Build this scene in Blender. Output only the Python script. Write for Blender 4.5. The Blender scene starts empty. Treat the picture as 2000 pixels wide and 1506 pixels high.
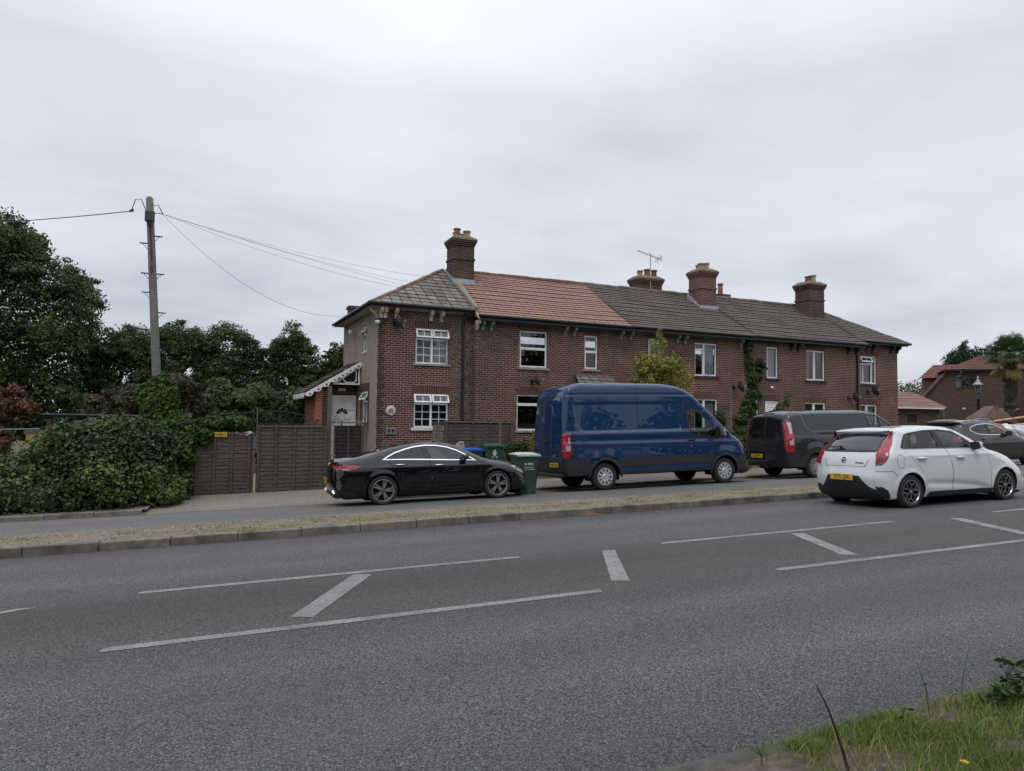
import bpy, math, random
import numpy as np
from mathutils import Vector, Matrix
from mathutils.geometry import delaunay_2d_cdt

SC = bpy.context.scene
COL = SC.collection
R = math.radians

# ------------------------------------------------------------------ camera
CAM_YAW, CAM_PITCH, CAM_ROLL, EYE = R(21.8), R(2.71), R(.62), Vector((0, 0, 1.532))
_f = Vector((math.sin(CAM_YAW)*math.cos(CAM_PITCH), math.cos(CAM_YAW)*math.cos(CAM_PITCH), math.sin(CAM_PITCH)))
_r0 = Vector((math.cos(CAM_YAW), -math.sin(CAM_YAW), 0)); _u0 = _r0.cross(_f)
_r = math.cos(CAM_ROLL)*_r0 + math.sin(CAM_ROLL)*_u0
_u = math.cos(CAM_ROLL)*_u0 - math.sin(CAM_ROLL)*_r0
cam = bpy.data.cameras.new('camera'); cam.sensor_width = 36; cam.lens = 1385/2000*36
cam.clip_start = .05; cam.clip_end = 3000
camo = bpy.data.objects.new('camera', cam); COL.objects.link(camo)
camo.matrix_world = Matrix(((_r.x, _u.x, -_f.x, EYE.x), (_r.y, _u.y, -_f.y, EYE.y), (_r.z, _u.z, -_f.z, EYE.z), (0, 0, 0, 1)))
SC.camera = camo

# ------------------------------------------------------------------ world, sun, exposure
SUN_EL, SUN_AZ = R(58), R(215)          # azimuth clockwise from +y
w = bpy.data.worlds.new('World'); SC.world = w; w.use_nodes = True
nt = w.node_tree; N = nt.nodes; Lk = nt.links
N.clear()
out = N.new('ShaderNodeOutputWorld'); bg = N.new('ShaderNodeBackground'); bg.inputs[1].default_value = .1
sky = N.new('ShaderNodeTexSky'); sky.sky_type = 'NISHITA'; sky.sun_disc = False
sky.sun_elevation = SUN_EL; sky.sun_rotation = SUN_AZ; sky.dust_density = 2
tc = N.new('ShaderNodeTexCoord'); sep = N.new('ShaderNodeSeparateXYZ')
Lk.new(tc.outputs['Generated'], sep.inputs[0])
def mth(op, a, b=None, c=None, clamp=False):
    n = N.new('ShaderNodeMath'); n.operation = op; n.use_clamp = clamp
    for i, v in enumerate((a, b, c)):
        if v is None: continue
        if hasattr(v, 'links') or hasattr(v, 'is_linked'): Lk.new(v, n.inputs[i])
        else: n.inputs[i].default_value = v
    return n.outputs[0]
# cloud sheet: project the direction on a plane overhead so that the bands flatten towards the horizon
zc = mth('MAXIMUM', sep.outputs[2], 0.0)
zd = mth('ADD', zc, .13)
cx = mth('DIVIDE', sep.outputs[0], zd); cy = mth('DIVIDE', sep.outputs[1], zd)
com = N.new('ShaderNodeCombineXYZ'); Lk.new(cx, com.inputs[0]); Lk.new(cy, com.inputs[1])
mp = N.new('ShaderNodeMapping'); mp.inputs['Rotation'].default_value = (0, 0, R(-22)); mp.inputs['Scale'].default_value = (.8, .8, 1)
mp.inputs['Location'].default_value = (1.3, .35, 0)
Lk.new(com.outputs[0], mp.inputs[0])
n1 = N.new('ShaderNodeTexNoise'); n1.inputs['Scale'].default_value = 1.1; n1.inputs['Detail'].default_value = 5; n1.inputs['Roughness'].default_value = .5
Lk.new(mp.outputs[0], n1.inputs['Vector'])
n2 = N.new('ShaderNodeTexNoise'); n2.inputs['Scale'].default_value = .45; n2.inputs['Detail'].default_value = 3
Lk.new(mp.outputs[0], n2.inputs['Vector'])
mp3 = N.new('ShaderNodeMapping'); mp3.inputs['Rotation'].default_value = (0, 0, R(35)); mp3.inputs['Scale'].default_value = (.8, 1.25, 1); Lk.new(com.outputs[0], mp3.inputs[0])
n3 = N.new('ShaderNodeTexNoise'); n3.inputs['Scale'].default_value = 1.7; n3.inputs['Detail'].default_value = 9; n3.inputs['Roughness'].default_value = .62; n3.inputs['Distortion'].default_value = .6
Lk.new(mp3.outputs[0], n3.inputs['Vector'])
mixn = mth('ADD', mth('ADD', mth('MULTIPLY', n1.outputs[0], .40), mth('MULTIPLY', n2.outputs[0], .42)), mth('MULTIPLY', n3.outputs[0], .18))
cr = N.new('ShaderNodeValToRGB')
e = cr.color_ramp.elements
e[0].position = .33; e[0].color = (.50, .54, .625, 1)
e[1].position = .66; e[1].color = (.90, .92, .97, 1)
em = cr.color_ramp.elements.new(.48); em.color = (.69, .72, .795, 1)
Lk.new(mixn, cr.inputs[0])
# overcast skies brighten towards the zenith
zen = mth('MULTIPLY_ADD', mth('POWER', mth('SUBTRACT', zc, .42, clamp=True), .8), 1.9, 1.0)
mul = N.new('ShaderNodeVectorMath'); mul.operation = 'SCALE'
Lk.new(cr.outputs[0], mul.inputs[0]); Lk.new(mth('MULTIPLY', zen, 10.0), mul.inputs['Scale'])
mx = N.new('ShaderNodeMix'); mx.data_type = 'RGBA'; mx.inputs[0].default_value = .93
Lk.new(sky.outputs[0], mx.inputs[6]); Lk.new(mul.outputs[0], mx.inputs[7])
Lk.new(mx.outputs[2], bg.inputs[0]); Lk.new(bg.outputs[0], out.inputs[0])

sl = bpy.data.lights.new('sun', 'SUN'); sl.energy = .8; sl.angle = R(25); sl.color = (1, .96, .9)
so = bpy.data.objects.new('sun', sl); COL.objects.link(so)
_sd = Vector((math.sin(SUN_AZ)*math.cos(SUN_EL), math.cos(SUN_AZ)*math.cos(SUN_EL), math.sin(SUN_EL)))
so.rotation_euler = _sd.to_track_quat('Z', 'Y').to_euler()
SC.view_settings.view_transform = 'Standard'; SC.view_settings.look = 'None'
SC.view_settings.exposure = .06; SC.view_settings.gamma = 1
SC.cycles.max_bounces = 6; SC.cycles.transparent_max_bounces = 12
SC.cycles.use_denoising = True

# ------------------------------------------------------------------ helpers: tagging and meshes
def tag(o, label=None, cat=None, group=None, kind=None):
    if label: o['label'] = label
    if cat: o['category'] = cat
    if group: o['group'] = group
    if kind: o['kind'] = kind
    return o
def empty(name, loc=(0, 0, 0), rz=0, parent=None):
    o = bpy.data.objects.new(name, None); COL.objects.link(o)
    o.location = loc; o.rotation_euler = (0, 0, rz); o.empty_display_size = .2
    if parent: o.parent = parent
    return o
def thing(name, label, cat, loc=(0, 0, 0), rz=0, group=None):
    return tag(empty(name, loc, rz), label, cat, group)
def copy_tree(o, parent=None):
    c = o.copy(); COL.objects.link(c)
    if parent: c.parent = parent
    for ch in list(o.children): copy_tree(ch, c)
    return c

class MB:
    def __init__(s, org=(0, 0, 0)):
        s.v = []; s.f = []; s.mi = []; s.uv = {}; s.m = 0; s.org = Vector(org); s.X = None
    def add(s, verts, faces, uvs=None):
        b = len(s.v)
        for p in verts:
            p = Vector(p)
            if s.X is not None: p = s.X @ p
            s.v.append(p - s.org)
        for i, f in enumerate(faces):
            s.f.append([b+k for k in f]); s.mi.append(s.m)
            if uvs: s.uv[len(s.f)-1] = uvs[i]
        return s
    def quad(s, a, b, c, d, uv=None): return s.add((a, b, c, d), [(0, 1, 2, 3)], [uv] if uv else None)
    def box(s, lo, hi, bev=0):
        x0, y0, z0 = lo; x1, y1, z1 = hi
        if bev > 0:
            b = min(bev, .49*min(abs(x1-x0), abs(y1-y0), abs(z1-z0)))
            return s.bbox(lo, hi, b)
        v = [(x0,y0,z0),(x1,y0,z0),(x1,y1,z0),(x0,y1,z0),(x0,y0,z1),(x1,y0,z1),(x1,y1,z1),(x0,y1,z1)]
        return s.add(v, [(3,2,1,0),(4,5,6,7),(0,1,5,4),(1,2,6,5),(2,3,7,6),(3,0,4,7)])
    def bbox(s, lo, hi, b):
        vs = []; idx = {}
        L = (lo, hi)
        for cx in (0, 1):
            for cy in (0, 1):
                for cz in (0, 1):
                    c = (L[cx][0], L[cy][1], L[cz][2]); sg = (1-2*cx, 1-2*cy, 1-2*cz)
                    for a in range(3):
                        p = [c[k] + (0 if k == a else sg[k]*b) for k in range(3)]
                        idx[(cx, cy, cz, a)] = len(vs); vs.append(p)
        fs = []
        for a in range(3):
            o1, o2 = (a+1) % 3, (a+2) % 3
            for side in (0, 1):
                q = []
                for (i, j) in ((0,0),(1,0),(1,1),(0,1)):
                    k = [0,0,0]; k[a] = side; k[o1] = i; k[o2] = j; q.append(idx[tuple(k)+(a,)])
                fs.append(q if side else q[::-1])
            for i in (0, 1):
                for j in (0, 1):
                    k0 = [0,0,0]; k0[o1] = i; k0[o2] = j; k1 = list(k0); k1[a] = 1
                    q = [idx[tuple(k0)+(o1,)], idx[tuple(k1)+(o1,)], idx[tuple(k1)+(o2,)], idx[tuple(k0)+(o2,)]]
                    fs.append(q)
        for k in [(i,j,l) for i in (0,1) for j in (0,1) for l in (0,1)]:
            fs.append([idx[k+(0,)], idx[k+(1,)], idx[k+(2,)]])
        return s.add(vs, fs)
    def prism(s, pts, h0, h1, axes='xz'):
        """polygon in two axes, extruded along the third from h0 to h1"""
        n = len(pts)
        def P(p, h):
            if axes == 'xz': return (p[0], h, p[1])
            if axes == 'yz': return (h, p[0], p[1])
            return (p[0], p[1], h)
        v = [P(p, h0) for p in pts] + [P(p, h1) for p in pts]
        f = [list(range(n)), list(range(2*n-1, n-1, -1))] + [[i, n+i, n+(i+1) % n, (i+1) % n] for i in range(n)]
        return s.add(v, f)
    def ring(s, outer, inner, h0, h1, axes='xz'):
        """frame between two polygons with the same number of points"""
        n = len(outer)
        def P(p, h):
            if axes == 'xz': return (p[0], h, p[1])
            if axes == 'yz': return (h, p[0], p[1])
            return (p[0], p[1], h)
        v = [P(p, h0) for p in outer]+[P(p, h0) for p in inner]+[P(p, h1) for p in outer]+[P(p, h1) for p in inner]
        f = []
        for i in range(n):
            j = (i+1) % n
            f += [[i, j, n+j, n+i], [2*n+i, 3*n+i, 3*n+j, 2*n+j], [i, 2*n+i, 2*n+j, j], [n+i, n+j, 3*n+j, 3*n+i]]
        return s.add(v, f)
    def tube(s, path, r, n=6, cap=True):
        path = [Vector(p) for p in path]; m = len(path)
        rr = r if hasattr(r, '__len__') else [r]*m
        vs = []; up = Vector((0, 0, 1)); prev = None
        for i, p in enumerate(path):
            d = (path[min(i+1, m-1)] - path[max(i-1, 0)])
            d = d.normalized() if d.length > 1e-9 else Vector((0, 0, 1))
            if prev is None:
                a = d.cross(up) if abs(d.z) < .95 else d.cross(Vector((1, 0, 0)))
            else: a = prev - d*prev.dot(d)
            a = a.normalized() if a.length > 1e-6 else d.orthogonal().normalized()
            prev = a; b = d.cross(a)
            for k in range(n):
                t = 2*math.pi*k/n
                vs.append(p + (a*math.cos(t) + b*math.sin(t))*rr[i])
        f = [[i*n+k, i*n+(k+1) % n, (i+1)*n+(k+1) % n, (i+1)*n+k] for i in range(m-1) for k in range(n)]
        if cap: f += [list(range(n-1, -1, -1)), [(m-1)*n+k for k in range(n)]]
        return s.add(vs, f)
    def lathe(s, prof, n=24, axis='z', c=(0, 0, 0), cap=False):
        """profile of (radius, height)"""
        vs = []
        for (r, h) in prof:
            for k in range(n):
                t = 2*math.pi*k/n; a, b = r*math.cos(t), r*math.sin(t)
                p = (a, b, h) if axis == 'z' else ((a, h, b) if axis == 'y' else (h, a, b))
                vs.append((p[0]+c[0], p[1]+c[1], p[2]+c[2]))
        m = len(prof)
        f = [[i*n+k, i*n+(k+1) % n, (i+1)*n+(k+1) % n, (i+1)*n+k] for i in range(m-1) for k in range(n)]
        if cap: f += [list(range(n)), [(m-1)*n+k for k in range(n)][::-1]]
        return s.add(vs, f)
    def build(s, name, mats, parent=None, smooth=False, angle=None, loc=None):
        me = bpy.data.meshes.new(name)
        me.from_pydata([tuple(p) for p in s.v], [], s.f)
        if not isinstance(mats, (list, tuple)): mats = [mats]
        for m in mats: me.materials.append(m)
        if len(mats) > 1: me.polygons.foreach_set('material_index', s.mi)
        if s.uv:
            uvl = me.uv_layers.new(name='UVMap')
            for fi, uvs in s.uv.items():
                st = me.polygons[fi].loop_start
                for k, q in enumerate(uvs): uvl.data[st+k].uv = q
        if smooth:
            me.polygons.foreach_set('use_smooth', [True]*len(me.polygons))
            if angle is not None: me.set_sharp_from_angle(angle=R(angle))
        me.update()
        o = bpy.data.objects.new(name, me); COL.objects.link(o)
        if parent: o.parent = parent
        if loc is not None: o.location = loc
        return o

# ------------------------------------------------------------------ materials
MATS = {}
def nodes_of(name):
    m = bpy.data.materials.new(name); m.use_nodes = True; t = m.node_tree
    return m, t, t.nodes, t.links, t.nodes['Principled BSDF']
def mixcol(t, fac, a, b, mode='MIX'):
    n = t.nodes.new('ShaderNodeMix'); n.data_type = 'RGBA'; n.blend_type = mode
    for i, v in ((0, fac), (6, a), (7, b)):
        if hasattr(v, 'is_linked'): t.links.new(v, n.inputs[i])
        elif i: n.inputs[i].default_value = (*v[:3], 1)
        else: n.inputs[i].default_value = v
    return n.outputs[2]
def noise(t, vec, scale, detail=4, rough=.55):
    n = t.nodes.new('ShaderNodeTexNoise'); n.inputs['Scale'].default_value = scale
    n.inputs['Detail'].default_value = detail; n.inputs['Roughness'].default_value = rough
    t.links.new(vec, n.inputs['Vector']); return n.outputs['Fac']
def ramp(t, fac, stops):
    n = t.nodes.new('ShaderNodeValToRGB'); el = n.color_ramp.elements
    while len(el) < len(stops): el.new(.5)
    for k, (p, c) in enumerate(stops):
        el[k].position = p; el[k].color = (*(c if hasattr(c, '__len__') else (c, c, c)), 1)
    t.links.new(fac, n.inputs[0]); return n.outputs[0]
def coord(t, kind='Object', scale=None):
    c = t.nodes.new('ShaderNodeTexCoord').outputs[kind]
    if scale:
        m = t.nodes.new('ShaderNodeMapping'); m.inputs['Scale'].default_value = scale
        t.links.new(c, m.inputs[0]); c = m.outputs[0]
    return c
def bump(t, p, h, strength=.3, dist=.02):
    n = t.nodes.new('ShaderNodeBump'); n.inputs['Strength'].default_value = strength; n.inputs['Distance'].default_value = dist
    t.links.new(h, n.inputs['Height']); t.links.new(n.outputs[0], p.inputs['Normal'])
def M(name, col, rough=.6, metal=0, var=.15, vs=6, bmp=0, coat=0, spec=.5, dirt=None):
    if name in MATS: return MATS[name]
    m, t, n, l, p = nodes_of(name)
    c = coord(t); f = noise(t, c, vs)
    lo = tuple(x*(1-var) for x in col); hi = tuple(min(1, x*(1+var)) for x in col)
    cc = ramp(t, f, [(.3, lo), (.7, hi)])
    if dirt:
        g = ramp(t, noise(t, c, dirt[1], 5), [(.48, 0), (.68, 1)])
        cc = mixcol(t, g, cc, dirt[0])
    l.new(cc, p.inputs['Base Color'])
    p.inputs['Roughness'].default_value = rough; p.inputs['Metallic'].default_value = metal
    p.inputs['Specular IOR Level'].default_value = spec
    if coat: p.inputs['Coat Weight'].default_value = coat; p.inputs['Coat Roughness'].default_value = .03
    if bmp: bump(t, p, noise(t, c, vs*6, 6), bmp, .01)
    MATS[name] = m; return m
def leafmat(name, stops, trans=.25, rough=.55):
    if name in MATS: return MATS[name]
    m, t, n, l, p = nodes_of(name)
    g = n.new('ShaderNodeNewGeometry')
    big = noise(t, coord(t), .9, 3)
    a = n.new('ShaderNodeMath'); a.operation = 'MULTIPLY_ADD'; a.inputs[1].default_value = .55
    l.new(g.outputs['Random Per Island'], a.inputs[0])
    b = n.new('ShaderNodeMath'); b.operation = 'MULTIPLY_ADD'; b.inputs[1].default_value = 1.3; b.inputs[2].default_value = -.42
    l.new(big, b.inputs[0]); l.new(b.outputs[0], a.inputs[2])
    c = ramp(t, a.outputs[0], stops)
    l.new(c, p.inputs['Base Color']); p.inputs['Roughness'].default_value = rough
    p.inputs['Specular IOR Level'].default_value = .25
    tr = n.new('ShaderNodeBsdfTranslucent'); l.new(c, tr.inputs[0])
    ms = n.new('ShaderNodeMixShader'); ms.inputs[0].default_value = trans
    l.new(p.outputs[0], ms.inputs[1]); l.new(tr.outputs[0], ms.inputs[2])
    l.new(ms.outputs[0], n['Material Output'].inputs[0])
    MATS[name] = m; return m
def glassmat(name, tint, refl=1.0, rough=.01, ior=1.8):
    if name in MATS: return MATS[name]
    m, t, n, l, p = nodes_of(name)
    tr = n.new('ShaderNodeBsdfTransparent'); tr.inputs[0].default_value = (*tint, 1)
    gl = n.new('ShaderNodeBsdfGlossy'); gl.inputs['Roughness'].default_value = rough
    gl.inputs[0].default_value = (refl, refl, refl, 1)
    lw = n.new('ShaderNodeLayerWeight'); lw.inputs[0].default_value = .5      # the same from both sides of the pane
    pw = n.new('ShaderNodeMath'); pw.operation = 'POWER'; pw.inputs[1].default_value = 4; l.new(lw.outputs['Facing'], pw.inputs[0])
    fr = n.new('ShaderNodeMath'); fr.operation = 'MULTIPLY_ADD'; fr.inputs[1].default_value = .85; fr.inputs[2].default_value = ((ior-1)/(ior+1))**2; l.new(pw.outputs[0], fr.inputs[0])
    nz = n.new('ShaderNodeBump'); nz.inputs['Strength'].default_value = .02
    l.new(noise(t, coord(t), 1.5, 2), nz.inputs['Height']); l.new(nz.outputs[0], gl.inputs['Normal'])
    ms = n.new('ShaderNodeMixShader'); l.new(fr.outputs[0], ms.inputs[0])
    l.new(tr.outputs[0], ms.inputs[1]); l.new(gl.outputs[0], ms.inputs[2])
    l.new(ms.outputs[0], n['Material Output'].inputs[0])
    MATS[name] = m; return m

def brickmat(name, c1, c2, mortar, bw=.225, rh=.075, ms=.011, stain=(.05, .04, .035), stain_amt=.55, offset=.5, freq=2, bias=0., bmp=.5, rough=.85, patch=False):
    """bricks / slates laid out in metres on the UV map"""
    if name in MATS: return MATS[name]
    m, t, n, l, p = nodes_of(name)
    uv = coord(t, 'UV')
    b = n.new('ShaderNodeTexBrick'); l.new(uv, b.inputs['Vector'])
    b.offset = offset; b.offset_frequency = freq
    b.inputs['Scale'].default_value = 1; b.inputs['Brick Width'].default_value = bw; b.inputs['Row Height'].default_value = rh
    b.inputs['Mortar Size'].default_value = ms; b.inputs['Mortar Smooth'].default_value = .15; b.inputs['Bias'].default_value = bias
    b.inputs['Color1'].default_value = (*c1, 1); b.inputs['Color2'].default_value = (*c2, 1); b.inputs['Mortar'].default_value = (*mortar, 1)
    f = ramp(t, noise(t, uv, 14, 4), [(.3, .72), (.7, 1.22)])
    c = mixcol(t, 1, b.outputs['Color'], f, 'MULTIPLY')
    g = ramp(t, noise(t, uv, .55, 6, .62), [(.45, 0), (.75, stain_amt)])
    c = mixcol(t, g, c, stain)
    g2 = ramp(t, noise(t, coord(t, 'UV', (3, .35, 1)), 1.1, 5, .6), [(.5, 0), (.8, stain_amt*.6)])
    c = mixcol(t, g2, c, stain)
    if patch:                                             # repaired orange patches, sooty areas and pale lime streaks
        po = ramp(t, noise(t, coord(t, 'UV', (.9, .5, 1)), .9, 5, .6), [(.56, 0), (.64, .5)])
        c = mixcol(t, po, c, mixcol(t, 1, c, (1.7, 1.35, 1.15), 'MULTIPLY'))
        so_ = ramp(t, noise(t, coord(t, 'UV', (.45, 1.2, 1)), 1.3, 5, .65), [(.54, 0), (.7, .6)]); c = mixcol(t, so_, c, mixcol(t, 1, c, (.5, .5, .52), 'MULTIPLY'))
        pl = ramp(t, noise(t, coord(t, 'UV', (2.2, .16, 1)), 1.7, 6, .7), [(.63, 0), (.74, .4)]); c = mixcol(t, pl, c, (.26, .22, .18))
    l.new(c, p.inputs['Base Color']); p.inputs['Roughness'].default_value = rough; p.inputs['Specular IOR Level'].default_value = .25
    inv = n.new('ShaderNodeMath'); inv.operation = 'SUBTRACT'; inv.inputs[0].default_value = 1; l.new(b.outputs['Fac'], inv.inputs[1])
    bump(t, p, inv.outputs[0], bmp, .01)
    MATS[name] = m; return m
def text_mesh(body, size, extrude=.0015, bold=0, name='lettering'):
    cu = bpy.data.curves.new(name, 'FONT'); cu.body = body; cu.size = size; cu.extrude = extrude; cu.offset = bold
    cu.align_x = 'CENTER'; cu.align_y = 'CENTER'; cu.resolution_u = 3
    to = bpy.data.objects.new(name, cu); COL.objects.link(to)
    dg = bpy.context.evaluated_depsgraph_get()
    me = bpy.data.meshes.new_from_object(to.evaluated_get(dg))
    bpy.data.objects.remove(to); bpy.data.curves.remove(cu)
    return me
def text_obj(name, body, size, mt, parent, matrix, extrude=.0015, bold=0, sx=1):
    me = text_mesh(body, size, extrude, bold); me.materials.clear(); me.materials.append(mt)
    o = bpy.data.objects.new(name, me); COL.objects.link(o); o.parent = parent
    o.matrix_local = matrix @ Matrix.Diagonal((sx, 1, 1, 1)); return o
def leaf_mesh(P, Nn, size, rng, aspect=.6, droop=.25):
    """numpy: one rhombic leaf (4 verts, 2 bent tris) per point"""
    n = len(P)
    t = rng.normal(size=(n, 3)); t -= Nn*np.sum(t*Nn, axis=1, keepdims=True)
    t /= np.linalg.norm(t, axis=1, keepdims=True)+1e-9
    b = np.cross(Nn, t)
    s = size*rng.uniform(.42, 1.45, (n, 1))
    v = np.stack([P - t*s*.5, P + b*s*aspect*.5 - Nn*s*droop*.2, P + t*s*.5 - Nn*s*droop*.3, P - b*s*aspect*.5 - Nn*s*droop*.2], 1).reshape(-1, 3)
    return v
def leaves_obj(name, P, Nn, size, mt, parent=None, seed=1, aspect=.6, org=(0, 0, 0), droop=.25):
    rng = np.random.default_rng(seed)
    P = np.asarray(P, float) - np.array(org); n = len(P)
    v = leaf_mesh(P, np.asarray(Nn, float), size, rng, aspect, droop)
    me = bpy.data.meshes.new(name); me.vertices.add(4*n); me.loops.add(4*n); me.polygons.add(n)
    me.vertices.foreach_set('co', v.ravel()); me.loops.foreach_set('vertex_index', np.arange(4*n))
    me.polygons.foreach_set('loop_start', np.arange(0, 4*n, 4)); me.polygons.foreach_set('loop_total', np.full(n, 4))
    me.materials.append(mt); me.update(calc_edges=True); me.validate()
    o = bpy.data.objects.new(name, me); COL.objects.link(o)
    if parent: o.parent = parent
    return o
def unit(a): return a/(np.linalg.norm(a, axis=-1, keepdims=True)+1e-9)
def clump_points(clumps, n, rng, shell=.55, up=.35):
    """leaf positions in the outer part of many ellipsoid clumps (cx,cy,cz,rx,ry,rz)"""
    C = np.array(clumps, float)
    vol = C[:, 3]*C[:, 4]*C[:, 5]; pr = vol**.8; pr /= pr.sum()
    k = rng.choice(len(C), n, p=pr)
    d = unit(rng.normal(size=(n, 3)))
    r = rng.uniform(shell**3, 1, (n, 1))**(1/3)
    P = C[k, :3] + d*C[k, 3:]*r
    Nn = unit(d + rng.normal(scale=.55, size=(n, 3)) + np.array([0, 0, up]))
    return P, Nn

# ------------------------------------------------------------------ the lie of the land
def lerp(a, b, t): return a+(b-a)*t
def gx(x): return .025*min(max(x, -45), 60)
def ground_z(x, y):
    p = gx(x)
    if y < 2.65: return p - .08 + .10 + (2.65-y)*.05
    if y < 14.1: return p - .03*y
    if y < 18.0: return p - .03*y - max(0, y-16)*.05
    return p - .56
# ------------------------------------------------------------------ ground, road, pavement
def asphalt(name, c, speck, contrast, tint=(.02, .018, .014), tracks=False):
    m, t, n, l, p = nodes_of(name)
    v = coord(t)
    vo = n.new('ShaderNodeTexVoronoi'); vo.inputs['Scale'].default_value = speck; l.new(v, vo.inputs['Vector'])
    sp = n.new('ShaderNodeSeparateColor'); l.new(vo.outputs['Color'], sp.inputs[0])
    st = ramp(t, sp.outputs[0], [(0, 1-contrast), (.55, 1), (.93, 1+contrast*.55), (1, 1+contrast*1.5)])
    fine = ramp(t, noise(t, v, speck*.42, 5, .7), [(.33, 1-contrast*.8), (.68, 1+contrast*.8)])
    cc = mixcol(t, 1, mixcol(t, 1, c, st, 'MULTIPLY'), fine, 'MULTIPLY')
    lane = noise(t, coord(t, 'Object', (.05, .75, 1)), 1.0, 3)
    cc = mixcol(t, 1, cc, ramp(t, lane, [(.3, .78), (.7, 1.2)]), 'MULTIPLY')
    pat = ramp(t, noise(t, v, .35, 5, .6), [(.45, 0), (.75, .45)])
    cc = mixcol(t, pat, cc, tint)
    pat2 = ramp(t, noise(t, coord(t, 'Object', (.3, 1.3, 1)), 1.6, 5, .6), [(.5, 0), (.8, .3)])
    cc = mixcol(t, pat2, cc, tuple(x*1.25 for x in c))
    l.new(cc, p.inputs['Base Color']); p.inputs['Roughness'].default_value = .82; p.inputs['Specular IOR Level'].default_value = .35
    if tracks:                                            # paler polished wheel tracks, a browner untravelled middle and a few cracks
        sx = n.new('ShaderNodeSeparateXYZ'); l.new(v, sx.inputs[0])
        wob = n.new('ShaderNodeMath'); wob.operation = 'MULTIPLY_ADD'; l.new(noise(t, coord(t, 'Object', (.12, .5, 1)), 1, 3), wob.inputs[0]); wob.inputs[1].default_value = .9; l.new(sx.outputs[1], wob.inputs[2])
        sc_ = n.new('ShaderNodeMath'); sc_.operation = 'DIVIDE'; l.new(wob.outputs[0], sc_.inputs[0]); sc_.inputs[1].default_value = 14
        g = lambda y: (y+.45)/14
        tr = ramp(t, sc_.outputs[0], [(g(2.8), .84), (g(3.9), 1.16), (g(4.6), .96), (g(5.3), 1.12), (g(6.2), .86), (g(7.7), .84), (g(8.9), 1.14), (g(9.6), .99), (g(10.4), 1.16), (g(11.3), .82)])
        cc = mixcol(t, 1, cc, tr, 'MULTIPLY')
        mid = ramp(t, sc_.outputs[0], [(g(5.7), 0), (g(6.3), .55), (g(7.8), .55), (g(8.4), 0)]); cc = mixcol(t, mid, cc, mixcol(t, 1, cc, (1.10, 1.0, .86), 'MULTIPLY'))
        ck = n.new('ShaderNodeTexVoronoi'); ck.feature = 'DISTANCE_TO_EDGE'; ck.inputs['Scale'].default_value = .55
        wv = n.new('ShaderNodeVectorMath'); wv.operation = 'ADD'; l.new(v, wv.inputs[0]); nz_ = n.new('ShaderNodeTexNoise'); nz_.inputs['Scale'].default_value = 1.2; nz_.inputs['Detail'].default_value = 6; l.new(v, nz_.inputs['Vector']); l.new(nz_.outputs['Color'], wv.inputs[1]); l.new(wv.outputs[0], ck.inputs['Vector'])
        km = n.new('ShaderNodeMath'); km.operation = 'MULTIPLY'; l.new(ramp(t, ck.outputs['Distance'], [(.0, 1), (.010, 0)]), km.inputs[0]); l.new(ramp(t, noise(t, v, .45, 3), [(.54, 0), (.62, .75)]), km.inputs[1])
        cc = mixcol(t, km.outputs[0], cc, (.03, .029, .028)); l.new(cc, p.inputs['Base Color'])
        st_ = ramp(t, noise(t, coord(t, 'Object', (.8, 1.6, 1)), 1.1, 4), [(.63, 0), (.72, .4)]); cc = mixcol(t, st_, cc, (.045, .044, .043)); l.new(cc, p.inputs['Base Color'])
    bump(t, p, vo.outputs['Distance'], .55, .006)
    return m
m_road = asphalt('road_asphalt', (.083, .082, .0825), 160, .95, (.066, .062, .058), True)
m_serv = asphalt('service_asphalt', (.125, .12, .118), 60, .3, (.10, .095, .088))
m_pave = asphalt('worn_paving', (.19, .165, .14), 45, .35, (.15, .125, .10))
def paint():
    m, t, n, l, p = nodes_of('worn_white_paint')
    v = coord(t)
    g = noise(t, v, 70, 5, .75); f = ramp(t, g, [(.45, 0), (.55, 1)])
    wv = ramp(t, noise(t, v, 2.4, 5, .65), [(.32, .22), (.66, 1)])
    f2 = n.new('ShaderNodeMath'); f2.operation = 'MULTIPLY'; l.new(f, f2.inputs[0]); l.new(wv, f2.inputs[1])
    l.new(mixcol(t, f2.outputs[0], (.10, .098, .096), (.36, .35, .335)), p.inputs['Base Color'])
    p.inputs['Roughness'].default_value = .8
    return m
m_paint = paint()
m_kerb = M('kerb_concrete', (.165, .145, .122), .9, 0, .28, 9, .4, dirt=((.07, .062, .05), 2.2))
m_soil = None
def soilmat():
    m, t, n, l, p = nodes_of('dry_verge_soil')
    v = coord(t)
    a = ramp(t, noise(t, v, 28, 6, .7), [(.3, (.10, .084, .067)), (.5, (.19, .163, .132)), (.72, (.32, .285, .245))])
    g = ramp(t, noise(t, coord(t, 'Object', (.6, 1.4, 1)), 1.3, 5, .65), [(.46, 0), (.6, .85)])
    a = mixcol(t, g, a, ramp(t, noise(t, v, 40, 4), [(.35, (.10, .095, .035)), (.65, (.2, .17, .08))]))
    l.new(a, p.inputs['Base Color']); p.inputs['Roughness'].default_value = .95; p.inputs['Specular IOR Level'].default_value = .1
    bump(t, p, noise(t, v, 30, 6, .7), .7, .02)
    return m
m_soil = soilmat()
def groundmat():
    m, t, n, l, p = nodes_of('ground_earth_grass')
    v = coord(t)
    a = ramp(t, noise(t, v, 6, 6, .7), [(.3, (.05, .055, .022)), (.7, (.10, .10, .045))])
    g = ramp(t, noise(t, v, .5, 4), [(.45, 0), (.6, 1)])
    l.new(mixcol(t, g, a, (.12, .10, .075)), p.inputs['Base Color']); p.inputs['Roughness'].default_value = .95
    p.inputs['Specular IOR Level'].default_value = .1
    return m

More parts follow.
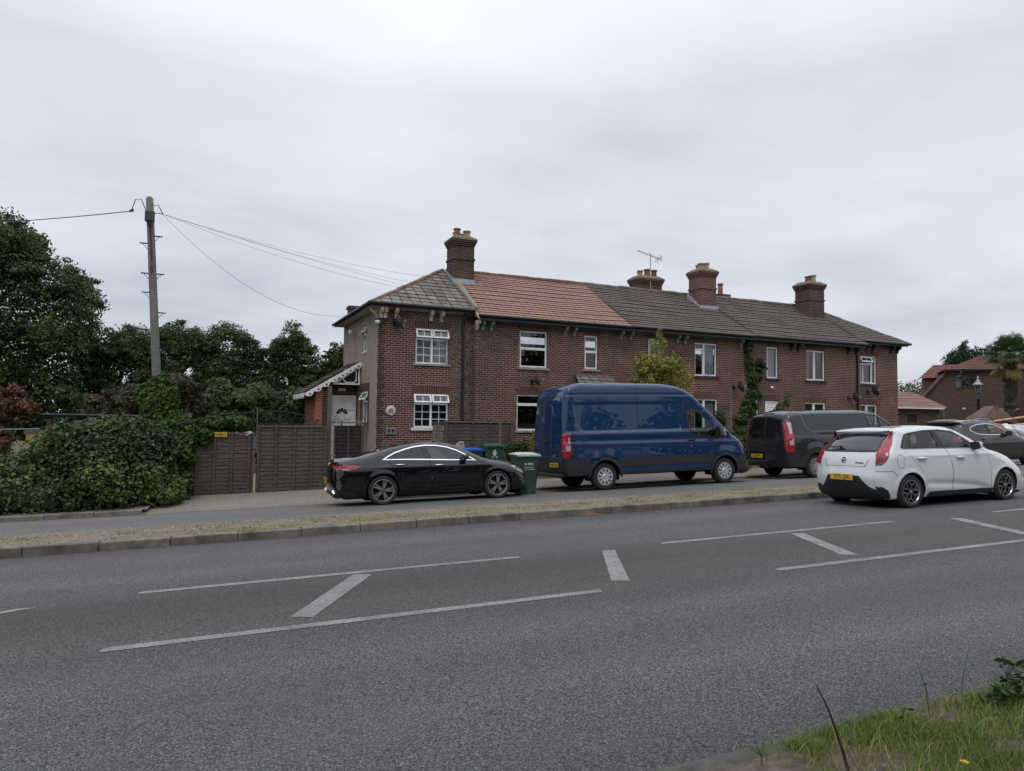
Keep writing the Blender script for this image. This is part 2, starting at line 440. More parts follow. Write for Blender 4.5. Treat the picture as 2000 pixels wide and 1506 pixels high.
def strip(name, mt, x0, x1, ys, zf, nx=1, seed=None, amp=0):
    """sheet from x0 to x1 through the given y values"""
    b = MB(); xs = [x0+(x1-x0)*i/nx for i in range(nx+1)]
    rg = random.Random(seed)
    V = []; F = []
    for j, y in enumerate(ys):
        for x in xs:
            a = amp if 0 < j < len(ys)-1 else 0
            V.append((x, y, zf(x, y) + rg.uniform(-a, a)))
    k = nx+1
    for j in range(len(ys)-1):
        for i in range(nx): F.append((j*k+i, j*k+i+1, (j+1)*k+i+1, (j+1)*k+i))
    b.add(V, F)
    return tag(b.build(name, mt, smooth=amp > 0), kind='structure')
# the one big ground sheet
xs = [-900, -400, -200, -100, -60, -45] + list(range(-40, 61, 4)) + [80, 110, 160, 300, 600, 1200]
ys = [-500, -200, -80, -30, -12, -4, 0, 1.5, 2.45, 2.55, 11.5, 14.0, 17.9, 18.3, 19.5, 20.5, 24, 30, 40, 60, 90, 150, 300, 700, 1500]
b = MB(); V = []; F = []
for y in ys:
    for x in xs: V.append((x, y, ground_z(x, y) - (.4 if -1 < y < 18.2 else .07 if y < 23 else .0)))
k = len(xs)
for j in range(len(ys)-1):
    for i in range(k-1): F.append((j*k+i, j*k+i+1, (j+1)*k+i+1, (j+1)*k+i))
b.add(V, F); tag(b.build('ground', groundmat()), kind='structure')
X0, X1 = -45, 60
strip('road', m_road, X0, X1, [2.60, 8.0, 11.56], lambda x, y: gx(x)-.03*y, 1)
strip('service_road', m_serv, X0, X1, [14.02, 15, 16, 17, 18.02], lambda x, y: ground_z(x, min(y, 17.999)), 1)
strip('pavement', m_pave, 3.2, X1, [18.1, 19.2, 20.3], lambda x, y: gx(x)-.555, 1)
# dropped apron in front of the gates, flush with the service road
strip('driveway', m_pave, -2.4, 3.2, [17.55, 18.6, 20.9], lambda x, y: gx(x)-.03*17.55-.0675 + (y-17.55)*.012, 1)
def vz(x, y):
    t = min(max((y-11.64)/(14.12-11.64), 0), 1)
    return gx(x) + lerp(-.03*11.64+.125, -.03*14.12+.012, t**.8)
strip('verge', m_soil, X0, X1, [11.63+.25*i for i in range(10)]+[14.12, 14.2], lambda x, y: vz(x, y) - (.03 if y > 14.15 else 0), 420, 3, .018)
def kerbs(name, y0, y1, base, top, xa, xb, seed, unit_l=.915, mt=None):
    b = MB(); rg = random.Random(seed); x = xa
    while x < xb:
        dz = rg.uniform(-.006, .006); dy = rg.uniform(-.004, .004)
        lo = (x+.004, y0+dy, 0); hi = (x+unit_l-.004, y1+dy, 0)
        za, zb = gx(x), gx(x+unit_l)
        s = len(b.v)
        b.bbox(lo[:2]+(base,), hi[:2]+(top+dz,), .014)
        for i in range(s, len(b.v)):
            q = b.v[i]; t = (q.x-x)/unit_l; q.z += lerp(za, zb, t)
        x += unit_l
    return tag(b.build(name, mt or m_kerb), kind='structure')
kerbs('kerb', 11.50, 11.63, -.03*11.5-.12, -.03*11.5+.128, -30, 50, 5)
kerbs('back_kerb', 18.0, 18.125, -.03*18-.2, -.56+.012, 3.25, 50, 6)
kerbs('driveway_edging', 17.47, 17.56, -.74, -.588, -1.6, 3.2, 7)
kerbs('back_kerb', 17.6, 17.74, -.72, -.50, -20, -1.75, 8)
strip('pavement', m_pave, -30, -1.6, [17.73, 18.4, 19.0], lambda x, y: gx(x)-.512, 1)
kerbs('near_kerb', 2.52, 2.645, -.3, .012, -6, 26, 9, .915, M('mossy_kerb', (.075, .075, .062), .95, 0, .4, 9, .5, dirt=((.045, .05, .03), 3)))
# painted lines: ends and corners read off in road coordinates
def rz(x, y): return gx(x)-.03*y
def mark(pts, label):
    b = MB(); n = len(pts)
    v = [(x, y, rz(x, y)+.004) for x, y in pts]
    area = sum(pts[i][0]*pts[(i+1) % n][1]-pts[(i+1) % n][0]*pts[i][1] for i in range(n))
    if area < 0: v = v[::-1]
    b.add(v, [list(range(n))])
    o = b.build('road_marking', m_paint); tag(o, label, None, 'painted road markings', 'structure')
def line(x0, x1, y, wd, label):
    mark([(x0, y-wd/2), (x0+.07, y-wd/2-.002), (x1, y-wd/2), (x1+.05, y+wd/2), (x0+.05, y+wd/2), (x0-.02, y)], label)
line(-.78, 3.35, 8.12, .12, 'broken white line along the far side of the hatching, left dash')
line(5.43, 9.65, 8.14, .12, 'broken white line along the far side of the hatching, middle dash')
line(12.0, 16.2, 8.14, .12, 'broken white line along the far side of the hatching, far right dash')
line(-.81, 3.33, 6.04, .12, 'broken white line along the near side of the hatching, left dash')
line(5.49, 9.75, 6.04, .12, 'broken white line along the near side of the hatching, right dash')
line(11.9, 16.1, 6.04, .12, 'broken white line along the near side of the hatching, far right dash')
mark([(.54, 6.39), (.72, 6.30), (1.53, 7.93), (1.34, 8.02)], 'worn diagonal hatch bar inside the left dashes')
mark([(4.47, 8.03), (4.63, 7.98), (3.83, 6.30), (3.66, 6.38)], 'short diagonal hatch bar between the dashes')
mark([(7.48, 7.98), (7.64, 7.88), (6.90, 6.28), (6.74, 6.37)], 'diagonal hatch bar inside the right dashes')
mark([(10.7, 7.98), (10.86, 7.88), (10.1, 6.28), (9.94, 6.37)], 'diagonal hatch bar beside the far right dashes')
mark([(-2.6, 7.2), (-2.3, 7.36), (-1.86, 7.74), (-1.60, 7.88), (-1.78, 7.90), (-2.1, 7.72), (-2.7, 7.4)], 'curved end of a hatch bar at the left edge')
# near verge under the photographer
strip('near_verge', M('damp_soil', (.085, .066, .048), .95, 0, .5, 14, .7), -8, 30, [-3, -2, -1, 0, .5, 1, 1.5, 2, 2.3, 2.53], lambda x, y: ground_z(x, min(y, 2.6)) - (0 if y < 2.5 else .012), 150, 4, .015)

# blades of grass: thin bent triangles collected in one mesh
def blades(name, P, h, wdt, mt, seed, lean=.5, kind='stuff'):
    rng = np.random.default_rng(seed); n = len(P); P = np.asarray(P, float)
    a = rng.uniform(0, 2*np.pi, n); d = np.stack([np.cos(a), np.sin(a), np.zeros(n)], 1)
    a2 = rng.uniform(0, 2*np.pi, n); s = np.stack([np.cos(a2), np.sin(a2), np.zeros(n)], 1)
    hh = (h*rng.uniform(.45, 1.2, n))[:, None] if np.isscalar(h) else (h*rng.uniform(.6, 1.15, n))[:, None]
    le = rng.uniform(.1, lean, n)[:, None]*hh
    up = np.array([0, 0, 1.])
    mid = P + d*le*.35 + up*hh*.6; tip = P + d*le*1.1 + up*hh*rng.uniform(.75, 1, (n, 1))
    w = wdt*.5
    v = np.stack([P-s*w, P+s*w, mid+s*w*.8, tip, mid-s*w*.8], 1).reshape(-1, 3)
    me = bpy.data.meshes.new(name); me.vertices.add(5*n); me.loops.add(7*n); me.polygons.add(2*n)
    me.vertices.foreach_set('co', v.ravel()); me.loops.foreach_set('vertex_index', (np.arange(n)[:, None]*5+np.array([0, 1, 2, 4, 4, 2, 3])).ravel())
    me.polygons.foreach_set('loop_start', (np.arange(n)[:, None]*7+np.array([0, 4])).ravel()); me.polygons.foreach_set('loop_total', np.tile([4, 3], n))
    me.materials.append(mt); me.update(calc_edges=True)
    o = bpy.data.objects.new(name, me); COL.objects.link(o)
    if kind: o['kind'] = kind
    return o
m_dry = leafmat('dry_grass', [(0, (.09, .10, .03)), (.35, (.19, .17, .075)), (.7, (.33, .28, .15)), (1, (.42, .36, .21))], .2, .7)
m_grass = leafmat('green_grass', [(0, (.06, .11, .014)), (.4, (.13, .22, .03)), (.75, (.24, .31, .065)), (1, (.42, .37, .18))], .4, .5)
rng = np.random.default_rng(11)
# tufts on the far verge
P = []
for c in range(420):
    x = rng.uniform(-6, 24); y = 11.75 + 2.2*rng.beta(1.3, 1.4)
    if rng.random() < (.82 if x < 4 else .35): continue
    n = rng.integers(8, 40); r = rng.uniform(.06, .28)
    q = rng.normal(size=(n, 2))*np.array([r*1.5, r*.55]); P += [(x+a, min(max(y+bb, 11.66), 14.05)) for a, bb in q]
P = np.array([(x, y, vz(x, y)-.01) for x, y in P])
tag(blades('verge_grass', P, .05, .009, m_dry, 12, 1.3), 'sparse dry grass tufts along the kerbed verge')
P = []
for c in range(85):
    x = rng.uniform(-5, 22); y = rng.uniform(11.8, 13.9)
    if rng.random() < .3: x = rng.uniform(-4, 4)
    n = rng.integers(10, 45); r = rng.uniform(.05, .18)
    q = rng.normal(size=(n, 2))*np.array([r*1.6, r*.6]); P += [(x+a, min(max(y+bb, 11.68), 14.0)) for a, bb in q]
P = np.array([(x, y, vz(x, y)-.01) for x, y in P])
tag(blades('verge_grass', P, .06, .010, m_grass, 13, 1.0), 'green grass tufts scattered over the kerbed verge')
# the near verge at the lower right
P = []
for c in range(4200):
    x = rng.uniform(2.2, 7); y = 2.60-.9*rng.beta(1.0, 1.4)
    if rng.random() > min(1, (x-2.2)/.8) or math.sin(x*7.3+y*5)+math.sin(y*11-x*3.1)+rng.normal(0, .5) < -.75: continue
    if (x-3.45)**2/.25+(y-2.16)**2/.012 < 1 and rng.random() < .85: continue       # bare patch
    n = rng.integers(8, 26); r = rng.uniform(.02, .07)
    q = rng.normal(size=(n, 2))*r; P += [(x+a, min(y+bb, 2.60)) for a, bb in q]
P = np.array([(x, y, ground_z(x, min(y, 2.6))-.012) for x, y in P])
tag(blades('grass', P, .06, .0042, m_grass, 14, .8), 'green roadside grass in the near corner')
xy = np.stack([rng.uniform(2.3, 6, 5500), rng.uniform(1.75, 2.6, 5500)], 1)
P = np.array([(x, y, ground_z(x, y)-.01) for x, y in xy])
tag(blades('dry_grass', P, .10, .003, m_dry, 15, 1.2), 'dry straw among the near grass')

# small stones on the bare part of the verge
b = MB(); rg = random.Random(17)
for _ in range(2600):
    x = rg.gauss(0, 4.5) if rg.random() < .6 else rg.uniform(-6, 22); y = rg.uniform(11.75, 14.0); r_ = rg.uniform(.008, .024); z = vz(x, y)+r_*.3
    k = [rg.uniform(.6, 1.2) for _ in range(6)]
    b.add([(x+r_*k[0], y, z), (x, y+r_*k[1], z), (x-r_*k[2], y, z), (x, y-r_*k[3], z), (x, y, z+r_*.8*k[4]), (x, y, z-r_*k[5])], [(0, 1, 4), (1, 2, 4), (2, 3, 4), (3, 0, 4), (1, 0, 5), (2, 1, 5), (3, 2, 5), (0, 3, 5)])
tag(b.build('gravel', M('verge_stones', (.26, .225, .19), .9, 0, .5, 3)), 'loose stones scattered over the bare verge', None, None, 'stuff')
# ------------------------------------------------------------------ the terrace
C0 = Vector((4.70, 24.0, 0)); TH = R(2.5)
HD = Vector((math.cos(TH), math.sin(TH), 0)); HN = Vector((-math.sin(TH), math.cos(TH), 0))
ZG = -.45
def hw(s, d, z): return C0 + HD*s + HN*d + Vector((0, 0, z))     # house coordinates -> world
BR1, BR2, MORT = (.132, .046, .037), (.062, .024, .021), (.33, .265, .215)
m_brick = brickmat('red_brown_brick', BR1, BR2, MORT, ms=.0095, bias=-.05, patch=True)
m_brick_dark = brickmat('sooty_brick', (.085, .035, .028), (.04, .02, .017), (.22, .17, .13), ms=.009, stain=(.025, .02, .018), stain_amt=.8)
m_brick_orange = brickmat('orange_brick', (.36, .10, .045), (.28, .075, .035), (.36, .27, .2), ms=.01, stain_amt=.2)
m_soldier = brickmat('soldier_brick', (.115, .042, .032), (.06, .025, .02), (.25, .19, .15), bw=.075, rh=.225, ms=.008, offset=0)
m_dash = None
def dashmat():
    m, t, n, l, p = nodes_of('pebble_dash')
    v = coord(t)
    vo = n.new('ShaderNodeTexVoronoi'); vo.inputs['Scale'].default_value = 42; l.new(v, vo.inputs['Vector'])
    sp = n.new('ShaderNodeSeparateColor'); l.new(vo.outputs['Color'], sp.inputs[0])
    c = ramp(t, sp.outputs[0], [(.1, (.135, .102, .082)), (.5, (.285, .227, .183)), (1, (.50, .42, .35))])
    g = ramp(t, noise(t, coord(t, 'Object', (1, 1, .4)), 1.2, 5), [(.4, 0), (.75, .45)])
    l.new(mixcol(t, g, c, (.13, .105, .085)), p.inputs['Base Color']); p.inputs['Roughness'].default_value = .95
    bump(t, p, vo.outputs['Distance'], .8, .012)
    return m
m_dash = dashmat()
m_white = M('white_upvc', (.78, .79, .80), .35, 0, .05, 3, dirt=((.64, .63, .60), 4))
m_cream = M('cream_paint', (.60, .55, .46), .6, 0, .12, 8, dirt=((.22, .18, .13), 5))
m_greencorb = M('faded_green_paint', (.16, .215, .195), .6, 0, .2, 8)
m_darkgreen = M('dark_green_paint', (.022, .034, .034), .5, 0, .2, 8)
m_black = M('black_plastic', (.012, .013, .016), .4, 0, .2, 5)
m_lead = M('lead_flashing', (.33, .36, .40), .45, .3, .2, 7, .3)
m_stone = M('stone_sill', (.27, .25, .225), .9, 0, .25, 8, .3)
m_whitesill = M('painted_sill', (.6, .57, .51), .7, 0, .12, 7)
m_darksill = M('dark_sill', (.04, .038, .04), .8, 0, .25, 8)
m_gl = glassmat('window_glass', (.55, .6, .62), .95)
m_net = M('net_curtain', (.52, .53, .55), .9, 0, .08, 9)
m_curt = M('grey_curtain', (.40, .40, .42), .9, 0, .12, 9)
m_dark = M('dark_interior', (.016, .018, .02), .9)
m_blind = M('dark_blind', (.025, .03, .045), .6)
def tiles(name, c1, c2, gap_shade, bw, rh, roll, stain, amt, offset=0., blotch=None):
    m, t, n, l, p = nodes_of(name)
    uv = coord(t, 'UV')
    b = n.new('ShaderNodeTexBrick'); l.new(uv, b.inputs['Vector']); b.offset = offset; b.offset_frequency = 2
    for k, v in (('Scale', 1), ('Brick Width', bw), ('Row Height', rh), ('Mortar Size', .009 if roll else .022), ('Mortar Smooth', .3), ('Bias', 0)): b.inputs[k].default_value = v
    b.inputs['Color1'].default_value = (*c1, 1); b.inputs['Color2'].default_value = (*c2, 1); b.inputs['Mortar'].default_value = (*gap_shade, 1)
    c = mixcol(t, 1, b.outputs['Color'], ramp(t, noise(t, uv, 9, 5, .65), [(.3, .7), (.7, 1.3)]), 'MULTIPLY')
    g = ramp(t, noise(t, uv, .8, 6, .6), [(.42, 0), (.72, amt)]); c = mixcol(t, g, c, stain)
    if blotch:
        g = ramp(t, noise(t, uv, 11, 3, .5), [(.6, 0), (.66, .75)]); c = mixcol(t, g, c, blotch)
    l.new(c, p.inputs['Base Color']); p.inputs['Roughness'].default_value = .85; p.inputs['Specular IOR Level'].default_value = .25
    if roll:
        wv = n.new('ShaderNodeTexWave'); wv.inputs['Scale'].default_value = math.pi*2/roll/20*1.0; wv.bands_direction = 'X'; l.new(uv, wv.inputs['Vector'])
        bump(t, p, wv.outputs['Fac'], .9, .03)
    return m
m_tile_or = tiles('orange_roof_tiles', (.325, .20, .16), (.30, .182, .145), (.115, .064, .05), .30, .22, .15, (.19, .11, .085), .45)
m_tile_gr = tiles('weathered_roof_tiles', (.135, .113, .10), (.118, .099, .088), (.04, .033, .029), .30, .22, .15, (.066, .054, .046), .7, 0, (.24, .22, .19))
m_slate = tiles('old_stone_slates', (.215, .20, .18), (.115, .10, .085), (.012, .010, .009), .36, .34, 0, (.095, .068, .048), .7, .0, (.27, .26, .225))
m_ridge = M('ridge_tiles', (.11, .08, .065), .9, 0, .35, 6, .4, dirt=((.2, .18, .16), 5))
m_ridge_red = M('red_ridge_tiles', (.17, .09, .065), .9, 0, .3, 6, .4, dirt=((.07, .05, .04), 3))

def face_uv(b, A, Bv, za, zb, u0=None):
    """vertical rectangle from A to B (s,d) seen from its right-hand side, brick UV in metres"""
    L = math.hypot(Bv[0]-A[0], Bv[1]-A[1]); u0 = (A[0]+A[1]) if u0 is None else u0
    b.quad((A[0], A[1], za), (Bv[0], Bv[1], za), (Bv[0], Bv[1], zb), (A[0], A[1], zb), [(u0, za), (u0+L, za), (u0+L, zb), (u0, zb)])
def brick_box(b, lo, hi, top=True, bottom=False):
    (x0, y0, z0), (x1, y1, z1) = lo, hi
    face_uv(b, (x0, y0), (x1, y0), z0, z1); face_uv(b, (x1, y0), (x1, y1), z0, z1)
    face_uv(b, (x1, y1), (x0, y1), z0, z1); face_uv(b, (x0, y1), (x0, y0), z0, z1)
    if top: b.quad((x0, y0, z1), (x1, y0, z1), (x1, y1, z1), (x0, y1, z1), [(x0, y0), (x1, y0), (x1, y1), (x0, y1)])
    if bottom: b.quad((x0, y1, z0), (x1, y1, z0), (x1, y0, z0), (x0, y0, z0), [(x0, y1), (x1, y1), (x1, y0), (x0, y0)])
def wall_front(b, s0, s1, z0, z1, d, ops, rev=.11):
    """wall facing -d with rectangular openings (a0,a1,z0,z1) and their reveals"""
    xs = sorted({s0, s1, *[o[0] for o in ops], *[o[1] for o in ops]}); zs = sorted({z0, z1, *[o[2] for o in ops], *[o[3] for o in ops]})
    for i in range(len(xs)-1):
        for j in range(len(zs)-1):
            cx, cz = (xs[i]+xs[i+1])/2, (zs[j]+zs[j+1])/2
            if any(o[0] < cx < o[1] and o[2] < cz < o[3] for o in ops): continue
            face_uv(b, (xs[i], d), (xs[i+1], d), zs[j], zs[j+1], xs[i])
    for a0, a1, y0, y1 in ops:
        e = d+rev
        face_uv(b, (a0, d), (a0, e), y0, y1); face_uv(b, (a1, e), (a1, d), y0, y1)
        b.quad((a0, e, y1), (a1, e, y1), (a1, d, y1), (a0, d, y1), [(a0, 0), (a1, 0), (a1, rev), (a0, rev)])
        b.quad((a0, d, y0), (a1, d, y0), (a1, e, y0), (a0, e, y0), [(a0, 0), (a1, 0), (a1, rev), (a0, rev)])
class Side:
    """swap axes so the front-wall and window builders also work on the wall facing -s"""
    X = Matrix(((0, 1, 0, 0), (-1, 0, 0, 0), (0, 0, 1, 0), (0, 0, 0, 1)))   # (a, e, z) -> (s=e, d=-a)
def fr(b, x0, x1, z0, z1, w, y0, y1):
    b.ring([(x0, z0), (x1, z0), (x1, z1), (x0, z1)], [(x0+w, z0+w), (x1-w, z0+w), (x1-w, z1-w), (x0+w, z1-w)], y0, y1)
def lintel_arch(par, org, s0, s1, z1, d):
    g = MB(org); fl = .07; hh = .235; nseg = 8; base = z1+.004; W = s1-s0
    xs_ = [lerp(s0-.03, s1+.03, k/nseg) for k in range(nseg+1)]
    arc = lambda x: .055*(1-((x-(s0+s1)/2)/(W/2+.03))**2)
    for k in range(nseg):
        xa, xb = xs_[k], xs_[k+1]; fa, fb = fl*(xa-(s0+s1)/2)/(W/2), fl*(xb-(s0+s1)/2)/(W/2)
        ta, tb = base+hh+arc(xa), base+hh+arc(xb); y = d-.006
        g.quad((xa, y, base), (xb, y, base), (xb+fb, y, tb), (xa+fa, y, ta), [(xa, 0), (xb, 0), (xb, .225), (xa, .225)])
        g.quad((xa+fa, y, ta), (xb+fb, y, tb), (xb+fb, d+.01, tb), (xa+fa, d+.01, ta), [(xa, 0), (xb, 0), (xb, .01), (xa, .01)])
    g.build('lintel', m_soldier, par)
def window(root, org, s0, s1, z0, z1, d, layout, back=None, sill='stone', X=None, lintel=True, bars=True):
    """a window in an opening of a wall whose face is at d; returns the frame"""
    f0, f1 = d+.055, d+.115
    b = MB(org); b.X = X
    fr(b, s0+.004, s1-.004, z0+.004, z1-.004, .055, f0, f1)
    gl = [(s0+.05, s1-.05, z0+.05, z1-.05)]
    vents = []
    H = z1-z0; W = s1-s0
    if layout == 'cottage':                       # two lights, glazing bars and open top vents
        zt = z1-.31*H; xm = (s0+s1)/2
        b.box((s0+.05, f0-.004, zt-.03), (s1-.05, f1, zt+.03)); b.box((xm-.035, f0-.006, z0+.05), (xm+.035, f1, z1-.05))
        for xa, xb in ((s0+.055, xm-.035), (xm+.035, s1-.055)):
            b.box(((xa+xb)/2-.011, f0+.02, z0+.05), ((xa+xb)/2+.011, f1-.02, zt-.03))
            for k in (1, 2):
                zz = z0+.05+(zt-.08-z0)*k/3; b.box((xa, f0+.019, zz-.011), (xb, f1-.021, zz+.011))
        vents = [(s0-.0, xm-.015, zt+.005, z1-.045, 27), (xm+.015, s1+.0, zt+.005, z1-.045, 27)]
    elif layout == 'two_high':                    # fixed top light over a lower light
        zt = z0+H*.52; b.box((s0+.05, f0-.01, zt-.05), (s1-.05, f1, zt+.05))
        fr(b, s0+.03, s1-.03, z0+.03, zt-.0, .045, f0-.02, f0+.01)
    elif layout == 'low_top':
        zt = z1-H*.28; b.box((s0+.05, f0-.01, zt-.05), (s1-.05, f1, zt+.05))
    elif layout == 'casement':                    # small square light over a pane at the left, tall light at the right
        xm = s0+W*.42; b.box((xm-.045, f0-.01, z0+.05), (xm+.045, f1, z1-.05)); zt = z1-H*.2
        b.box((s0+.05, f0-.01, zt-.035), (xm-.04, f1, zt+.035)); fr(b, xm+.0, s1-.02, z0+.02, z1-.02, .04, f0-.02, f0+.01)
    elif layout == 'pair':
        xm = s0+W*.45; b.box((xm-.045, f0-.01, z0+.05), (xm+.045, f1, z1-.05)); fr(b, xm, s1-.02, z0+.02, z1-.02, .05, f0-.02, f0+.01)
    elif layout == 'vent_left':
        xm = s0+W*.72; zt = z1-H*.27
        fr(b, s0+.01, xm, z0+.03, zt, .05, f0-.02, f0+.01); b.box((s0+.2, f0, z0+.08), (s0+.235, f1, zt-.04))
        b.box((xm-.02, f0-.008, z0+.05), (xm+.03, f1, z1-.05)); vents = [(s0-.0, xm-.04, zt+.02, z1-.05, 30)]
    elif layout == 'narrow':
        fr(b, s0+.03, s1-.03, z0+.03, z1-.03, .04, f0-.018, f0+.01)
    elif layout == 'side':
        zt = z1-.3*H; b.box((s0+.05, f0-.01, zt-.03), (s1-.05, f1, zt+.03)); fr(b, s0+.03, s1-.03, z0+.03, zt, .035, f0-.018, f0+.01)
        b.box(((s0+s1)/2-.012, f0+.01, z0+.05), ((s0+s1)/2+.012, f1-.02, zt)); vents = [(s0+.01, s1-.01, zt+.01, z1-.04, 30)]
    wf = b.build('window', m_white, root)
    for (a0, a1, y0, y1) in gl:
        g = MB(org); g.X = X; ym = f0+.032
        g.quad((a0, ym, y0), (a1, ym, y0), (a1, ym, y1), (a0, ym, y1)); g.build('pane', m_gl, wf)
    for (a0, a1, y0, y1, ang) in vents:           # top-hung vents standing open
        g = MB(org); t = R(ang); h = y1-y0
        XX = Matrix.Translation((0, f0-.012, y1)) @ Matrix.Rotation(-t, 4, 'X') @ Matrix.Translation((0, 0, -y1))
        g.X = (X @ XX) if X is not None else XX
        fr(g, a0, a1, y0, y1, .055, -.03, .012); xm = (a0+a1)/2; g.box((xm-.011, -.012, y0+.05), (xm+.011, .0, y1-.05))
        g.m = 1; g.quad((a0+.05, -.004, y0+.05), (a1-.05, -.004, y0+.05), (a1-.05, -.004, y1-.05), (a0+.05, -.004, y1-.05))
        g.build('opening_vent', [m_white, m_gl], wf)
    if sill:
        sm = {'stone': m_stone, 'white': m_whitesill, 'dark': m_darksill}[sill]
        g = MB(org); g.X = X; hgt = .07 if sill != 'white' else .1
        g.prism([(d-.06, z0-hgt), (d-.06, z0-.012), (d+.05, z0+.002), (d+.05, z0-hgt)], s0-.09, s1+.09, 'yz') if X is None else g.box((s0-.04, d-.03, z0-.04), (s1+.04, d+.05, z0+.002))
        g.build('sill', sm, wf)
    if back:
        mt, a, c0, c1 = back                       # a curtain or blind hung inside, folded
        g = MB(org); g.X = X
        n = 26; xa, xb = lerp(s0, s1, c0), lerp(s0, s1, c1)
        V = []; F = []
        for k in range(n+1):
            x = lerp(xa, xb, k/n); yy = f1+.09+a*math.sin(k*1.9)+a*.5*math.sin(k*.8)
            V += [(x, yy, z0+.01), (x, yy*1+.0, z1-.01)]
        F = [(2*k, 2*k+2, 2*k+3, 2*k+1) for k in range(n)]
        g.add(V, F); g.build('curtain', mt, wf, smooth=True)
    if lintel and X is None: lintel_arch(wf, org, s0, s1, z1, d)
    return wf
def roof_slope(b, E0, E1, T0, T1, gauge=.22, th=.03):
    """courses of tiles between the eave E0-E1 and the top edge T0-T1 (left to right seen from outside)"""
    E0, E1, T0, T1 = map(Vector, (E0, E1, T0, T1))
    L = ((T0+T1)/2-(E0+E1)/2); n = (E1-E0).cross(L).normalized()
    ax = (E1-E0).normalized(); rise = (T0-E0) - ax*(T0-E0).dot(ax); Ls = rise.length
    k = max(1, round(Ls/gauge)); o = E0
    for i in range(k):
        a, c = i/k, min(1, (i+1)/k)
        p0, p1 = E0.lerp(T0, a), E1.lerp(T1, a); q0, q1 = E0.lerp(T0, c), E1.lerp(T1, c)
        u = lambda p: (p-o).dot(ax)
        v0, v1 = i*gauge, (i+1)*gauge
        lo = n*.002; seg = max(1, int((p1-p0).length/1.1))
        def wv(p, v): q = u(p); return n*(.016*math.sin(.75*q+1.3)+.012*math.sin(2.1*q+v*1.7)+.006*math.sin(5.3*q+i*2.9))*min(1, seg/4)
        for j in range(seg):
            a0, a1, b0, b1 = p0.lerp(p1, j/seg), p0.lerp(p1, (j+1)/seg), q0.lerp(q1, j/seg), q0.lerp(q1, (j+1)/seg)
            A0, A1, B0, B1 = a0+wv(a0, v0), a1+wv(a1, v0), b0+wv(b0, v1), b1+wv(b1, v1); up = n*th
            b.quad(A0+up, A1+up, B1+lo, B0+lo, [(u(a0), v0+.013), (u(a1), v0+.013), (u(b1), v1-.013), (u(b0), v1-.013)])
            b.quad(A0-n*.012, A1-n*.012, A1+up, A0+up, [(u(a0), v0), (u(a1), v0), (u(a1), v0+.006), (u(a0), v0+.006)])  # front edge takes the dark joint colour: painted shade under each course
def ridge(b, A, Bp, r=.12, unit_l=.45):
    A, Bp = Vector(A), Vector(Bp); L = (Bp-A).length; n = max(1, round(L/unit_l)); rg = random.Random(int(L*100))
    for i in range(n):
        p, q = A.lerp(Bp, i/n), A.lerp(Bp, (i+.985)/n)
        dz = Vector((0, 0, rg.uniform(-.012, .012)-.035)); b.tube([p+dz, q+dz], [r*rg.uniform(.96, 1.05)]*2, 10)
def chimney(root, org, s0, s1, d0, d1, zb, zt, pots, name_pot='chimney_pot', mat_c=None, hs=1.0):
    b = MB(org); mt = mat_c or m_brick_dark
    brick_box(b, (s0, d0, zb), (s1, d1, zt-.36*hs), False)
    zz = zt-.36*hs
    for e, h in ((.03, .075), (.06, .075), (.09, .075)):      # oversailing courses
        brick_box(b, (s0-e, d0-e, zz), (s1+e, d1+e, zz+h), True, True); zz += h
    for e, z in ((.035, zt-.92*hs), ):
        brick_box(b, (s0-e, d0-e, z), (s1+e, d1+e, z+.075), True, True)
    ch = b.build('chimney', mt, root)
    f = MB(org); e = .10                                       # sloping cap
    lo = [(s0-e, d0-e, zz), (s1+e, d0-e, zz), (s1+e, d1+e, zz), (s0-e, d1+e, zz)]
    mid = [(s0-e+.01, d0-e+.01, zz+.06), (s1+e-.01, d0-e+.01, zz+.06), (s1+e-.01, d1+e-.01, zz+.06), (s0-e+.01, d1+e-.01, zz+.06)]
    i = .10; hi = [(s0+i, d0+i, zt+.06), (s1-i, d0+i, zt+.06), (s1-i, d1-i, zt+.06), (s0+i, d1-i, zt+.06)]
    f.add(lo+mid+hi, [(0,1,5,4),(1,2,6,5),(2,3,7,6),(3,0,4,7),(4,5,9,8),(5,6,10,9),(6,7,11,10),(7,4,8,11),(8,9,10,11)])
    f.build('chimney_cap', M('lichened_flaunching', (.15, .12, .09), .95, 0, .45, 9, .8, dirt=((.24, .13, .05), 4)), ch)
    for (ps, pd, r, h, col) in pots:
        g = MB(org); z = zt+.03; h *= .85
        g.lathe([(r*.98, z), (r*.9, z+h*.7), (r*.9, z+h*.82), (r*1.12, z+h*.84), (r*1.15, z+h), (r*.85, z+h), (r*.8, z+h*.5)], 16, 'z', (ps, pd, 0))
        g.build(name_pot, col, ch, smooth=True, angle=50)
    return ch
pot_y = M('buff_clay_pot', (.33, .21, .11), .85, 0, .2, 6, .2, dirt=((.2, .15, .09), 5))
pot_o = M('terracotta_pot', (.26, .105, .055), .85, 0, .2, 6, .2, dirt=((.15, .08, .05), 5))
pot_b = M('grey_buff_pot', (.33, .28, .20), .85, 0, .2, 6, .2)
def corbel(root, org, s, d, zt, h, mt, wd=.10, proj=.26):
    b = MB(org)
    pr = [(d, zt), (d-proj, zt), (d-proj*.98, zt-.1*h/.36), (d-proj*.8, zt-.17*h/.36), (d-proj*.5, zt-.19*h/.36), (d-proj*.34, zt-.26*h/.36), (d-proj*.28, zt-h), (d, zt-h)]
    b.prism(pr, s-wd/2, s+wd/2, 'yz'); return b.build('corbel', mt, root)
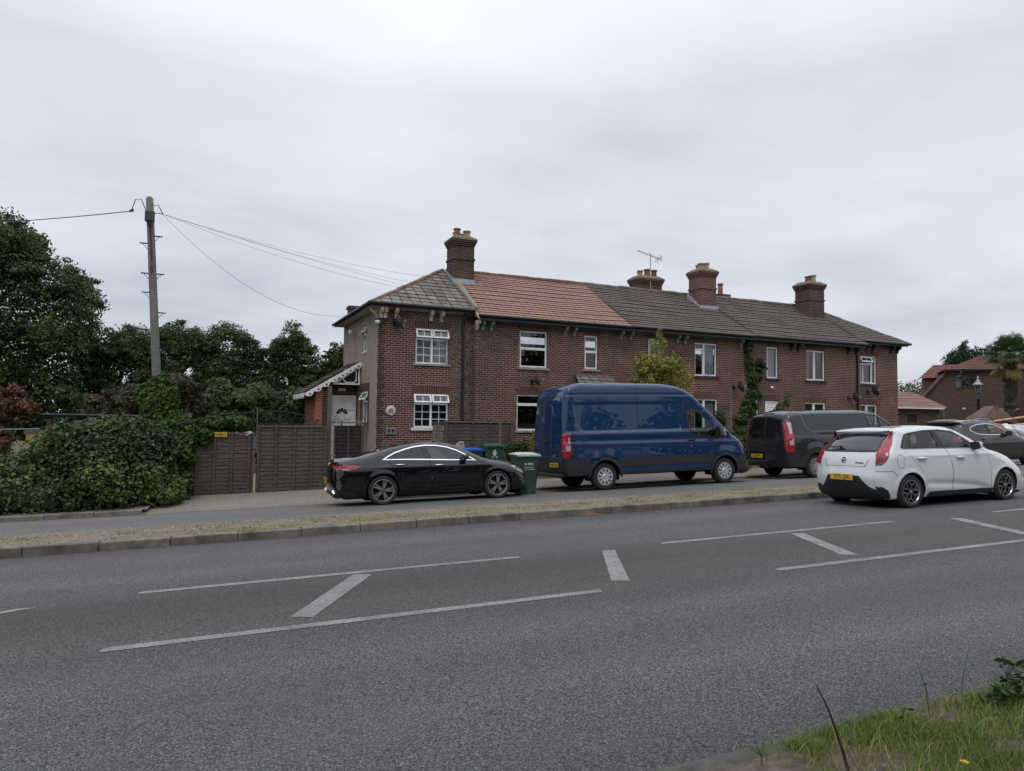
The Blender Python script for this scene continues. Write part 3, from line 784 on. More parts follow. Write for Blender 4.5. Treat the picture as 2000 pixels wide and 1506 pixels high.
def gutter(root, org, A, Bp, name='gutter', r=.06, mt=None):
    b = MB(org); b.tube([A, Bp], r, 8); return b.build(name, mt or m_black, root, smooth=True, angle=40)

K = .612; RZ = 7.45
def rz_at(d): return 5.40 + (d+.35)*K
EA, EB = 5.40, rz_at(-.72)             # eave heights of the end bays and of the middle block
RD = -.35 + (RZ-5.40)/K               # ridge line
RW = 6.15                              # rear wall
BACK = RD+(RZ-5.40)/K                  # rear eave

def house_root(label, s0, d0):
    return thing('terraced_house', label, 'house', hw(s0, d0, ZG), TH, 'houses of the brick terrace'), (s0, d0, ZG)

# ---- house one: the hipped end house with the pebble-dashed side
h1, o1 = house_root('left end terraced house with pebble-dashed side wall, stone slates and white side door', 0, 0)
w1u, w1l = (1.30, 2.50, 3.43, 4.68), (1.27, 2.53, 1.20, 2.40)
b = MB(o1)
wall_front(b, 0, 3.4, ZG, 5.34, 0, [w1u, w1l])
b.build('wall', m_brick, h1)
b = MB(o1); face_uv(b, (3.4, RW), (0, RW), ZG, 5.34); b.build('rear_wall', m_brick, h1)
b = MB(o1); b.X = Side.X
sw = [(-2.52, -1.80, 3.93, 4.90), (-2.42, -1.42, 1.22, 2.50)]
wall_front(b, -RW, -.0, ZG, 5.34, 0, sw)
b.build('side_wall', m_dash, h1)
b = MB(o1)                                                     # toothed brick corner
for k in range(74):
    z = ZG+.45+k*.0752
    if z > 5.2: break
    e = .11 if (k//3) % 2 else .05
    brick_box(b, (-.014, -.012, z), (.22 if (k//2) % 2 else .11, e, z+.064), True, True)
b.build('brick_quoin', m_brick_dark, h1)
b = MB(o1); b.X = Side.X                                      # brick surround of the lower side window
for (a0, a1, z0, z1) in ((-2.62, -2.42, 1.0, 2.50), (-1.42, -1.26, 1.0, 2.50), (-2.84, -1.24, 2.50, 2.78)):
    b.box((a0, -.02, z0), (a1, .0, z1))
b.build('window_surround', M('dark_red_lintel', (.075, .028, .024), .85, 0, .25, 12, .3), h1)
window(h1, o1, *w1u, 0, 'cottage', (m_net, .012, .02, .98), 'stone')
window(h1, o1, *w1l, 0, 'cottage', (m_blind, .004, .02, .98), 'white')
window(h1, o1, *sw[0], 0, 'side', None, 'white', X=Side.X)
window(h1, o1, *sw[1], 0, 'side', None, None, X=Side.X)
b = MB(o1); b.box((1.75, .14, 1.21), (1.9, .2, 1.36), .02); b.build('window_ornament', M('green_bottle', (.01, .17, .08), .3), h1)
AP = 3.25
b = MB(o1)
roof_slope(b, (-.35, -.36, EA), (3.42, -.36, EA), (AP, RD, RZ), (3.42, RD, RZ), .34, .022)
b.build('roof', m_slate, h1)
b = MB(o1)
roof_slope(b, (-.35, BACK, EA), (-.35, -.35, EA), (AP, RD+.01, RZ), (AP, RD, RZ), .3)
roof_slope(b, (3.42, BACK, EA), (-.35, BACK, EA), (3.42, RD, RZ), (AP, RD, RZ), .3)
b.build('rear_roof', m_tile_gr, h1)
b = MB(o1); ridge(b, (-.33, -.33, EA+.03), (AP, RD, RZ+.02), .09); ridge(b, (-.33, BACK-.03, EA+.03), (AP, RD, RZ+.02), .09); b.build('hip_tiles', m_ridge_red, h1, smooth=True, angle=40)
b = MB(o1); rg = random.Random(4); pts = [Vector((3.43, lerp(-.38, 1.75, t), rz_at(lerp(-.38, 1.75, t))+.05)) for t in [i/9 for i in range(10)]]
b.tube(pts, [.1+rg.uniform(-.02, .02) for _ in pts], 9); b.build('mortar_roll', M('old_mortar', (.23, .20, .165), .95, 0, .3, 12, .8), h1, smooth=True)
b = MB(o1); b.box((-.33, -.30, 5.30), (3.38, 0, 5.345)); b.box((-.33, 0, 5.301), (-.001, RW+.1, 5.346)); b.build('soffit', M('grey_soffit', (.42, .42, .41), .7), h1)
b = MB(o1); b.box((-.35, -.335, 5.285), (3.38, -.305, 5.42)); b.box((-.36, -.30, 5.286), (-.335, BACK, 5.421)); b.build('fascia', m_black, h1)
b = MB(o1); b.box((-.33, -.012, 5.24), (3.38, -.002, 5.30)); b.build('frieze_board', m_cream, h1)
gutter(h1, o1, (-.42, -.40, 5.39), (3.34, -.40, 5.37)); gutter(h1, o1, (-.42, -.40, 5.39), (-.42, BACK, 5.39))
for s in (.0, .14, .52, 1.77, 2.16): corbel(h1, o1, s+.05, -.013, 5.29, .36, m_cream, .11)
b = MB(o1); b.X = Side.X; b.prism([(-.0, 5.29), (-.28, 5.29), (-.25, 5.15), (-.1, 5.05), (-.06, 4.92), (0, 4.92)], -.18, -.06, 'yz'); b.build('corbel', m_cream, h1)
b = MB(o1); b.tube([(3.28, -.42, 5.34), (3.26, -.30, 5.2), (3.02, -.08, 5.02), (3.02, -.07, 4.9), (3.02, -.07, ZG)], .045, 8)
b.build('downpipe', m_black, h1, smooth=True, angle=60)
chimney(h1, o1, 3.30, 4.15, 1.85, 2.65, 6.2, 8.6, [(3.5, 2.05, .13, .34, pot_o), (3.62, 2.5, .13, .3, pot_y), (3.92, 2.1, .14, .29, pot_y), (3.85, 2.5, .12, .26, pot_b)])
b = MB(o1); b.prism([(1.82, 6.70), (1.82, 6.93), (2.66, 7.33), (2.66, 7.16)], 3.27, 3.30, 'yz'); b.box((3.26, 1.80, 6.62), (4.18, 1.85, 6.92)); b.build('flashing', m_lead, h1)
b = MB(o1); brick_box(b, (.1, 5.5, 5.3), (.75, 6.0, 6.02)); b.box((.05, 5.45, 6.02), (.8, 6.05, 6.14)); b.build('rear_chimney', m_brick_dark, h1)
# porch on the side wall
b = MB(o1)
brick_box(b, (-1.62, 2.75, ZG), (-1.38, 5.4, 2.55)); b.build('porch_wall', m_brick_orange, h1)
b = MB(o1); brick_box(b, (-1.375, 2.80, ZG), (-1.12, 3.0, 2.6)); b.build('porch_pier', m_brick_dark, h1)
b = MB(o1); b.m = 0
for (a0, a1, z0, z1) in ((-1.12, -.0, 2.40, 2.72), ): face_uv(b, (a0, 3.28), (a1, 3.28), z0, z1)
b.build('soldier_course', m_soldier, h1)
b = MB(o1); b.box((-1.12, 3.30, ZG), (-.001, 3.4, 2.9)); b.build('porch_back', m_dark, h1)
b = MB(o1); roof_slope(b, (-2.05, 5.6, 2.42), (-2.05, 2.62, 2.42), (-.02, 5.6, 3.66), (-.02, 2.62, 3.66), .25); b.build('porch_roof', tiles('brown_plain_tiles', (.12, .085, .06), (.08, .058, .045), (.02, .015, .012), .17, .25, 0, (.06, .05, .03), .7, .5), h1)
b = MB(o1); n = 7
P0, P1 = Vector((-2.05, 2.60, 2.38)), Vector((-.03, 2.60, 3.62))
dv = (P1-P0).normalized(); nv = Vector((dv.z, 0, -dv.x))
low = [P0.copy()]
for i in range(n):
    for q in range(7):
        t = (i+q/6)/n; low.append(P0.lerp(P1, t) + nv*(.10+.10*math.sin(math.pi*q/6)))
low.append(P1.copy())
b.prism([(p.x, p.z) for p in low], 2.585, 2.615)
b.m = 1
for i in range(n):
    c = P0.lerp(P1, (i+.5)/n)+nv*.12; b.lathe([(.0, 2.578), (.035, 2.578), (.035, 2.59)], 10, 'y', (c.x, 0, c.z))
b.m = 0
for i in range(9):
    y = 2.64+i*.32; b.prism([(y, 2.40), (y, 2.27), (y+.08, 2.20), (y+.16, 2.27), (y+.24, 2.20), (y+.31, 2.27), (y+.31, 2.40)], -2.07, -2.045, 'yz')
b.build('bargeboard', [m_white, m_dark], h1)
b = MB(o1); b.ring([(-1.05, 2.74), (-.03, 2.74), (-.03, 3.50), (-.22, 3.40)], [(-.86, 2.80), (-.09, 2.80), (-.09, 3.36), (-.22, 3.28)], 2.70, 2.75)
cc = []
for k in range(40):
    t = 2*math.pi*k/40; r = .20+.055*abs(math.sin(2*t)); cc.append((-.40+r*math.cos(t), 3.06+r*math.sin(t)))
b.ring([(-.40+1.16*(x+.40), 3.06+1.16*(z-3.06)) for x, z in cc], cc, 2.69, 2.745)
b.build('trefoil_panel', m_white, h1)
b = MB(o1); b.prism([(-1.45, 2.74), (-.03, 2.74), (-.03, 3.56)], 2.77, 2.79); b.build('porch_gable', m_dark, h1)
b = MB(o1); b.box((-.72, 3.2, 2.52), (-.45, 3.27, 2.64), .01); b.box((-.68, 3.17, 2.54), (-.49, 3.2, 2.62)); b.build('porch_light', m_white, h1)
b = MB(o1); fr(b, -1.08, -.05, -.1, 2.36, .09, 3.22, 3.29); b.box((-1.0, 3.245, -.1), (-.13, 3.275, 2.28))
for (a0, a1, z0, z1) in ((-.9, -.62, .2, .85), (-.52, -.23, .2, .85), (-.9, -.62, 1.0, 1.5), (-.52, -.23, 1.0, 1.5)): fr(b, a0, a1, z0, z1, .03, 3.228, 3.25)
fr(b, -.96, -.17, .1, 2.24, .02, 3.236, 3.25)
dr = b.build('door', m_white, h1)
b = MB(o1)
for k in range(5):
    t0, t1 = math.pi*(k+.08)/5, math.pi*(k+.92)/5
    b.prism([(-.565+.08*math.cos(t0), 1.66+.08*math.sin(t0)), (-.565+.21*math.cos(t0), 1.66+.21*math.sin(t0)), (-.565+.22*math.cos((t0+t1)/2), 1.66+.22*math.sin((t0+t1)/2)), (-.565+.21*math.cos(t1), 1.66+.21*math.sin(t1)), (-.565+.08*math.cos(t1), 1.66+.08*math.sin(t1))], 3.236, 3.26)
b.build('fanlight', M('dark_glass', (.02, .022, .025), .1), dr)
b = MB(o1); b.box((-.60, 3.21, 1.16), (-.55, 3.24, 1.42), .01); b.box((-.66, 3.225, 1.02), (-.46, 3.245, 1.06)); b.build('handle', m_black, dr)
b = MB(o1); b.X = Side.X; b.box((-4.1, -.22, 4.78), (-3.85, -.12, 4.94), .02); b.box((-4.0, -.12, 4.84), (-3.95, -.0, 4.9)); b.build('security_light', m_white, h1)

# ---- houses two to four: the middle block, standing 0.35 m forward
DM = -.35
def mid_house(label, s0, s1, wide, narrow, low_wide, roofmat, layout_u, layout_l, sill, backs, corb, corbmat, extra_ops=(), end_l=False, end_r=False):
    h, o = house_root(label, s0, DM)
    b = MB(o)
    wall_front(b, s0, s1, ZG, 5.06, DM, [wide, narrow, low_wide, *extra_ops])
    if end_l: face_uv(b, (s0, .0), (s0, DM), ZG, 5.06)
    if end_r: face_uv(b, (s1, DM), (s1, 0.), ZG, 5.06)
    b.build('wall', m_brick, h)
    b = MB(o); face_uv(b, (s1, RW), (s0, RW), ZG, 5.06); b.build('rear_wall', m_brick, h)
    window(h, o, *wide, DM, layout_u[0], backs[0], sill); window(h, o, *narrow, DM, layout_u[1], backs[1], sill)
    window(h, o, *low_wide, DM, layout_l, backs[2], sill)
    b = MB(o); e0 = s0 if not end_l else s0+.0; e1 = s1 if not end_r else s1+.08
    roof_slope(b, (e0, -.72, EB), (e1, -.72, EB), (e0, RD, RZ), (e1, RD, RZ))
    roof_slope(b, (e1, BACK, EA), (e0, BACK, EA), (e1, RD, RZ), (e0, RD, RZ))
    b.build('roof', roofmat, h)
    b = MB(o); ridge(b, (e0, RD, RZ+.03), (e1, RD, RZ+.03), .10); b.build('ridge_tiles', m_ridge if roofmat is m_tile_gr else m_ridge_red, h, smooth=True, angle=40)
    b = MB(o); b.box((s0, -.69, 5.02), (s1, DM, 5.06)); b.box((s0, -.70, 5.0), (s1, -.675, EB+.0)); b.build('fascia', m_black, h)
    b = MB(o); b.box((s0, DM-.014, 4.97), (s1, DM-.002, 5.02)); b.build('frieze_board', corbmat, h)
    gutter(h, o, (s0-(.04 if end_l else 0), -.765, EB-.01), (s1+(.06 if end_r else 0), -.765, EB-.03))
    for s in corb: corbel(h, o, s, DM-.015, 5.02, .34, corbmat, .10)
    return h, o
SB = 9.75; SC2 = 16.0; SD = 22.65
h2, o2 = mid_house('terraced house with the new orange tiled roof next to the left end house', 3.4, SB, (5.12, 6.26, 3.42, 4.78), (7.85, 8.44, 3.46, 4.76), (5.03, 6.17, 1.12, 2.44),
    m_tile_or, ('two_high', 'two_high'), 'low_top', 'stone', (None, None, None), (3.63, 3.97, 6.97, 7.36, 9.45), m_greencorb, (), True)
b = MB(o2); b.prism([(-.35, 5.02), (-.70, 5.02), (-.66, 4.9), (-.5, 4.82), (-.43, 4.70), (-.35, 4.68)], 3.385, 3.47, 'yz'); b.prism([(-.74, 5.16), (-.74, 5.04), (-.35, 5.22), (-.35, 5.4)], 3.36, 3.40, 'yz'); b.build('corbel', m_cream, h2)
b = MB(o2); roof_slope(b, (7.2, DM-.75, 2.78), (9.15, DM-.75, 2.78), (7.45, DM-.02, 3.25), (8.9, DM-.02, 3.25), .2); b.box((7.2, DM-.75, 2.70), (9.15, DM-.01, 2.77)); b.build('porch_roof', m_slate, h2)
b = MB(o2); b.box((7.7, DM-.02, ZG), (8.65, DM+.04, 2.1)); b.build('door', m_white, h2)
h3, o3 = mid_house('middle terraced house behind the yellowing tree, two chimneys on its weathered roof', SB, SC2, (13.08, 14.22, 3.40, 4.77), (10.78, 11.36, 3.45, 4.80), (13.06, 14.25, 1.15, 2.45),
    m_tile_gr, ('casement', 'narrow'), 'casement', 'dark', ((m_curt, .01, .44, .98), (m_net, .01, .02, .98), (m_net, .03, .45, .95)), (9.9, 12.15, 12.52, 15.45), m_greencorb)
chimney(h3, o3, 13.25, 14.55, 3.9, 4.7, 6.0, 8.35, [(13.5, 4.2, .13, .3, pot_y), (13.9, 4.2, .15, .42, pot_o), (14.3, 4.2, .14, .42, M('dark_clay_pot', (.16, .06, .04), .8)), (13.7, 4.5, .13, .3, pot_b)])
ch3 = chimney(h3, o3, 15.10, 15.98, 1.75, 2.6, 6.2, 8.46, [(15.35, 2.05, .14, .3, pot_y), (15.68, 2.1, .15, .36, pot_b), (15.5, 2.4, .13, .3, pot_y)], mat_c=m_brick)
b = MB(o3); b.prism([(1.72, 6.66), (1.66, 6.55), (2.6, 7.1), (2.6, 7.4)], 14.98, 15.1, 'yz'); b.box((14.98, 1.66, 6.56), (16.05, 1.75, 6.76)); b.build('flashing', m_lead, h3)
b = MB(o3); roof_slope(b, (SB, -.735, EB+.012), (SB+.75, -.735, EB+.012), (SB, .8, rz_at(.8)+.012), (SB+.1, .8, rz_at(.8)+.012)); b.build('tile_patch', tiles('purple_brown_tiles', (.15, .085, .07), (.11, .068, .06), (.04, .024, .02), .30, .22, .15, (.07, .05, .045), .5), h3)
h4, o4 = mid_house('terraced house with a white half-moon door, right of the climbing ivy', SC2, SD, (19.28, 20.40, 3.41, 4.77), (16.96, 17.60, 3.42, 4.80), (19.18, 20.42, 1.15, 2.42),
    m_tile_gr, ('pair', 'narrow'), 'pair', 'dark', ((m_curt, .02, .02, .30), (m_net, .01, .02, .98), None), (18.35, 18.76, 21.85, 22.38), m_darkgreen, ((16.84, 17.66, -.2, 2.46), (16.1, 16.48, 1.0, 2.46)), False, True)
window(h4, o4, 16.1, 16.48, 1.0, 2.46, DM, 'narrow', (m_net, .01, .02, .98), 'dark')
b = MB(o4); fr(b, 16.84, 17.66, -.2, 2.44, .07, DM+.05, DM+.10); b.box((16.9, DM+.075, -.2), (17.6, DM+.1, 2.38)); fr(b, 17.0, 17.5, 1.35, 2.2, .03, DM+.06, DM+.08); dr = b.build('door', m_white, h4)
b = MB(o4); b.prism([(17.25+.22*math.cos(math.pi*k/10), 1.75+.28*math.sin(math.pi*k/10)) for k in range(11)], DM+.065, DM+.09); b.build('fanlight', MATS['dark_glass'], dr)
lintel_arch(dr, o4, 16.84, 17.66, 2.46, DM)
b = MB(o4); b.lathe([(0, -.42), (.05, -.42), (.07, -.36), (.05, -.35)], 12, 'y', (17.2, 0, 3.02)); b.build('alarm_light', m_white, h4, smooth=True)
b = MB(o4); b.tube([(22.45, -.78, 5.1), (22.42, -.5, 4.95), (22.42, DM-.05, 4.8), (22.42, DM-.05, ZG)], .04, 8); b.build('downpipe', m_black, h4, smooth=True)
# ---- house five
h5, o5 = house_root('end terraced house at the right, hipped roof and an open vent in its upper window', SD, 0)
w5u, w5l = (23.10, 24.20, 3.39, 4.72), (22.97, 24.20, 1.15, 2.40)
b = MB(o5); wall_front(b, SD, 25.66, ZG, 5.34, 0, [w5u, w5l]); face_uv(b, (25.66, 0), (25.66, RW), ZG, 5.34); b.build('wall', m_brick, h5); b = MB(o5); face_uv(b, (25.66, RW), (SD, RW), ZG, 5.34); b.build('rear_wall', m_brick, h5)
window(h5, o5, *w5u, 0, 'vent_left', (m_curt, .02, .1, .45), 'dark'); window(h5, o5, *w5l, 0, 'pair', (m_net, .02, .02, .98), 'dark')
b = MB(o5); A5 = 22.8
roof_slope(b, (SD+.08, -.36, EA), (26.02, -.36, EA), (SD+.08, RD, RZ), (A5, RD, RZ))
roof_slope(b, (26.02, -.36, EA), (26.02, BACK, EA), (A5, RD, RZ), (A5, RD+.01, RZ))
roof_slope(b, (26.02, BACK, EA), (SD+.08, BACK, EA), (A5, RD, RZ), (SD+.08, RD, RZ))
b.build('roof', m_tile_gr, h5)
b = MB(o5); ridge(b, (26.0, -.33, EA+.03), (A5, RD, RZ+.02), .085); ridge(b, (26.0, BACK-.02, EA+.03), (A5, RD, RZ+.02), .085); b.build('hip_tiles', m_ridge, h5, smooth=True, angle=40)
b = MB(o5); b.box((SD+.09, -.33, 5.28), (26.0, 0, 5.33)); b.box((25.661, 0, 5.281), (26.0, BACK, 5.331)); b.box((SD+.09, -.345, 5.26), (26.0, -.315, 5.42)); b.build('fascia', m_black, h5)
gutter(h5, o5, (SD+.1, -.41, 5.38), (26.1, -.41, 5.36)); gutter(h5, o5, (26.08, -.42, 5.38), (26.08, BACK, 5.38))
for s in (23.5, 23.92, 25.18, 25.6): corbel(h5, o5, s, -.003, 5.28, .36, m_darkgreen, .1)
chimney(h5, o5, 21.75, 22.75, 1.75, 2.65, 6.0, 8.46, [(21.95, 2.0, .15, .3, M('dark_clay_pot', (.16, .06, .04), .8)), (22.3, 2.05, .16, .42, pot_b), (22.55, 2.3, .13, .32, pot_y)])
# a stack on the rear slope
b = MB(o4); brick_box(b, (18.2, 4.2, 6.4), (19.0, 4.9, 7.95)); c_ = b.build('chimney', m_brick_dark, h4)
b = MB(o4); b.lathe([(.13, 7.9), (.12, 8.42), (.15, 8.44), (.15, 8.5), (.1, 8.5)], 14, 'z', (18.5, 4.4, 0)); b.build('chimney_pot', pot_o, c_, smooth=True, angle=50)

# ---- things fixed to the walls
def dish(label, s, d, z, yaw=-55, r=.24, tilt=18):
    t = thing('satellite_dish', label, 'satellite dish', hw(s, d, z), TH, 'satellite dishes on the terrace')
    X = Matrix.Rotation(R(yaw), 4, 'Z') @ Matrix.Rotation(R(90-tilt), 4, 'X')
    b = MB(); b.X = Matrix.Translation((0, -.30, .0)) @ X
    pr = [(r*i/7, .16*(i/7)**2*r/.3) for i in range(8)]
    b.lathe(pr + [(r*.99, pr[-1][1]-.012)] + [(p[0], p[1]-.012) for p in pr[::-1]], 22, 'z')
    b.build('reflector', M('dark_grey_dish', (.045, .05, .06), .5, 0, .1), t, smooth=True, angle=40)
    b = MB(); b.tube([(0, 0, -.02), (0, -.14, -.02), (0, -.28, .0)], .018, 6); b.box((-.05, -.02, -.1), (.05, 0, .08)); b.build('wall_bracket', m_black, t)
    X2 = Matrix.Translation((0, -.30, .0)) @ X
    b = MB(); b.X = X2; b.tube([(0, -r*.95, .03), (0, -r*.6, .22), (0, -r*.2, .30)], .01, 5); b.tube([(0, -r*.2, .27), (0, -.02, .33)], .028, 8); b.build('receiver_arm', M('grey_plastic', (.3, .3, .31), .5), t)
    return t
dish('dark satellite dish under the eave of the pebble-dashed end house', .52, 0, 4.78, 78, .27)
dish('dark satellite dish above the lower window of the orange-roofed house', 5.62, DM, 2.92, 72, .22)
dish('dark satellite dish on the wall just left of the climbing ivy', 15.1, DM, 2.98, 66, .25)
dish('dark satellite dish low on the wall beside the right-hand downpipe', 21.85, DM, 2.66, 62, .27)
dish('dark satellite dish under the upper window of the right end house', 23.55, 0, 3.03, 66, .27)
b = MB(); b.tube([(0, 0, 0), (0, 0, 2.2)], .012, 5)
o = b.build('mast_pipe', M('grey_plastic', (.3, .3, .31), .5)); o.location = hw(14.87, DM-.1, .75); tag(o, 'thin grey cable conduit running down below the dish left of the ivy', 'conduit')
t = thing('wall_plaque', 'round cream plaque with a dark emblem on the left end house', 'plaque', hw(.46, -.02, 1.78), TH)
b = MB(); b.lathe([(0, -.02), (.15, -.02), (.17, -.012), (.175, 0), (.17, .015)], 28, 'y'); b.build('disc', m_cream, t, smooth=True, angle=40)
b = MB()
for k in range(7):
    a = k*2*math.pi/7; b.prism([(.02*math.cos(a), .02*math.sin(a)), (.06*math.cos(a-.35), .06*math.sin(a-.35)), (.095*math.cos(a), .095*math.sin(a)), (.06*math.cos(a+.35), .06*math.sin(a+.35))], -.026, -.019)
b.build('emblem', M('dark_olive', (.06, .055, .02), .6), t)
t = thing('air_brick', 'pale framed air vent with two dark squares below the round plaque', 'vent', hw(.47, -.03, 1.08), TH)
b = MB(); fr(b, -.15, .15, -.10, .10, .03, -.03, .03); b.box((-.015, -.028, -.08), (.015, .03, .08)); b.build('vent_frame', m_stone, t)
b = MB(); b.box((-.13, -.005, -.09), (.13, .03, .09)); b.build('vent_grille', M('dark_blue_grille', (.03, .035, .07), .5), t)
t = thing('security_camera', 'small white dome camera on the corner bracket of the left end house', 'camera', hw(-.08, -.12, 4.78), TH)
b = MB(); b.lathe([(0, -.09), (.06, -.07), (.085, -.02), (.085, .03), (.05, .07), (0, .07)], 16, 'z'); b.build('dome', m_white, t, smooth=True)
b = MB(); b.box((-.09, -.09, .065), (.09, .12, .12), .01); b.build('camera_bracket', m_black, t)
t = thing('television_aerial', 'grey television aerial on a mast strapped to the rear chimney', 'aerial', hw(13.85, 3.85, 7.5), TH)
m_alu = M('dull_aluminium', (.35, .36, .38), .4, .7)
b = MB(); b.tube([(0, 0, 0), (0, 0, 1.95)], .022, 6); b.build('mast', m_alu, t)
b = MB(); b.tube([(-.75, 0, 2.0), (.55, 0, 1.72)], .018, 5)
for i in range(11):
    x = -.7+i*.1; z = 2.0-(x+.75)*.215; b.tube([(x, -.12, z), (x, .12, z)], .006, 4)
b.build('boom', m_alu, t)
b = MB()
for k in range(4): b.tube([(.36, -.16, 1.63+k*.07), (.58, -.16, 1.6+k*.07)], .01, 4); b.tube([(.36, .16, 1.63+k*.07), (.58, .16, 1.6+k*.07)], .01, 4)
for yy in (-.16, .16): b.tube([(.5, yy, 1.58), (.5, yy, 1.92)], .01, 4)
b.tube([(.5, -.16, 1.75), (.5, .16, 1.75)], .01, 4); b.build('reflector_grid', m_alu, t)
# dead creeper round the downpipe
rg = random.Random(21); b = MB()
def twig(p, n, step, bias, r):
    pts = [Vector(p)]; v = Vector(bias)
    for _ in range(n):
        v = (v*.75 + Vector((rg.uniform(-1, 1), 0, rg.uniform(-1, 1)))*.6).normalized()
        q = pts[-1]+v*step; q.y = p[1]+rg.uniform(-.02, .012); pts.append(q)
    b.tube(pts, [r*(1-.6*i/n) for i in range(n+1)], 3, False)
for k in range(170):
    s = rg.choice((rg.gauss(3.2, .12), rg.gauss(3.15, .25))); s = min(max(s, 2.7), 3.38); twig((s, -.03, rg.uniform(1.2, 4.9)), rg.randint(5, 11), .09, (rg.uniform(-.4, .4), 0, 1), .009)
for k in range(110): twig((rg.uniform(3.45, 4.9), DM-.03, rg.uniform(3.9, 5.0)), rg.randint(4, 9), .08, (rg.uniform(-1, 1), 0, -.4), .007)
for k in range(60): twig((rg.uniform(3.42, 3.75), DM-.03, rg.uniform(1.2, 4.6)), rg.randint(3, 7), .07, (1, 0, rg.uniform(-.3, .5)), .007)
for k in range(90): twig((rg.uniform(2.3, 3.3), -.03, rg.uniform(3.2, 5.1)), rg.randint(4, 8), .08, (-.7, 0, .3), .007)
for i in range(len(b.v)): q = b.v[i]; b.v[i] = HD*q.x + HN*q.y + Vector((0, 0, q.z)) - HD*3.2
o = b.build('dead_creeper', M('dry_twigs', (.21, .175, .14), .9, 0, .3, 10)); o.location = hw(3.2, 0, 0); tag(o, 'leafless dead creeper spreading over the wall around the left downpipe', 'creeper')
# ------------------------------------------------------------------ vehicles
# Each body is a real closed shell: a side outline (x forward, z up) with rounded edges, half-width W(x,z), and a strip
# across the car that follows the outline over tail, roof, windscreen and bonnet.
def catmull(P, sub=10):
    P = np.array(P, float); n = len(P); out = []; idx = []
    for i in range(n-1):
        p0, p1, p2, p3 = P[max(i-1, 0)], P[i], P[i+1], P[min(i+2, n-1)]
        idx.append(len(out))
        # centripetal-ish: scale tangents to the segment
        L = np.linalg.norm(p2[:2]-p1[:2])+1e-9
        def tg(a, b, c):
            la, lb = np.linalg.norm(b[:2]-a[:2])+1e-9, np.linalg.norm(c[:2]-b[:2])+1e-9
            if la < 1e-6: return (c-b)/lb
            if lb < 1e-6: return (b-a)/la
            return ((b-a)/la*lb+(c-b)/lb*la)/(la+lb)
        m1, m2 = tg(p0, p1, p2)*L, tg(p1, p2, p3)*L
        for k in range(sub):
            t = k/sub
            out.append((2*t**3-3*t**2+1)*p1+(t**3-2*t**2+t)*m1+(-2*t**3+3*t**2)*p2+(t**3-t**2)*m2)
    idx.append(len(out)); out.append(P[-1]); return np.array(out), idx
def subdiv(poly, h):
    out = []; n = len(poly)
    for i in range(n):
        a, b = np.array(poly[i], float), np.array(poly[(i+1) % n], float); k = max(1, int(np.ceil(np.linalg.norm(b-a)/h)))
        for j in range(k): out.append(a+(b-a)*j/k)
    return np.array(out)
def inpoly(Q, poly):
    x, y = Q[:, 0], Q[:, 1]; r = np.zeros(len(Q), bool); P = np.asarray(poly); n = len(P); j = n-1
    for i in range(n):
        xi, yi, xj, yj = P[i][0], P[i][1], P[j][0], P[j][1]
        c = ((yi > y) != (yj > y)) & (x < (xj-xi)*(y-yi)/(yj-yi+1e-12)+xi); r ^= c; j = i
    return r
def segdist(Q, P, closed=False):
    A = P[:-1] if not closed else P; Bq = P[1:] if not closed else np.roll(P, -1, 0)
    d = Bq-A; L2 = (d**2).sum(1)+1e-12
    t = np.clip(((Q[:, None]-A[None])*d[None]).sum(2)/L2[None], 0, 1)
    D = np.linalg.norm(A[None]+t[..., None]*d[None]-Q[:, None], axis=2); k = D.argmin(1); r = np.arange(len(Q))
    return D[r, k], k, t[r, k]
def inset(poly, e):
    P = np.array(poly, float); n = len(P)
    if ((np.roll(P, -1, 0)-P)[:, 0]*(np.roll(P, -1, 0)+P)[:, 1]).sum() > 0: P = P[::-1]      # make it counterclockwise
    a = P-np.roll(P, 1, 0); b = np.roll(P, -1, 0)-P
    na = np.stack([-a[:, 1], a[:, 0]], 1); nb = np.stack([-b[:, 1], b[:, 0]], 1)
    na /= np.linalg.norm(na, axis=1, keepdims=True)+1e-9; nb /= np.linalg.norm(nb, axis=1, keepdims=True)+1e-9
    m = na+nb; m /= np.linalg.norm(m, axis=1, keepdims=True)+1e-9
    c = np.clip((m*na).sum(1, keepdims=True), .4, 1)
    return P+m*e/c
def cdt(poly, holes, h, extra=()):
    """triangulate a polygon with holes at spacing h"""
    loops = [subdiv(poly, h)]+[subdiv(q, h) for q in holes]
    V = np.concatenate(loops); E = []; o = 0
    for l in loops:
        k = len(l); E += [(o+i, o+(i+1) % k) for i in range(k)]; o += k
    lo, hi = loops[0].min(0), loops[0].max(0)
    gx_, gz_ = np.arange(lo[0], hi[0], h), np.arange(lo[1], hi[1], h*.87)
    G = np.array([(x+(h/2 if j % 2 else 0), z) for j, z in enumerate(gz_) for x in gx_])
    if len(extra): G = np.concatenate([G, np.array(extra)]) if len(G) else np.array(extra)
    if len(G):
        ok = inpoly(G, loops[0])
        for q in loops[1:]: ok &= ~inpoly(G, q)
        G = G[ok]
    if len(G):
        allp = np.ones(len(G), bool)
        for l in loops: allp &= segdist(G, l, True)[0] > h*.35
        G = G[allp]
        V = np.concatenate([V, G])
    r = delaunay_2d_cdt([Vector(v) for v in V], E, [], 0, 1e-6)
    V2 = np.array([(v.x, v.y) for v in r[0]]); T = np.array([f for f in r[2] if len(f) == 3])
    c = V2[T].mean(1); ok = inpoly(c, loops[0])
    for q in loops[1:]: ok &= ~inpoly(c, q)
    return V2, T[ok]
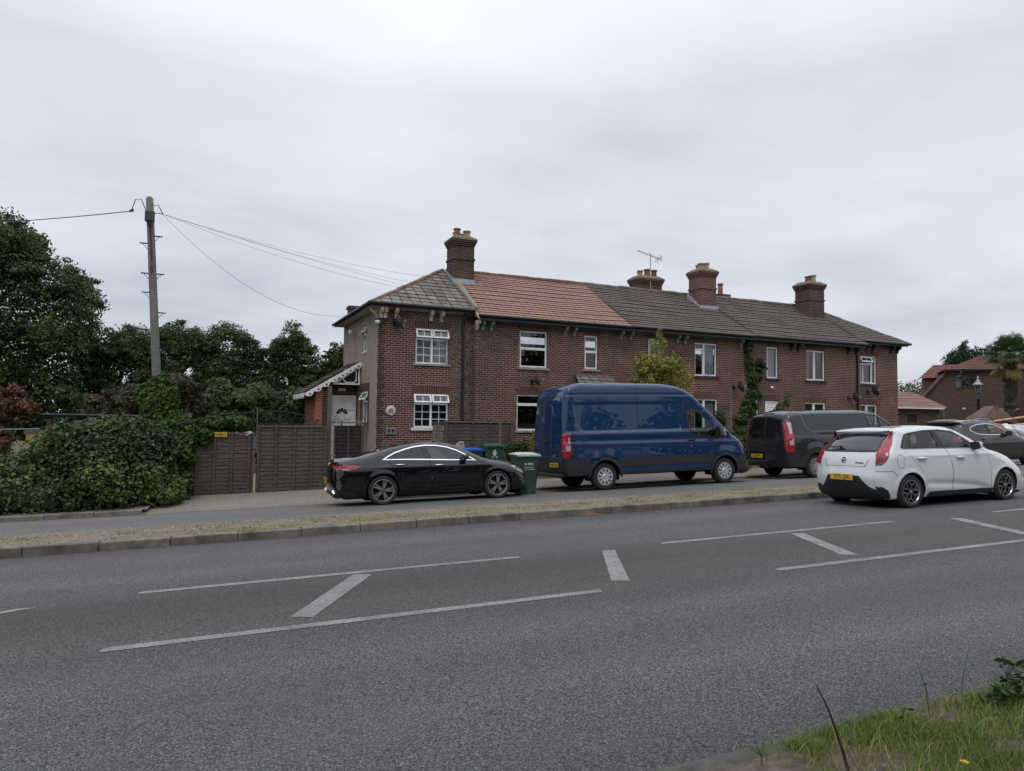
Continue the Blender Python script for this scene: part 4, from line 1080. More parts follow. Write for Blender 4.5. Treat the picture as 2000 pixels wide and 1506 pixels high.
class Car:
    def __init__(s, top, zb, wheels, ra, wtab, plan=(0, 0, 0), mod=None, bulge=None, sig=.03, endr=0):
        P, idx = catmull(top, 12); s.P = P[:, :2]; s.Rr = P[:, 2]; s.wheels = wheels; s.ra = ra; s.zb = zb
        ss = np.concatenate([[0], np.cumsum(np.linalg.norm(np.diff(s.P, axis=0), axis=1))]); s.S = ss; s.ci = ss[idx]
        s.top = top; s.mod = mod; s.plan = plan
        zz = np.arange(-.2, 3.2, .01); t = np.interp(zz, [a for a, _ in wtab], [b for _, b in wtab])
        k = np.exp(-.5*(np.arange(-12, 13)*.01/sig)**2); k /= k.sum(); s.zz = zz; s.wt = np.convolve(np.pad(t, 12, 'edge'), k, 'valid')
        bt = bulge or [(0, .03), (1, .03)]; s.bp = [a for a, _ in bt]; s.bv = [b for _, b in bt]
        s.hull = np.concatenate([s.P, [[s.P[-1][0]-.01, -1], [s.P[0][0]+.01, -1]]])
        # side polygon: outline, then the underside with the wheel arches from front to rear
        x0, x1 = s.P[0][0], s.P[-1][0]; low = []; xs = []
        ws = sorted(wheels, key=lambda w_: -w_[0])
        cur = x1
        for (wx, wz, _r) in ws:
            hw_ = math.sqrt(max(ra**2-(zb-wz)**2, .01)); a0 = math.asin((zb-wz)/ra)
            low.append((wx+hw_, zb))
            for k in range(1, 18):
                a = a0+(math.pi-2*a0)*k/18; low.append((wx+ra*math.cos(a), wz+ra*math.sin(a)))
            low.append((wx-hw_, zb))
        s.poly = np.concatenate([s.P[::3] if (len(s.P)-1) % 3 == 0 else np.concatenate([s.P[::3], s.P[-1:]]), np.array(low)])
    def base(s, Q):
        w = np.interp(Q[:, 1], s.zz, s.wt); xc, l0, kx = s.plan
        w = w - kx*np.maximum(np.abs(Q[:, 0]-xc)-l0, 0)**2
        for (wx, wz, r_) in s.wheels:                       # slight flare round the arches
            d = np.hypot(Q[:, 0]-wx, Q[:, 1]-wz)-s.ra; w = w + .014*np.exp(-(np.maximum(d, 0)/.05)**2)*(Q[:, 1] > s.zb-.05)
        if s.mod is not None: w = w + s.mod(Q[:, 0], Q[:, 1])
        return w
    def W(s, Q):
        Q = np.asarray(Q, float); d, k, t = segdist(Q, s.P); r = s.Rr[k]*(1-t)+s.Rr[np.minimum(k+1, len(s.Rr)-1)]*t
        u = np.clip(1-d/np.maximum(r, 1e-6), 0, 1)
        return s.base(Q) - r*(1-np.sqrt(np.maximum(1-u*u, 0)))
    def side(s, V, sgn, off=0.):
        """map outline-plane points on the near (sgn -1) or far (+1) flank; returns positions and normals"""
        V = np.array(V, float); d, k, t = segdist(V, s.P)
        out_ = ~inpoly(V, s.hull)                            # overlays that overrun the outline wrap onto it
        V[out_] = (s.P[k]+(s.P[np.minimum(k+1, len(s.P)-1)]-s.P[k])*t[:, None])[out_]; d = np.where(out_, 0, d)
        tan = s.P[np.minimum(k+1, len(s.P)-1)]-s.P[k]; nin = np.stack([tan[:, 1], -tan[:, 0]], 1); nin /= np.linalg.norm(nin, axis=1, keepdims=True)+1e-9
        Qs = V+nin*np.maximum(.008-d, 0)[:, None]; e = .004
        wx = (s.W(Qs+[e, 0])-s.W(Qs-[e, 0]))/(2*e); wz = (s.W(Qs+[0, e])-s.W(Qs-[0, e]))/(2*e)
        N_ = np.stack([-wx, np.full(len(V), 1.)*1., -wz], 1); N_ /= np.linalg.norm(N_, axis=1, keepdims=True)
        Pp = np.stack([V[:, 0], s.W(V), V[:, 1]], 1)+N_*off
        if sgn < 0: Pp[:, 1] *= -1; N_[:, 1] *= -1
        return Pp, N_
    def strip(s, V, off=0.):
        """map (arc length, .8*t) on the strip across the car"""
        sv = np.clip(V[:, 0], 0, s.S[-1]); t = V[:, 1]/.8
        def pos(sv, t):
            x = np.interp(sv, s.S, s.P[:, 0]); z = np.interp(sv, s.S, s.P[:, 1]); r = np.interp(sv, s.S, s.Rr)
            w = s.base(np.stack([x, z], 1))-r
            e = .02; dx = np.interp(np.clip(sv+e, 0, s.S[-1]), s.S, s.P[:, 0])-np.interp(np.clip(sv-e, 0, s.S[-1]), s.S, s.P[:, 0])
            dz = np.interp(np.clip(sv+e, 0, s.S[-1]), s.S, s.P[:, 1])-np.interp(np.clip(sv-e, 0, s.S[-1]), s.S, s.P[:, 1])
            l = np.hypot(dx, dz)+1e-9; b = np.interp(sv/s.S[-1], s.bp, s.bv)*(1-np.abs(t)**2.4)
            return np.stack([x-dz/l*b, t*w, z+dx/l*b], 1), np.stack([dx/l, 0*l, dz/l], 1), np.stack([-dz/l, 0*l, dx/l], 1)
        p, tg, n0 = pos(sv, t); e = .01
        ds = pos(np.clip(sv+e, 0, s.S[-1]), t)[0]-pos(np.clip(sv-e, 0, s.S[-1]), t)[0]
        dt = pos(sv, np.clip(t+e, -1, 1))[0]-pos(sv, np.clip(t-e, -1, 1))[0]
        N_ = np.cross(ds, dt); N_ /= np.linalg.norm(N_, axis=1, keepdims=True)+1e-9
        N_ *= np.sign((N_*n0).sum(1, keepdims=True)+1e-9)
        ed = np.clip((np.abs(t)-.93)/.07, 0, 1)[:, None]
        yy = np.zeros_like(N_); yy[:, 1] = np.sign(t)
        N2 = N_*(1-.12*ed)+yy*.40*ed; N2 /= np.linalg.norm(N2, axis=1, keepdims=True)
        return p+N_*off, N2
    def sp(s, p):                                             # control-point index -> arc length
        i = int(min(max(math.floor(p), 0), len(s.ci)-2)); return s.ci[i]+(s.ci[i+1]-s.ci[i])*(p-i)
    def spoly(s, pts): return [(s.sp(p), t*.8) for p, t in pts]
    def at_strip(s, p, t, off=0.):
        pos, n = s.strip(np.array([[s.sp(p), t*.8]]), off); q, _ = s.strip(np.array([[s.sp(p)+.02, t*.8]]), off)
        n = Vector(n[0]); u = Vector(q[0]-pos[0]).normalized(); x = u.cross(n).normalized(); u = n.cross(x)
        m = Matrix((x, u, n)).transposed().to_4x4(); m.translation = Vector(pos[0]); return m
    def at_side(s, x, z, off=0.):
        pos, n = s.side(np.array([[x, z]]), -1, off); return Vector(pos[0]), Vector(n[0])
def shell(name, mats, parent, parts):
    """parts: list of (positions, normals, triangles, flip, material)"""
    V = []; Nn = []; F = []; mi = []; o = 0
    for (p, n, t, m) in parts:
        a, b_, c = p[t[:, 0]], p[t[:, 1]], p[t[:, 2]]
        fl = (np.cross(b_-a, c-a)*n[t[:, 0]]).sum(1) < 0
        t = t.copy(); t[fl] = t[fl][:, ::-1]
        V.append(p); Nn.append(n); F.append(t+o); mi += [m]*len(t); o += len(p)
    V = np.concatenate(V); Nn = np.concatenate(Nn); F = np.concatenate(F)
    me = bpy.data.meshes.new(name); me.from_pydata(V.tolist(), [], F.tolist())
    for m in (mats if isinstance(mats, (list, tuple)) else [mats]): me.materials.append(m)
    me.polygons.foreach_set('material_index', mi); me.polygons.foreach_set('use_smooth', [True]*len(me.polygons))
    me.update(); me.normals_split_custom_set_from_vertices(Nn.tolist())
    ob_ = bpy.data.objects.new(name, me); COL.objects.link(ob_)
    if parent: ob_.parent = parent
    return ob_
def side_piece(car, poly, holes=(), sgn=-1, off=0., h=.06, m=0):
    V, T = cdt(poly, holes, h); p, n = car.side(V, sgn, off); return (p, n, T, m)
def strip_piece(car, poly, holes=(), off=0., h=.07, m=0):
    V, T = cdt(poly, holes, h); p, n = car.strip(V, off); return (p, n, T, m)

def carpaint(name, col, metal=0., rough=.35, coat=1., dust=.35):
    if name in MATS: return MATS[name]
    m, t, n, l, p = nodes_of(name); v = coord(t)
    dirt = ramp(t, noise(t, v, 3, 6, .65), [(.45, 0), (.8, .22)])
    sepn = n.new('ShaderNodeSeparateXYZ'); l.new(v, sepn.inputs[0])
    low = ramp(t, sepn.outputs[2], [(.25, .22), (.75, 0)])
    mx_ = n.new('ShaderNodeMath'); mx_.operation = 'MAXIMUM'; l.new(dirt, mx_.inputs[0])
    ml = n.new('ShaderNodeMath'); ml.operation = 'MULTIPLY'; l.new(low, ml.inputs[0]); l.new(noise(t, v, 9, 4), ml.inputs[1]); l.new(ml.outputs[0], mx_.inputs[1])
    l.new(mixcol(t, mx_.outputs[0], col, tuple(lerp(c, d, dust) for c, d in zip(col, (.16, .14, .12)))), p.inputs['Base Color'])
    p.inputs['Metallic'].default_value = metal; p.inputs['Roughness'].default_value = rough; p.inputs['Specular IOR Level'].default_value = .1
    p.inputs['Coat Weight'].default_value = coat; p.inputs['Coat Roughness'].default_value = .02; p.inputs['Coat IOR'].default_value = 1.5
    rr = n.new('ShaderNodeMath'); rr.operation = 'MULTIPLY'; rr.inputs[1].default_value = .12; l.new(dirt, rr.inputs[0]); l.new(rr.outputs[0], p.inputs['Coat Roughness'])
    MATS[name] = m; return m
m_tyre = M('tyre_rubber', (.018, .018, .019), .85, 0, .3, 10)
m_trim = M('black_trim', (.015, .015, .017), .55, 0, .15, 8)
m_gloss = M('gloss_black', (.006, .006, .008), .12, 0, .1, 5)
m_chrome = M('chrome', (.75, .76, .78), .12, 1, .03, 3)
m_alloy = M('silver_alloy', (.52, .53, .55), .32, .85, .08, 6)
m_alloy_d = M('graphite_alloy', (.06, .06, .065), .35, .6, .1, 6)
m_alloy_f = M('machined_alloy', (.40, .39, .38), .3, .85, .08, 6)
m_cover = M('silver_wheel_trim', (.44, .45, .46), .38, .35, .08, 6)
m_red = M('red_lamp_lens', (.30, .008, .018), .12, 0, .25, 14, coat=.6)
m_dred = M('dark_red_lamp_lens', (.10, .004, .012), .1, 0, .25, 14, coat=.6)
m_clear = M('clear_lamp_lens', (.45, .46, .47), .1, .3, .2, 20, coat=.6)
m_amber = M('amber_lens', (.5, .16, .02), .15)
m_plate = M('yellow_plate', (.62, .36, .02), .4, 0, .05, 4)
m_ptext = M('plate_black', (.012, .012, .012), .5)
m_glass_d = glassmat('privacy_glass', (.05, .052, .056), .95, .01, 1.6)
m_glass_c = glassmat('car_glass', (.70, .78, .76), .95, .01, 1.65)
m_seat = M('seat_fabric', (.035, .035, .04), .9, 0, .2, 10)
m_seatl = M('pale_seat_leather', (.32, .27, .22), .6, 0, .1, 8)

def wheel(car_root, x, y, r, w_, rim, style, side=-1, spin=0.):
    """tyre and rim of one wheel, outer face towards side*y"""
    e = empty('wheel', (x, y, r), 0, car_root)
    if side > 0: e.rotation_euler = (0, 0, math.pi)
    h = w_/2
    b = MB(); pr = [(rim, -h+.02), (rim+.012, -h+.004), (rim+.03, -h), (r-.045, -h-.006), (r-.02, -h+.012), (r-.004, -h+.035), (r, -h+.06), (r, h-.05), (r-.01, h-.02), (r-.04, h), (rim, h)]
    b.lathe(pr, 40, 'y'); b.build('tyre', m_tyre, e, smooth=True, angle=50)
    b = MB()
    b.m = 1; b.lathe([(0, -h+.10), (rim*.98, -h+.10), (rim*.98, h)], 32, 'y')                # dark barrel
    b.m = 0; b.lathe([(rim*.93, -h+.09), (rim*.95, -h+.02), (rim, -h+.004), (rim+.012, -h+.006), (rim+.012, -h+.03)], 40, 'y')
    P2 = lambda a, rr: (rr*math.sin(a), rr*math.cos(a))
    y0, y1 = -h+.012, -h+.055
    def bar(a0, r0, w0, a1, r1, w1, yy0=y0, yy1=y1, m=0):
        p, q = Vector(P2(a0, r0)), Vector(P2(a1, r1)); d = (q-p).normalized(); nn = Vector((-d.y, d.x))
        b.m = m; b.prism([p+nn*w0, q+nn*w1, q-nn*w1, p-nn*w0], yy0, yy1)
    mats = [m_alloy, m_dark]
    if style == 'star':                                      # five twin spokes, machined faces on graphite
        mats = [m_alloy_f, m_dark, m_alloy_d]
        for k in range(5):
            a = spin+k*2*math.pi/5
            for sg in (-1, 1):
                bar(a+sg*.10, .05, .017, a+sg*.155, rim*.97, .012); bar(a+sg*.10, .05, .022, a+sg*.155, rim*.97, .022, y0+.006, y1+.01, 2)
            bar(a, .03, .05, a, .11, .035, y0+.004, y1, 2)
        b.m = 2; b.lathe([(0, y0-.004), (.04, y0-.004), (.055, y0+.01), (.06, y1)], 20, 'y'); b.m = 0; b.lathe([(.028, y0-.009), (.036, y0-.009), (.036, y0)], 20, 'y')
        bar(spin, 0, .004, spin, .03, .002, y0-.01, y0); bar(spin+2.09, 0, .004, spin+2.09, .03, .002, y0-.01, y0); bar(spin+4.19, 0, .004, spin+4.19, .03, .002, y0-.01, y0)
    elif style == 'cover':                                   # pressed silver trim with ten slots
        mats = [m_cover, m_dark]
        prf = [(0, y0-.012), (.06, y0-.012), (.075, y0+.002), (rim*.45, y0-.004), (rim*.5, y0-.006)]; b.m = 0; b.lathe(prf, 40, 'y')
        n = 10
        for k in range(n):
            a = spin+k*2*math.pi/n; da = math.pi/n
            pts = [P2(a-da*.72, rim*.48), P2(a-da*.55, rim*.8), P2(a-da*.5, rim*.97), P2(a+da*.5, rim*.97), P2(a+da*.55, rim*.8), P2(a+da*.72, rim*.48)]
            b.prism(pts, y0-.006, y0+.02)
        b.lathe([(rim*.93, y0-.004), (rim*.99, y0-.004), (rim*1.0, y0+.02)], 40, 'y')
        b.m = 1; b.lathe([(.0, y0+.022), (rim*.97, y0+.022)], 30, 'y'); b.m = 0
        b.lathe([(.034, y0-.018), (.042, y0-.018), (.045, y0-.010)], 20, 'y')
    elif style == 'fork':                                    # five forked spokes
        mats = [m_alloy_f, m_dark, m_alloy_d]
        for k in range(6):
            a = spin+k*2*math.pi/6
            bar(a, .03, .020, a, rim*.58, .015, y0, y1, 2); bar(a, .05, .006, a, rim*.58, .006, y0-.003, y0)
            for sg in (-1, 1):
                bar(a, rim*.55, .015, a+sg*.33, rim*.80, .013, y0, y1, 2); bar(a+sg*.33, rim*.79, .013, a+sg*.30, rim*.98, .013, y0, y1, 2)
                bar(a, rim*.56, .008, a+sg*.33, rim*.80, .008, y0-.003, y0); bar(a+sg*.33, rim*.79, .008, a+sg*.30, rim*.97, .008, y0-.003, y0)
        b.m = 2; b.lathe([(0, y0-.002), (.05, y0-.002), (.06, y1)], 20, 'y'); b.m = 0; b.lathe([(0, y0-.007), (.03, y0-.007), (.034, y0)], 20, 'y')
    else:                                                    # ten slim silver spokes in pairs
        for k in range(5):
            a = spin+k*2*math.pi/5
            for sg in (-1, 1): bar(a+sg*.12, .04, .016, a+sg*.24, rim*.97, .017)
            bar(a+math.pi/5, .04, .01, a+math.pi/5, rim*.97, .012)
        b.lathe([(0, y0-.004), (.045, y0-.004), (.06, y1)], 20, 'y')
    b.build('rim', mats, e, smooth=True, angle=25)
    return e
def plate_on(root, M4, body, wd=.52, ht=.111):
    b = MB(); b.X = M4; b.box((-wd/2, -ht/2, .0), (wd/2, ht/2, .008), .004); p = b.build('number_plate', m_plate, root)
    text_obj('plate_lettering', body, .108, m_ptext, p, M4 @ Matrix.Translation((0, 0, .0085)), .001, .0015, .86)
    return p
def underside(root, car, L, wmax, zb, wells=True):
    b = MB(); b.box((.35, -wmax*.80, zb-.02), (L-.4, wmax*.80, zb+.12))
    b.box((.25, -wmax*.6, zb-.06), (L-.5, wmax*.6, zb))
    for (wx, wz, _) in car.wheels:
        for sg in (-1, 1):
            n = 16; ya, yb = sg*(wmax-.03), sg*(wmax-.36); ra = car.ra
            V = []
            for k in range(n+1):
                a = -.25+(math.pi+.5)*k/n; V += [(wx+ra*math.cos(a), ya, wz+ra*math.sin(a)), (wx+ra*math.cos(a), yb, wz+ra*math.sin(a))]
            b.add(V, [(2*k, 2*k+1, 2*k+3, 2*k+2) for k in range(n)]); c = len(V)
            b.add([(wx+ra*math.cos(-.25+(math.pi+.5)*k/n), yb, wz+ra*math.sin(-.25+(math.pi+.5)*k/n)) for k in range(n+1)], [list(range(n+1))])
        b.tube([(wx, -wmax+.2, wz), (wx, wmax-.2, wz)], .05, 8)
    b.build('underbody', M('underbody_black', (.008, .008, .009), .9), root)
def cabin(root, x_seats, zfl, w_, xdash, zdash, zroof=1.3, sm=None, wheel_y=None, hs=1.):
    b = MB(); b.box((x_seats[0]-.75, -w_*.8, zfl-.02), (xdash+.35, w_*.8, zfl+.02))
    b.box((xdash, -w_*.82, zfl), (xdash+.32, w_*.82, zdash), .05)
    b.build('dashboard', m_trim, root)
    for x in x_seats:
        for y in ((-.36, .36) if w_ < .95 else (-.45, .45)):
            b = MB(); b.box((x, y-.25, zfl+.12), (x+.52, y+.25, zfl+.34), .06)
            b.X = Matrix.Translation((x+.06, y, zfl+.3)) @ Matrix.Rotation(R(-17), 4, 'Y'); b.box((-.07, -.24, 0), (.09, .24, .60*hs), .06); b.box((-.03, -.13, .64*hs), (.07, .13, .83*hs), .05)
            b.box((-.0, -.02, .58*hs), (.02, .02, .66*hs)); b.build('seat', sm or m_seat, root, smooth=True, angle=40)
    if wheel_y is not None:
        X = Matrix.Translation((xdash-.2, wheel_y, zdash-.02)) @ Matrix.Rotation(R(-68), 4, 'Y')
        b = MB(); b.X = X; n = 20; b.tube([(.185*math.cos(k*2*math.pi/n), .185*math.sin(k*2*math.pi/n), 0) for k in range(n+1)], .016, 6, False)
        b.tube([(0, -.18, 0), (0, .18, 0)], .02, 5); b.tube([(0, 0, 0), (-.17, 0, 0)], .02, 5); b.tube([(0, 0, 0), (0, 0, -.3)], .03, 6)
        b.build('steering_wheel', m_trim, root, smooth=True)
def mirror(root, car, x, z, mt, sz=(.16, .19, .13), out=.12, low=None):
    p, n = car.at_side(x, z)
    b = MB(); b.tube([p+Vector((0, .03, -.02)), p+Vector((-.02, -out*.8, .0))], [.035, .03], 8)
    c = p+Vector((-.03, -out-.03, .05)); prof = []
    V = []; nx_, ny_ = 7, 12
    for i in range(nx_+1):
        t = i/nx_; sc_ = math.sqrt(max(0, 1-(t*1.0)**2.6)) if i < nx_ else .02; xx = c.x-.06+t*sz[0]
        for k in range(ny_):
            a = 2*math.pi*k/ny_; ca, sa = math.cos(a), math.sin(a)
            V.append((xx, c.y+math.copysign(abs(ca)**.55, ca)*sz[1]/2*sc_, c.z+math.copysign(abs(sa)**.55, sa)*sz[2]/2*sc_+t*.012))
    F = [(i*ny_+k, (i+1)*ny_+k, (i+1)*ny_+(k+1) % ny_, i*ny_+(k+1) % ny_) for i in range(nx_) for k in range(ny_)]
    b.add(V, F); b.m = 1; b.add(V[:ny_], [list(range(ny_))])
    b.build('wing_mirror', [mt, m_trim], root, smooth=True, angle=50)
def handle(door, car, x, z, mt, ln=.2, hh=.028, off=.012):
    p, n = car.at_side(x, z, off); q, _ = car.at_side(x+ln, z, off)
    b = MB(); b.tube([p-n*.015, p+n*.012, (p+q)/2+n*.018, q+n*.012, q-n*.015], [hh*.4, hh*.5, hh*.55, hh*.5, hh*.4], 8)
    b.build('handle', mt, door, smooth=True)
def ring_poly(P0, e): return inset(P0, -e)
def body_shell(root, car, paint, near_holes, far_holes, strip_holes, h=.055, name='body'):
    L = car.S[-1]; full = [(0, -.8), (L, -.8), (L, .8), (0, .8)]
    parts = [side_piece(car, car.poly, near_holes, -1, 0, h), side_piece(car, car.poly, far_holes, 1, 0, h*1.5), strip_piece(car, full, strip_holes, 0, .06)]
    return shell(name, paint, root, parts)
def place_vehicle(name, label, cat, x, y, z, roll=0., yaw=0., group=None):
    t = thing(name, label, cat, (x, y, z+.9*math.sin(roll)), 0, group); t.rotation_euler = (roll, -math.atan(.025), yaw); return t

def pair(name, mats, root, mk):
    """the same piece on the near and the far flank, each its own part"""
    for s_ in (-1, 1): shell(name, mats, root, mk(s_))
# ---- black four-door coupe
def black_car():
    L = 4.58
    top = [(.14, .20, .05), (.04, .33, .12), (.0, .52, .26), (.01, .70, .28), (.06, .87, .24), (.12, .975, .10), (.20, 1.0, .10), (.60, 1.075, .12), (1.05, 1.195, .12), (1.5, 1.30, .11), (2.0, 1.353, .11), (2.4, 1.346, .11),
           (2.75, 1.28, .11), (3.10, 1.125, .11), (3.42, .97, .12), (3.55, .93, .14), (3.92, .865, .2), (4.25, .765, .26), (4.46, .64, .34), (4.57, .48, .36), (4.56, .33, .30), (4.50, .19, .10)]
    wt = [(.15, .80), (.24, .862), (.34, .893), (.5, .905), (.66, .912), (.78, .906), (.86, .880), (.94, .848), (1.01, .815), (1.15, .742), (1.28, .672), (1.38, .63)]
    wz = .333
    def mod(x, z):
        zc = .815+.02*(4.2-x)/3; d = z-zc
        m = .010*np.exp(-(d/.035)**2)*np.clip((x-.5)/.5, 0, 1)*np.clip((4.3-x)/.6, 0, 1)
        low = -.014*np.exp(-((z-(.40-.012*(x-2.4)))/.06)**2)*np.clip((x-1.35)/.3, 0, 1)*np.clip((3.5-x)/.5, 0, 1)
        return m+low
    car = Car(top, .205, [(1.03, wz, .333), (3.72, wz, .333)], .372, wt, (2.3, 1.1, .022), mod, [(0, .06), (.12, .10), (.2, .04), (.5, .035), (.8, .05), (1, .16)], .022)
    z = ground_z(3.23, 15.6)
    t = place_vehicle('parked_car', 'black four-door coupe with a red tail light, parked in front of the wooden gates', 'car', 3.23-1.03, 15.58+.905, z-.025*1.03-.012, R(-2.4), 0, 'vehicles on the service road')
    pt = carpaint('black_car_paint', (.003, .003, .004), 0, .25, 1., .05)
    dlo = [(1.06, 1.005), (1.16, 1.065), (1.32, 1.14), (1.55, 1.215), (1.80, 1.268), (2.05, 1.292), (2.30, 1.282), (2.55, 1.238), (2.78, 1.155), (2.97, 1.055), (3.18, .925), (2.4, .96), (1.7, .99)]
    rear_g = [(1.11, 1.015), (1.20, 1.072), (1.35, 1.142), (1.56, 1.207), (1.80, 1.258), (1.93, 1.274), (2.02, .988), (1.7, 1.0)]
    front_g = [(2.06, 1.28), (2.30, 1.27), (2.54, 1.227), (2.76, 1.145), (2.94, 1.05), (3.11, .943), (2.4, .972), (2.17, .98)]
    dr = [(1.18, .985), (2.10, .96), (2.13, .68), (2.14, .28), (1.46, .28), (1.44, .50), (1.30, .68)]
    df = [(2.11, .96), (3.14, .915), (3.26, .75), (3.28, .53), (3.25, .28), (2.15, .28), (2.14, .68)]
    ws = car.spoly([(12.15, -.9), (14.15, -.97), (14.15, .97), (12.15, .9)]); rw = car.spoly([(6.6, -.86), (8.9, -.84), (8.9, .84), (6.6, .86)])
    body_shell(t, car, pt, [rear_g, front_g, dr, df], [rear_g, front_g], [ws, rw], .036)
    for nm, pl, hx, hz in (('rear', dr, 1.32, .868), ('front', df, 2.22, .835)):
        d = shell('door', pt, t, [side_piece(car, inset(pl, .007), h=.036)]); handle(d, car, hx, hz, m_chrome, .2)
    pair('side_window', m_glass_d, t, lambda s_: [side_piece(car, rear_g, (), s_, -.006)])
    pair('side_window', m_glass_c, t, lambda s_: [side_piece(car, front_g, (), s_, -.006)])
    shell('windscreen', m_glass_c, t, [strip_piece(car, ws, (), -.006)]); shell('rear_window', m_glass_d, t, [strip_piece(car, rw, (), -.006)])
    shell('window_trim', m_gloss, t, [side_piece(car, [(1.935, 1.279), (2.055, 1.286), (2.17, .978), (2.02, .986)], (), -1, .003), side_piece(car, [(1.30, 1.008), (1.335, 1.008), (1.37, 1.14), (1.335, 1.13)], (), -1, .003)])
    shell('chrome_surround', m_chrome, t, [side_piece(car, ring_poly(dlo, .014), [ring_poly(dlo, -.010)], -1, .006, .05)])
    tl = [(-.02, .86), (.0, .91), (.14, .912), (.38, .905), (.58, .88), (.44, .83), (.30, .80), (.18, .80), (.06, .83)]
    mk = lambda s_: [side_piece(car, tl, (), s_, .004), strip_piece(car, car.spoly([(3.8, s_), (4.3, s_), (4.3, s_*.62), (3.95, s_*.62)]), (), .004)]
    shell('tail_light', m_red, t, mk(1)); tail = shell('tail_light', m_red, t, mk(-1))
    shell('lamp_strip', m_clear, tail, [side_piece(car, [(.15, .815), (.28, .803), (.31, .811), (.18, .832)], (), -1, .006)])
    hl = [(4.06, .77), (4.26, .755), (4.43, .665), (4.52, .58), (4.38, .575), (4.22, .67)]
    pair('headlight', m_clear, t, lambda s_: [side_piece(car, hl, (), s_, .004)])
    shell('front_intake', m_trim, t, [side_piece(car, [(4.26, .48), (4.58, .48), (4.58, .26), (4.32, .26)], (), -1, .003), strip_piece(car, car.spoly([(18.4, -.8), (20.3, -.8), (20.3, .8), (18.4, .8)]), (), .003)])
    shell('rear_diffuser', m_trim, t, [strip_piece(car, car.spoly([(.05, -.95), (1.25, -.9), (1.25, .9), (.05, .95)]), (), .004), side_piece(car, [(.14, .21), (.10, .36), (.40, .30), (.60, .21)], (), -1, .004)])
    for sg in (-1, 1):
        M4 = car.at_strip(1.0, sg*.72, .01); b = MB(); b.X = M4
        b.ring([(-.10, -.045), (.10, -.045), (.08, .045), (-.08, .045)], [(-.085, -.032), (.085, -.032), (.067, .032), (-.067, .032)], -.02, .025, 'xy'); b.build('exhaust_tip', m_chrome, t)
    plate_on(t, car.at_strip(2.3, 0, .012), 'OF70 UPU')
    M4 = car.at_strip(4.2, 0, .006); b = MB(); b.X = M4
    b.ring([(.045*math.cos(k*.3142), .045*math.sin(k*.3142)) for k in range(20)], [(.037*math.cos(k*.3142), .037*math.sin(k*.3142)) for k in range(20)], 0, .008, 'xy')
    for k in range(3):
        a = math.pi/2+k*2*math.pi/3; b.prism([(.04*math.cos(a), .04*math.sin(a)), (.008*math.cos(a+1), .008*math.sin(a+1)), (.008*math.cos(a-1), .008*math.sin(a-1))], 0, .008, 'xy')
    b.build('badge', m_chrome, t)
    mirror(t, car, 2.95, .945, pt, (.15, .2, .13), .08)
    for x in (1.03, 3.72):
        wheel(t, x, -.905+.12, .333, .225, .235, 'star', -1, .25 if x < 2 else .1); wheel(t, x, .905-.12, .333, .225, .235, 'star', 1)
    underside(t, car, L, .9, .21); cabin(t, [1.15, 2.05], .22, .86, 2.9, .89, sm=m_seatl, wheel_y=-.36, hs=.88)
    return t
black_car()

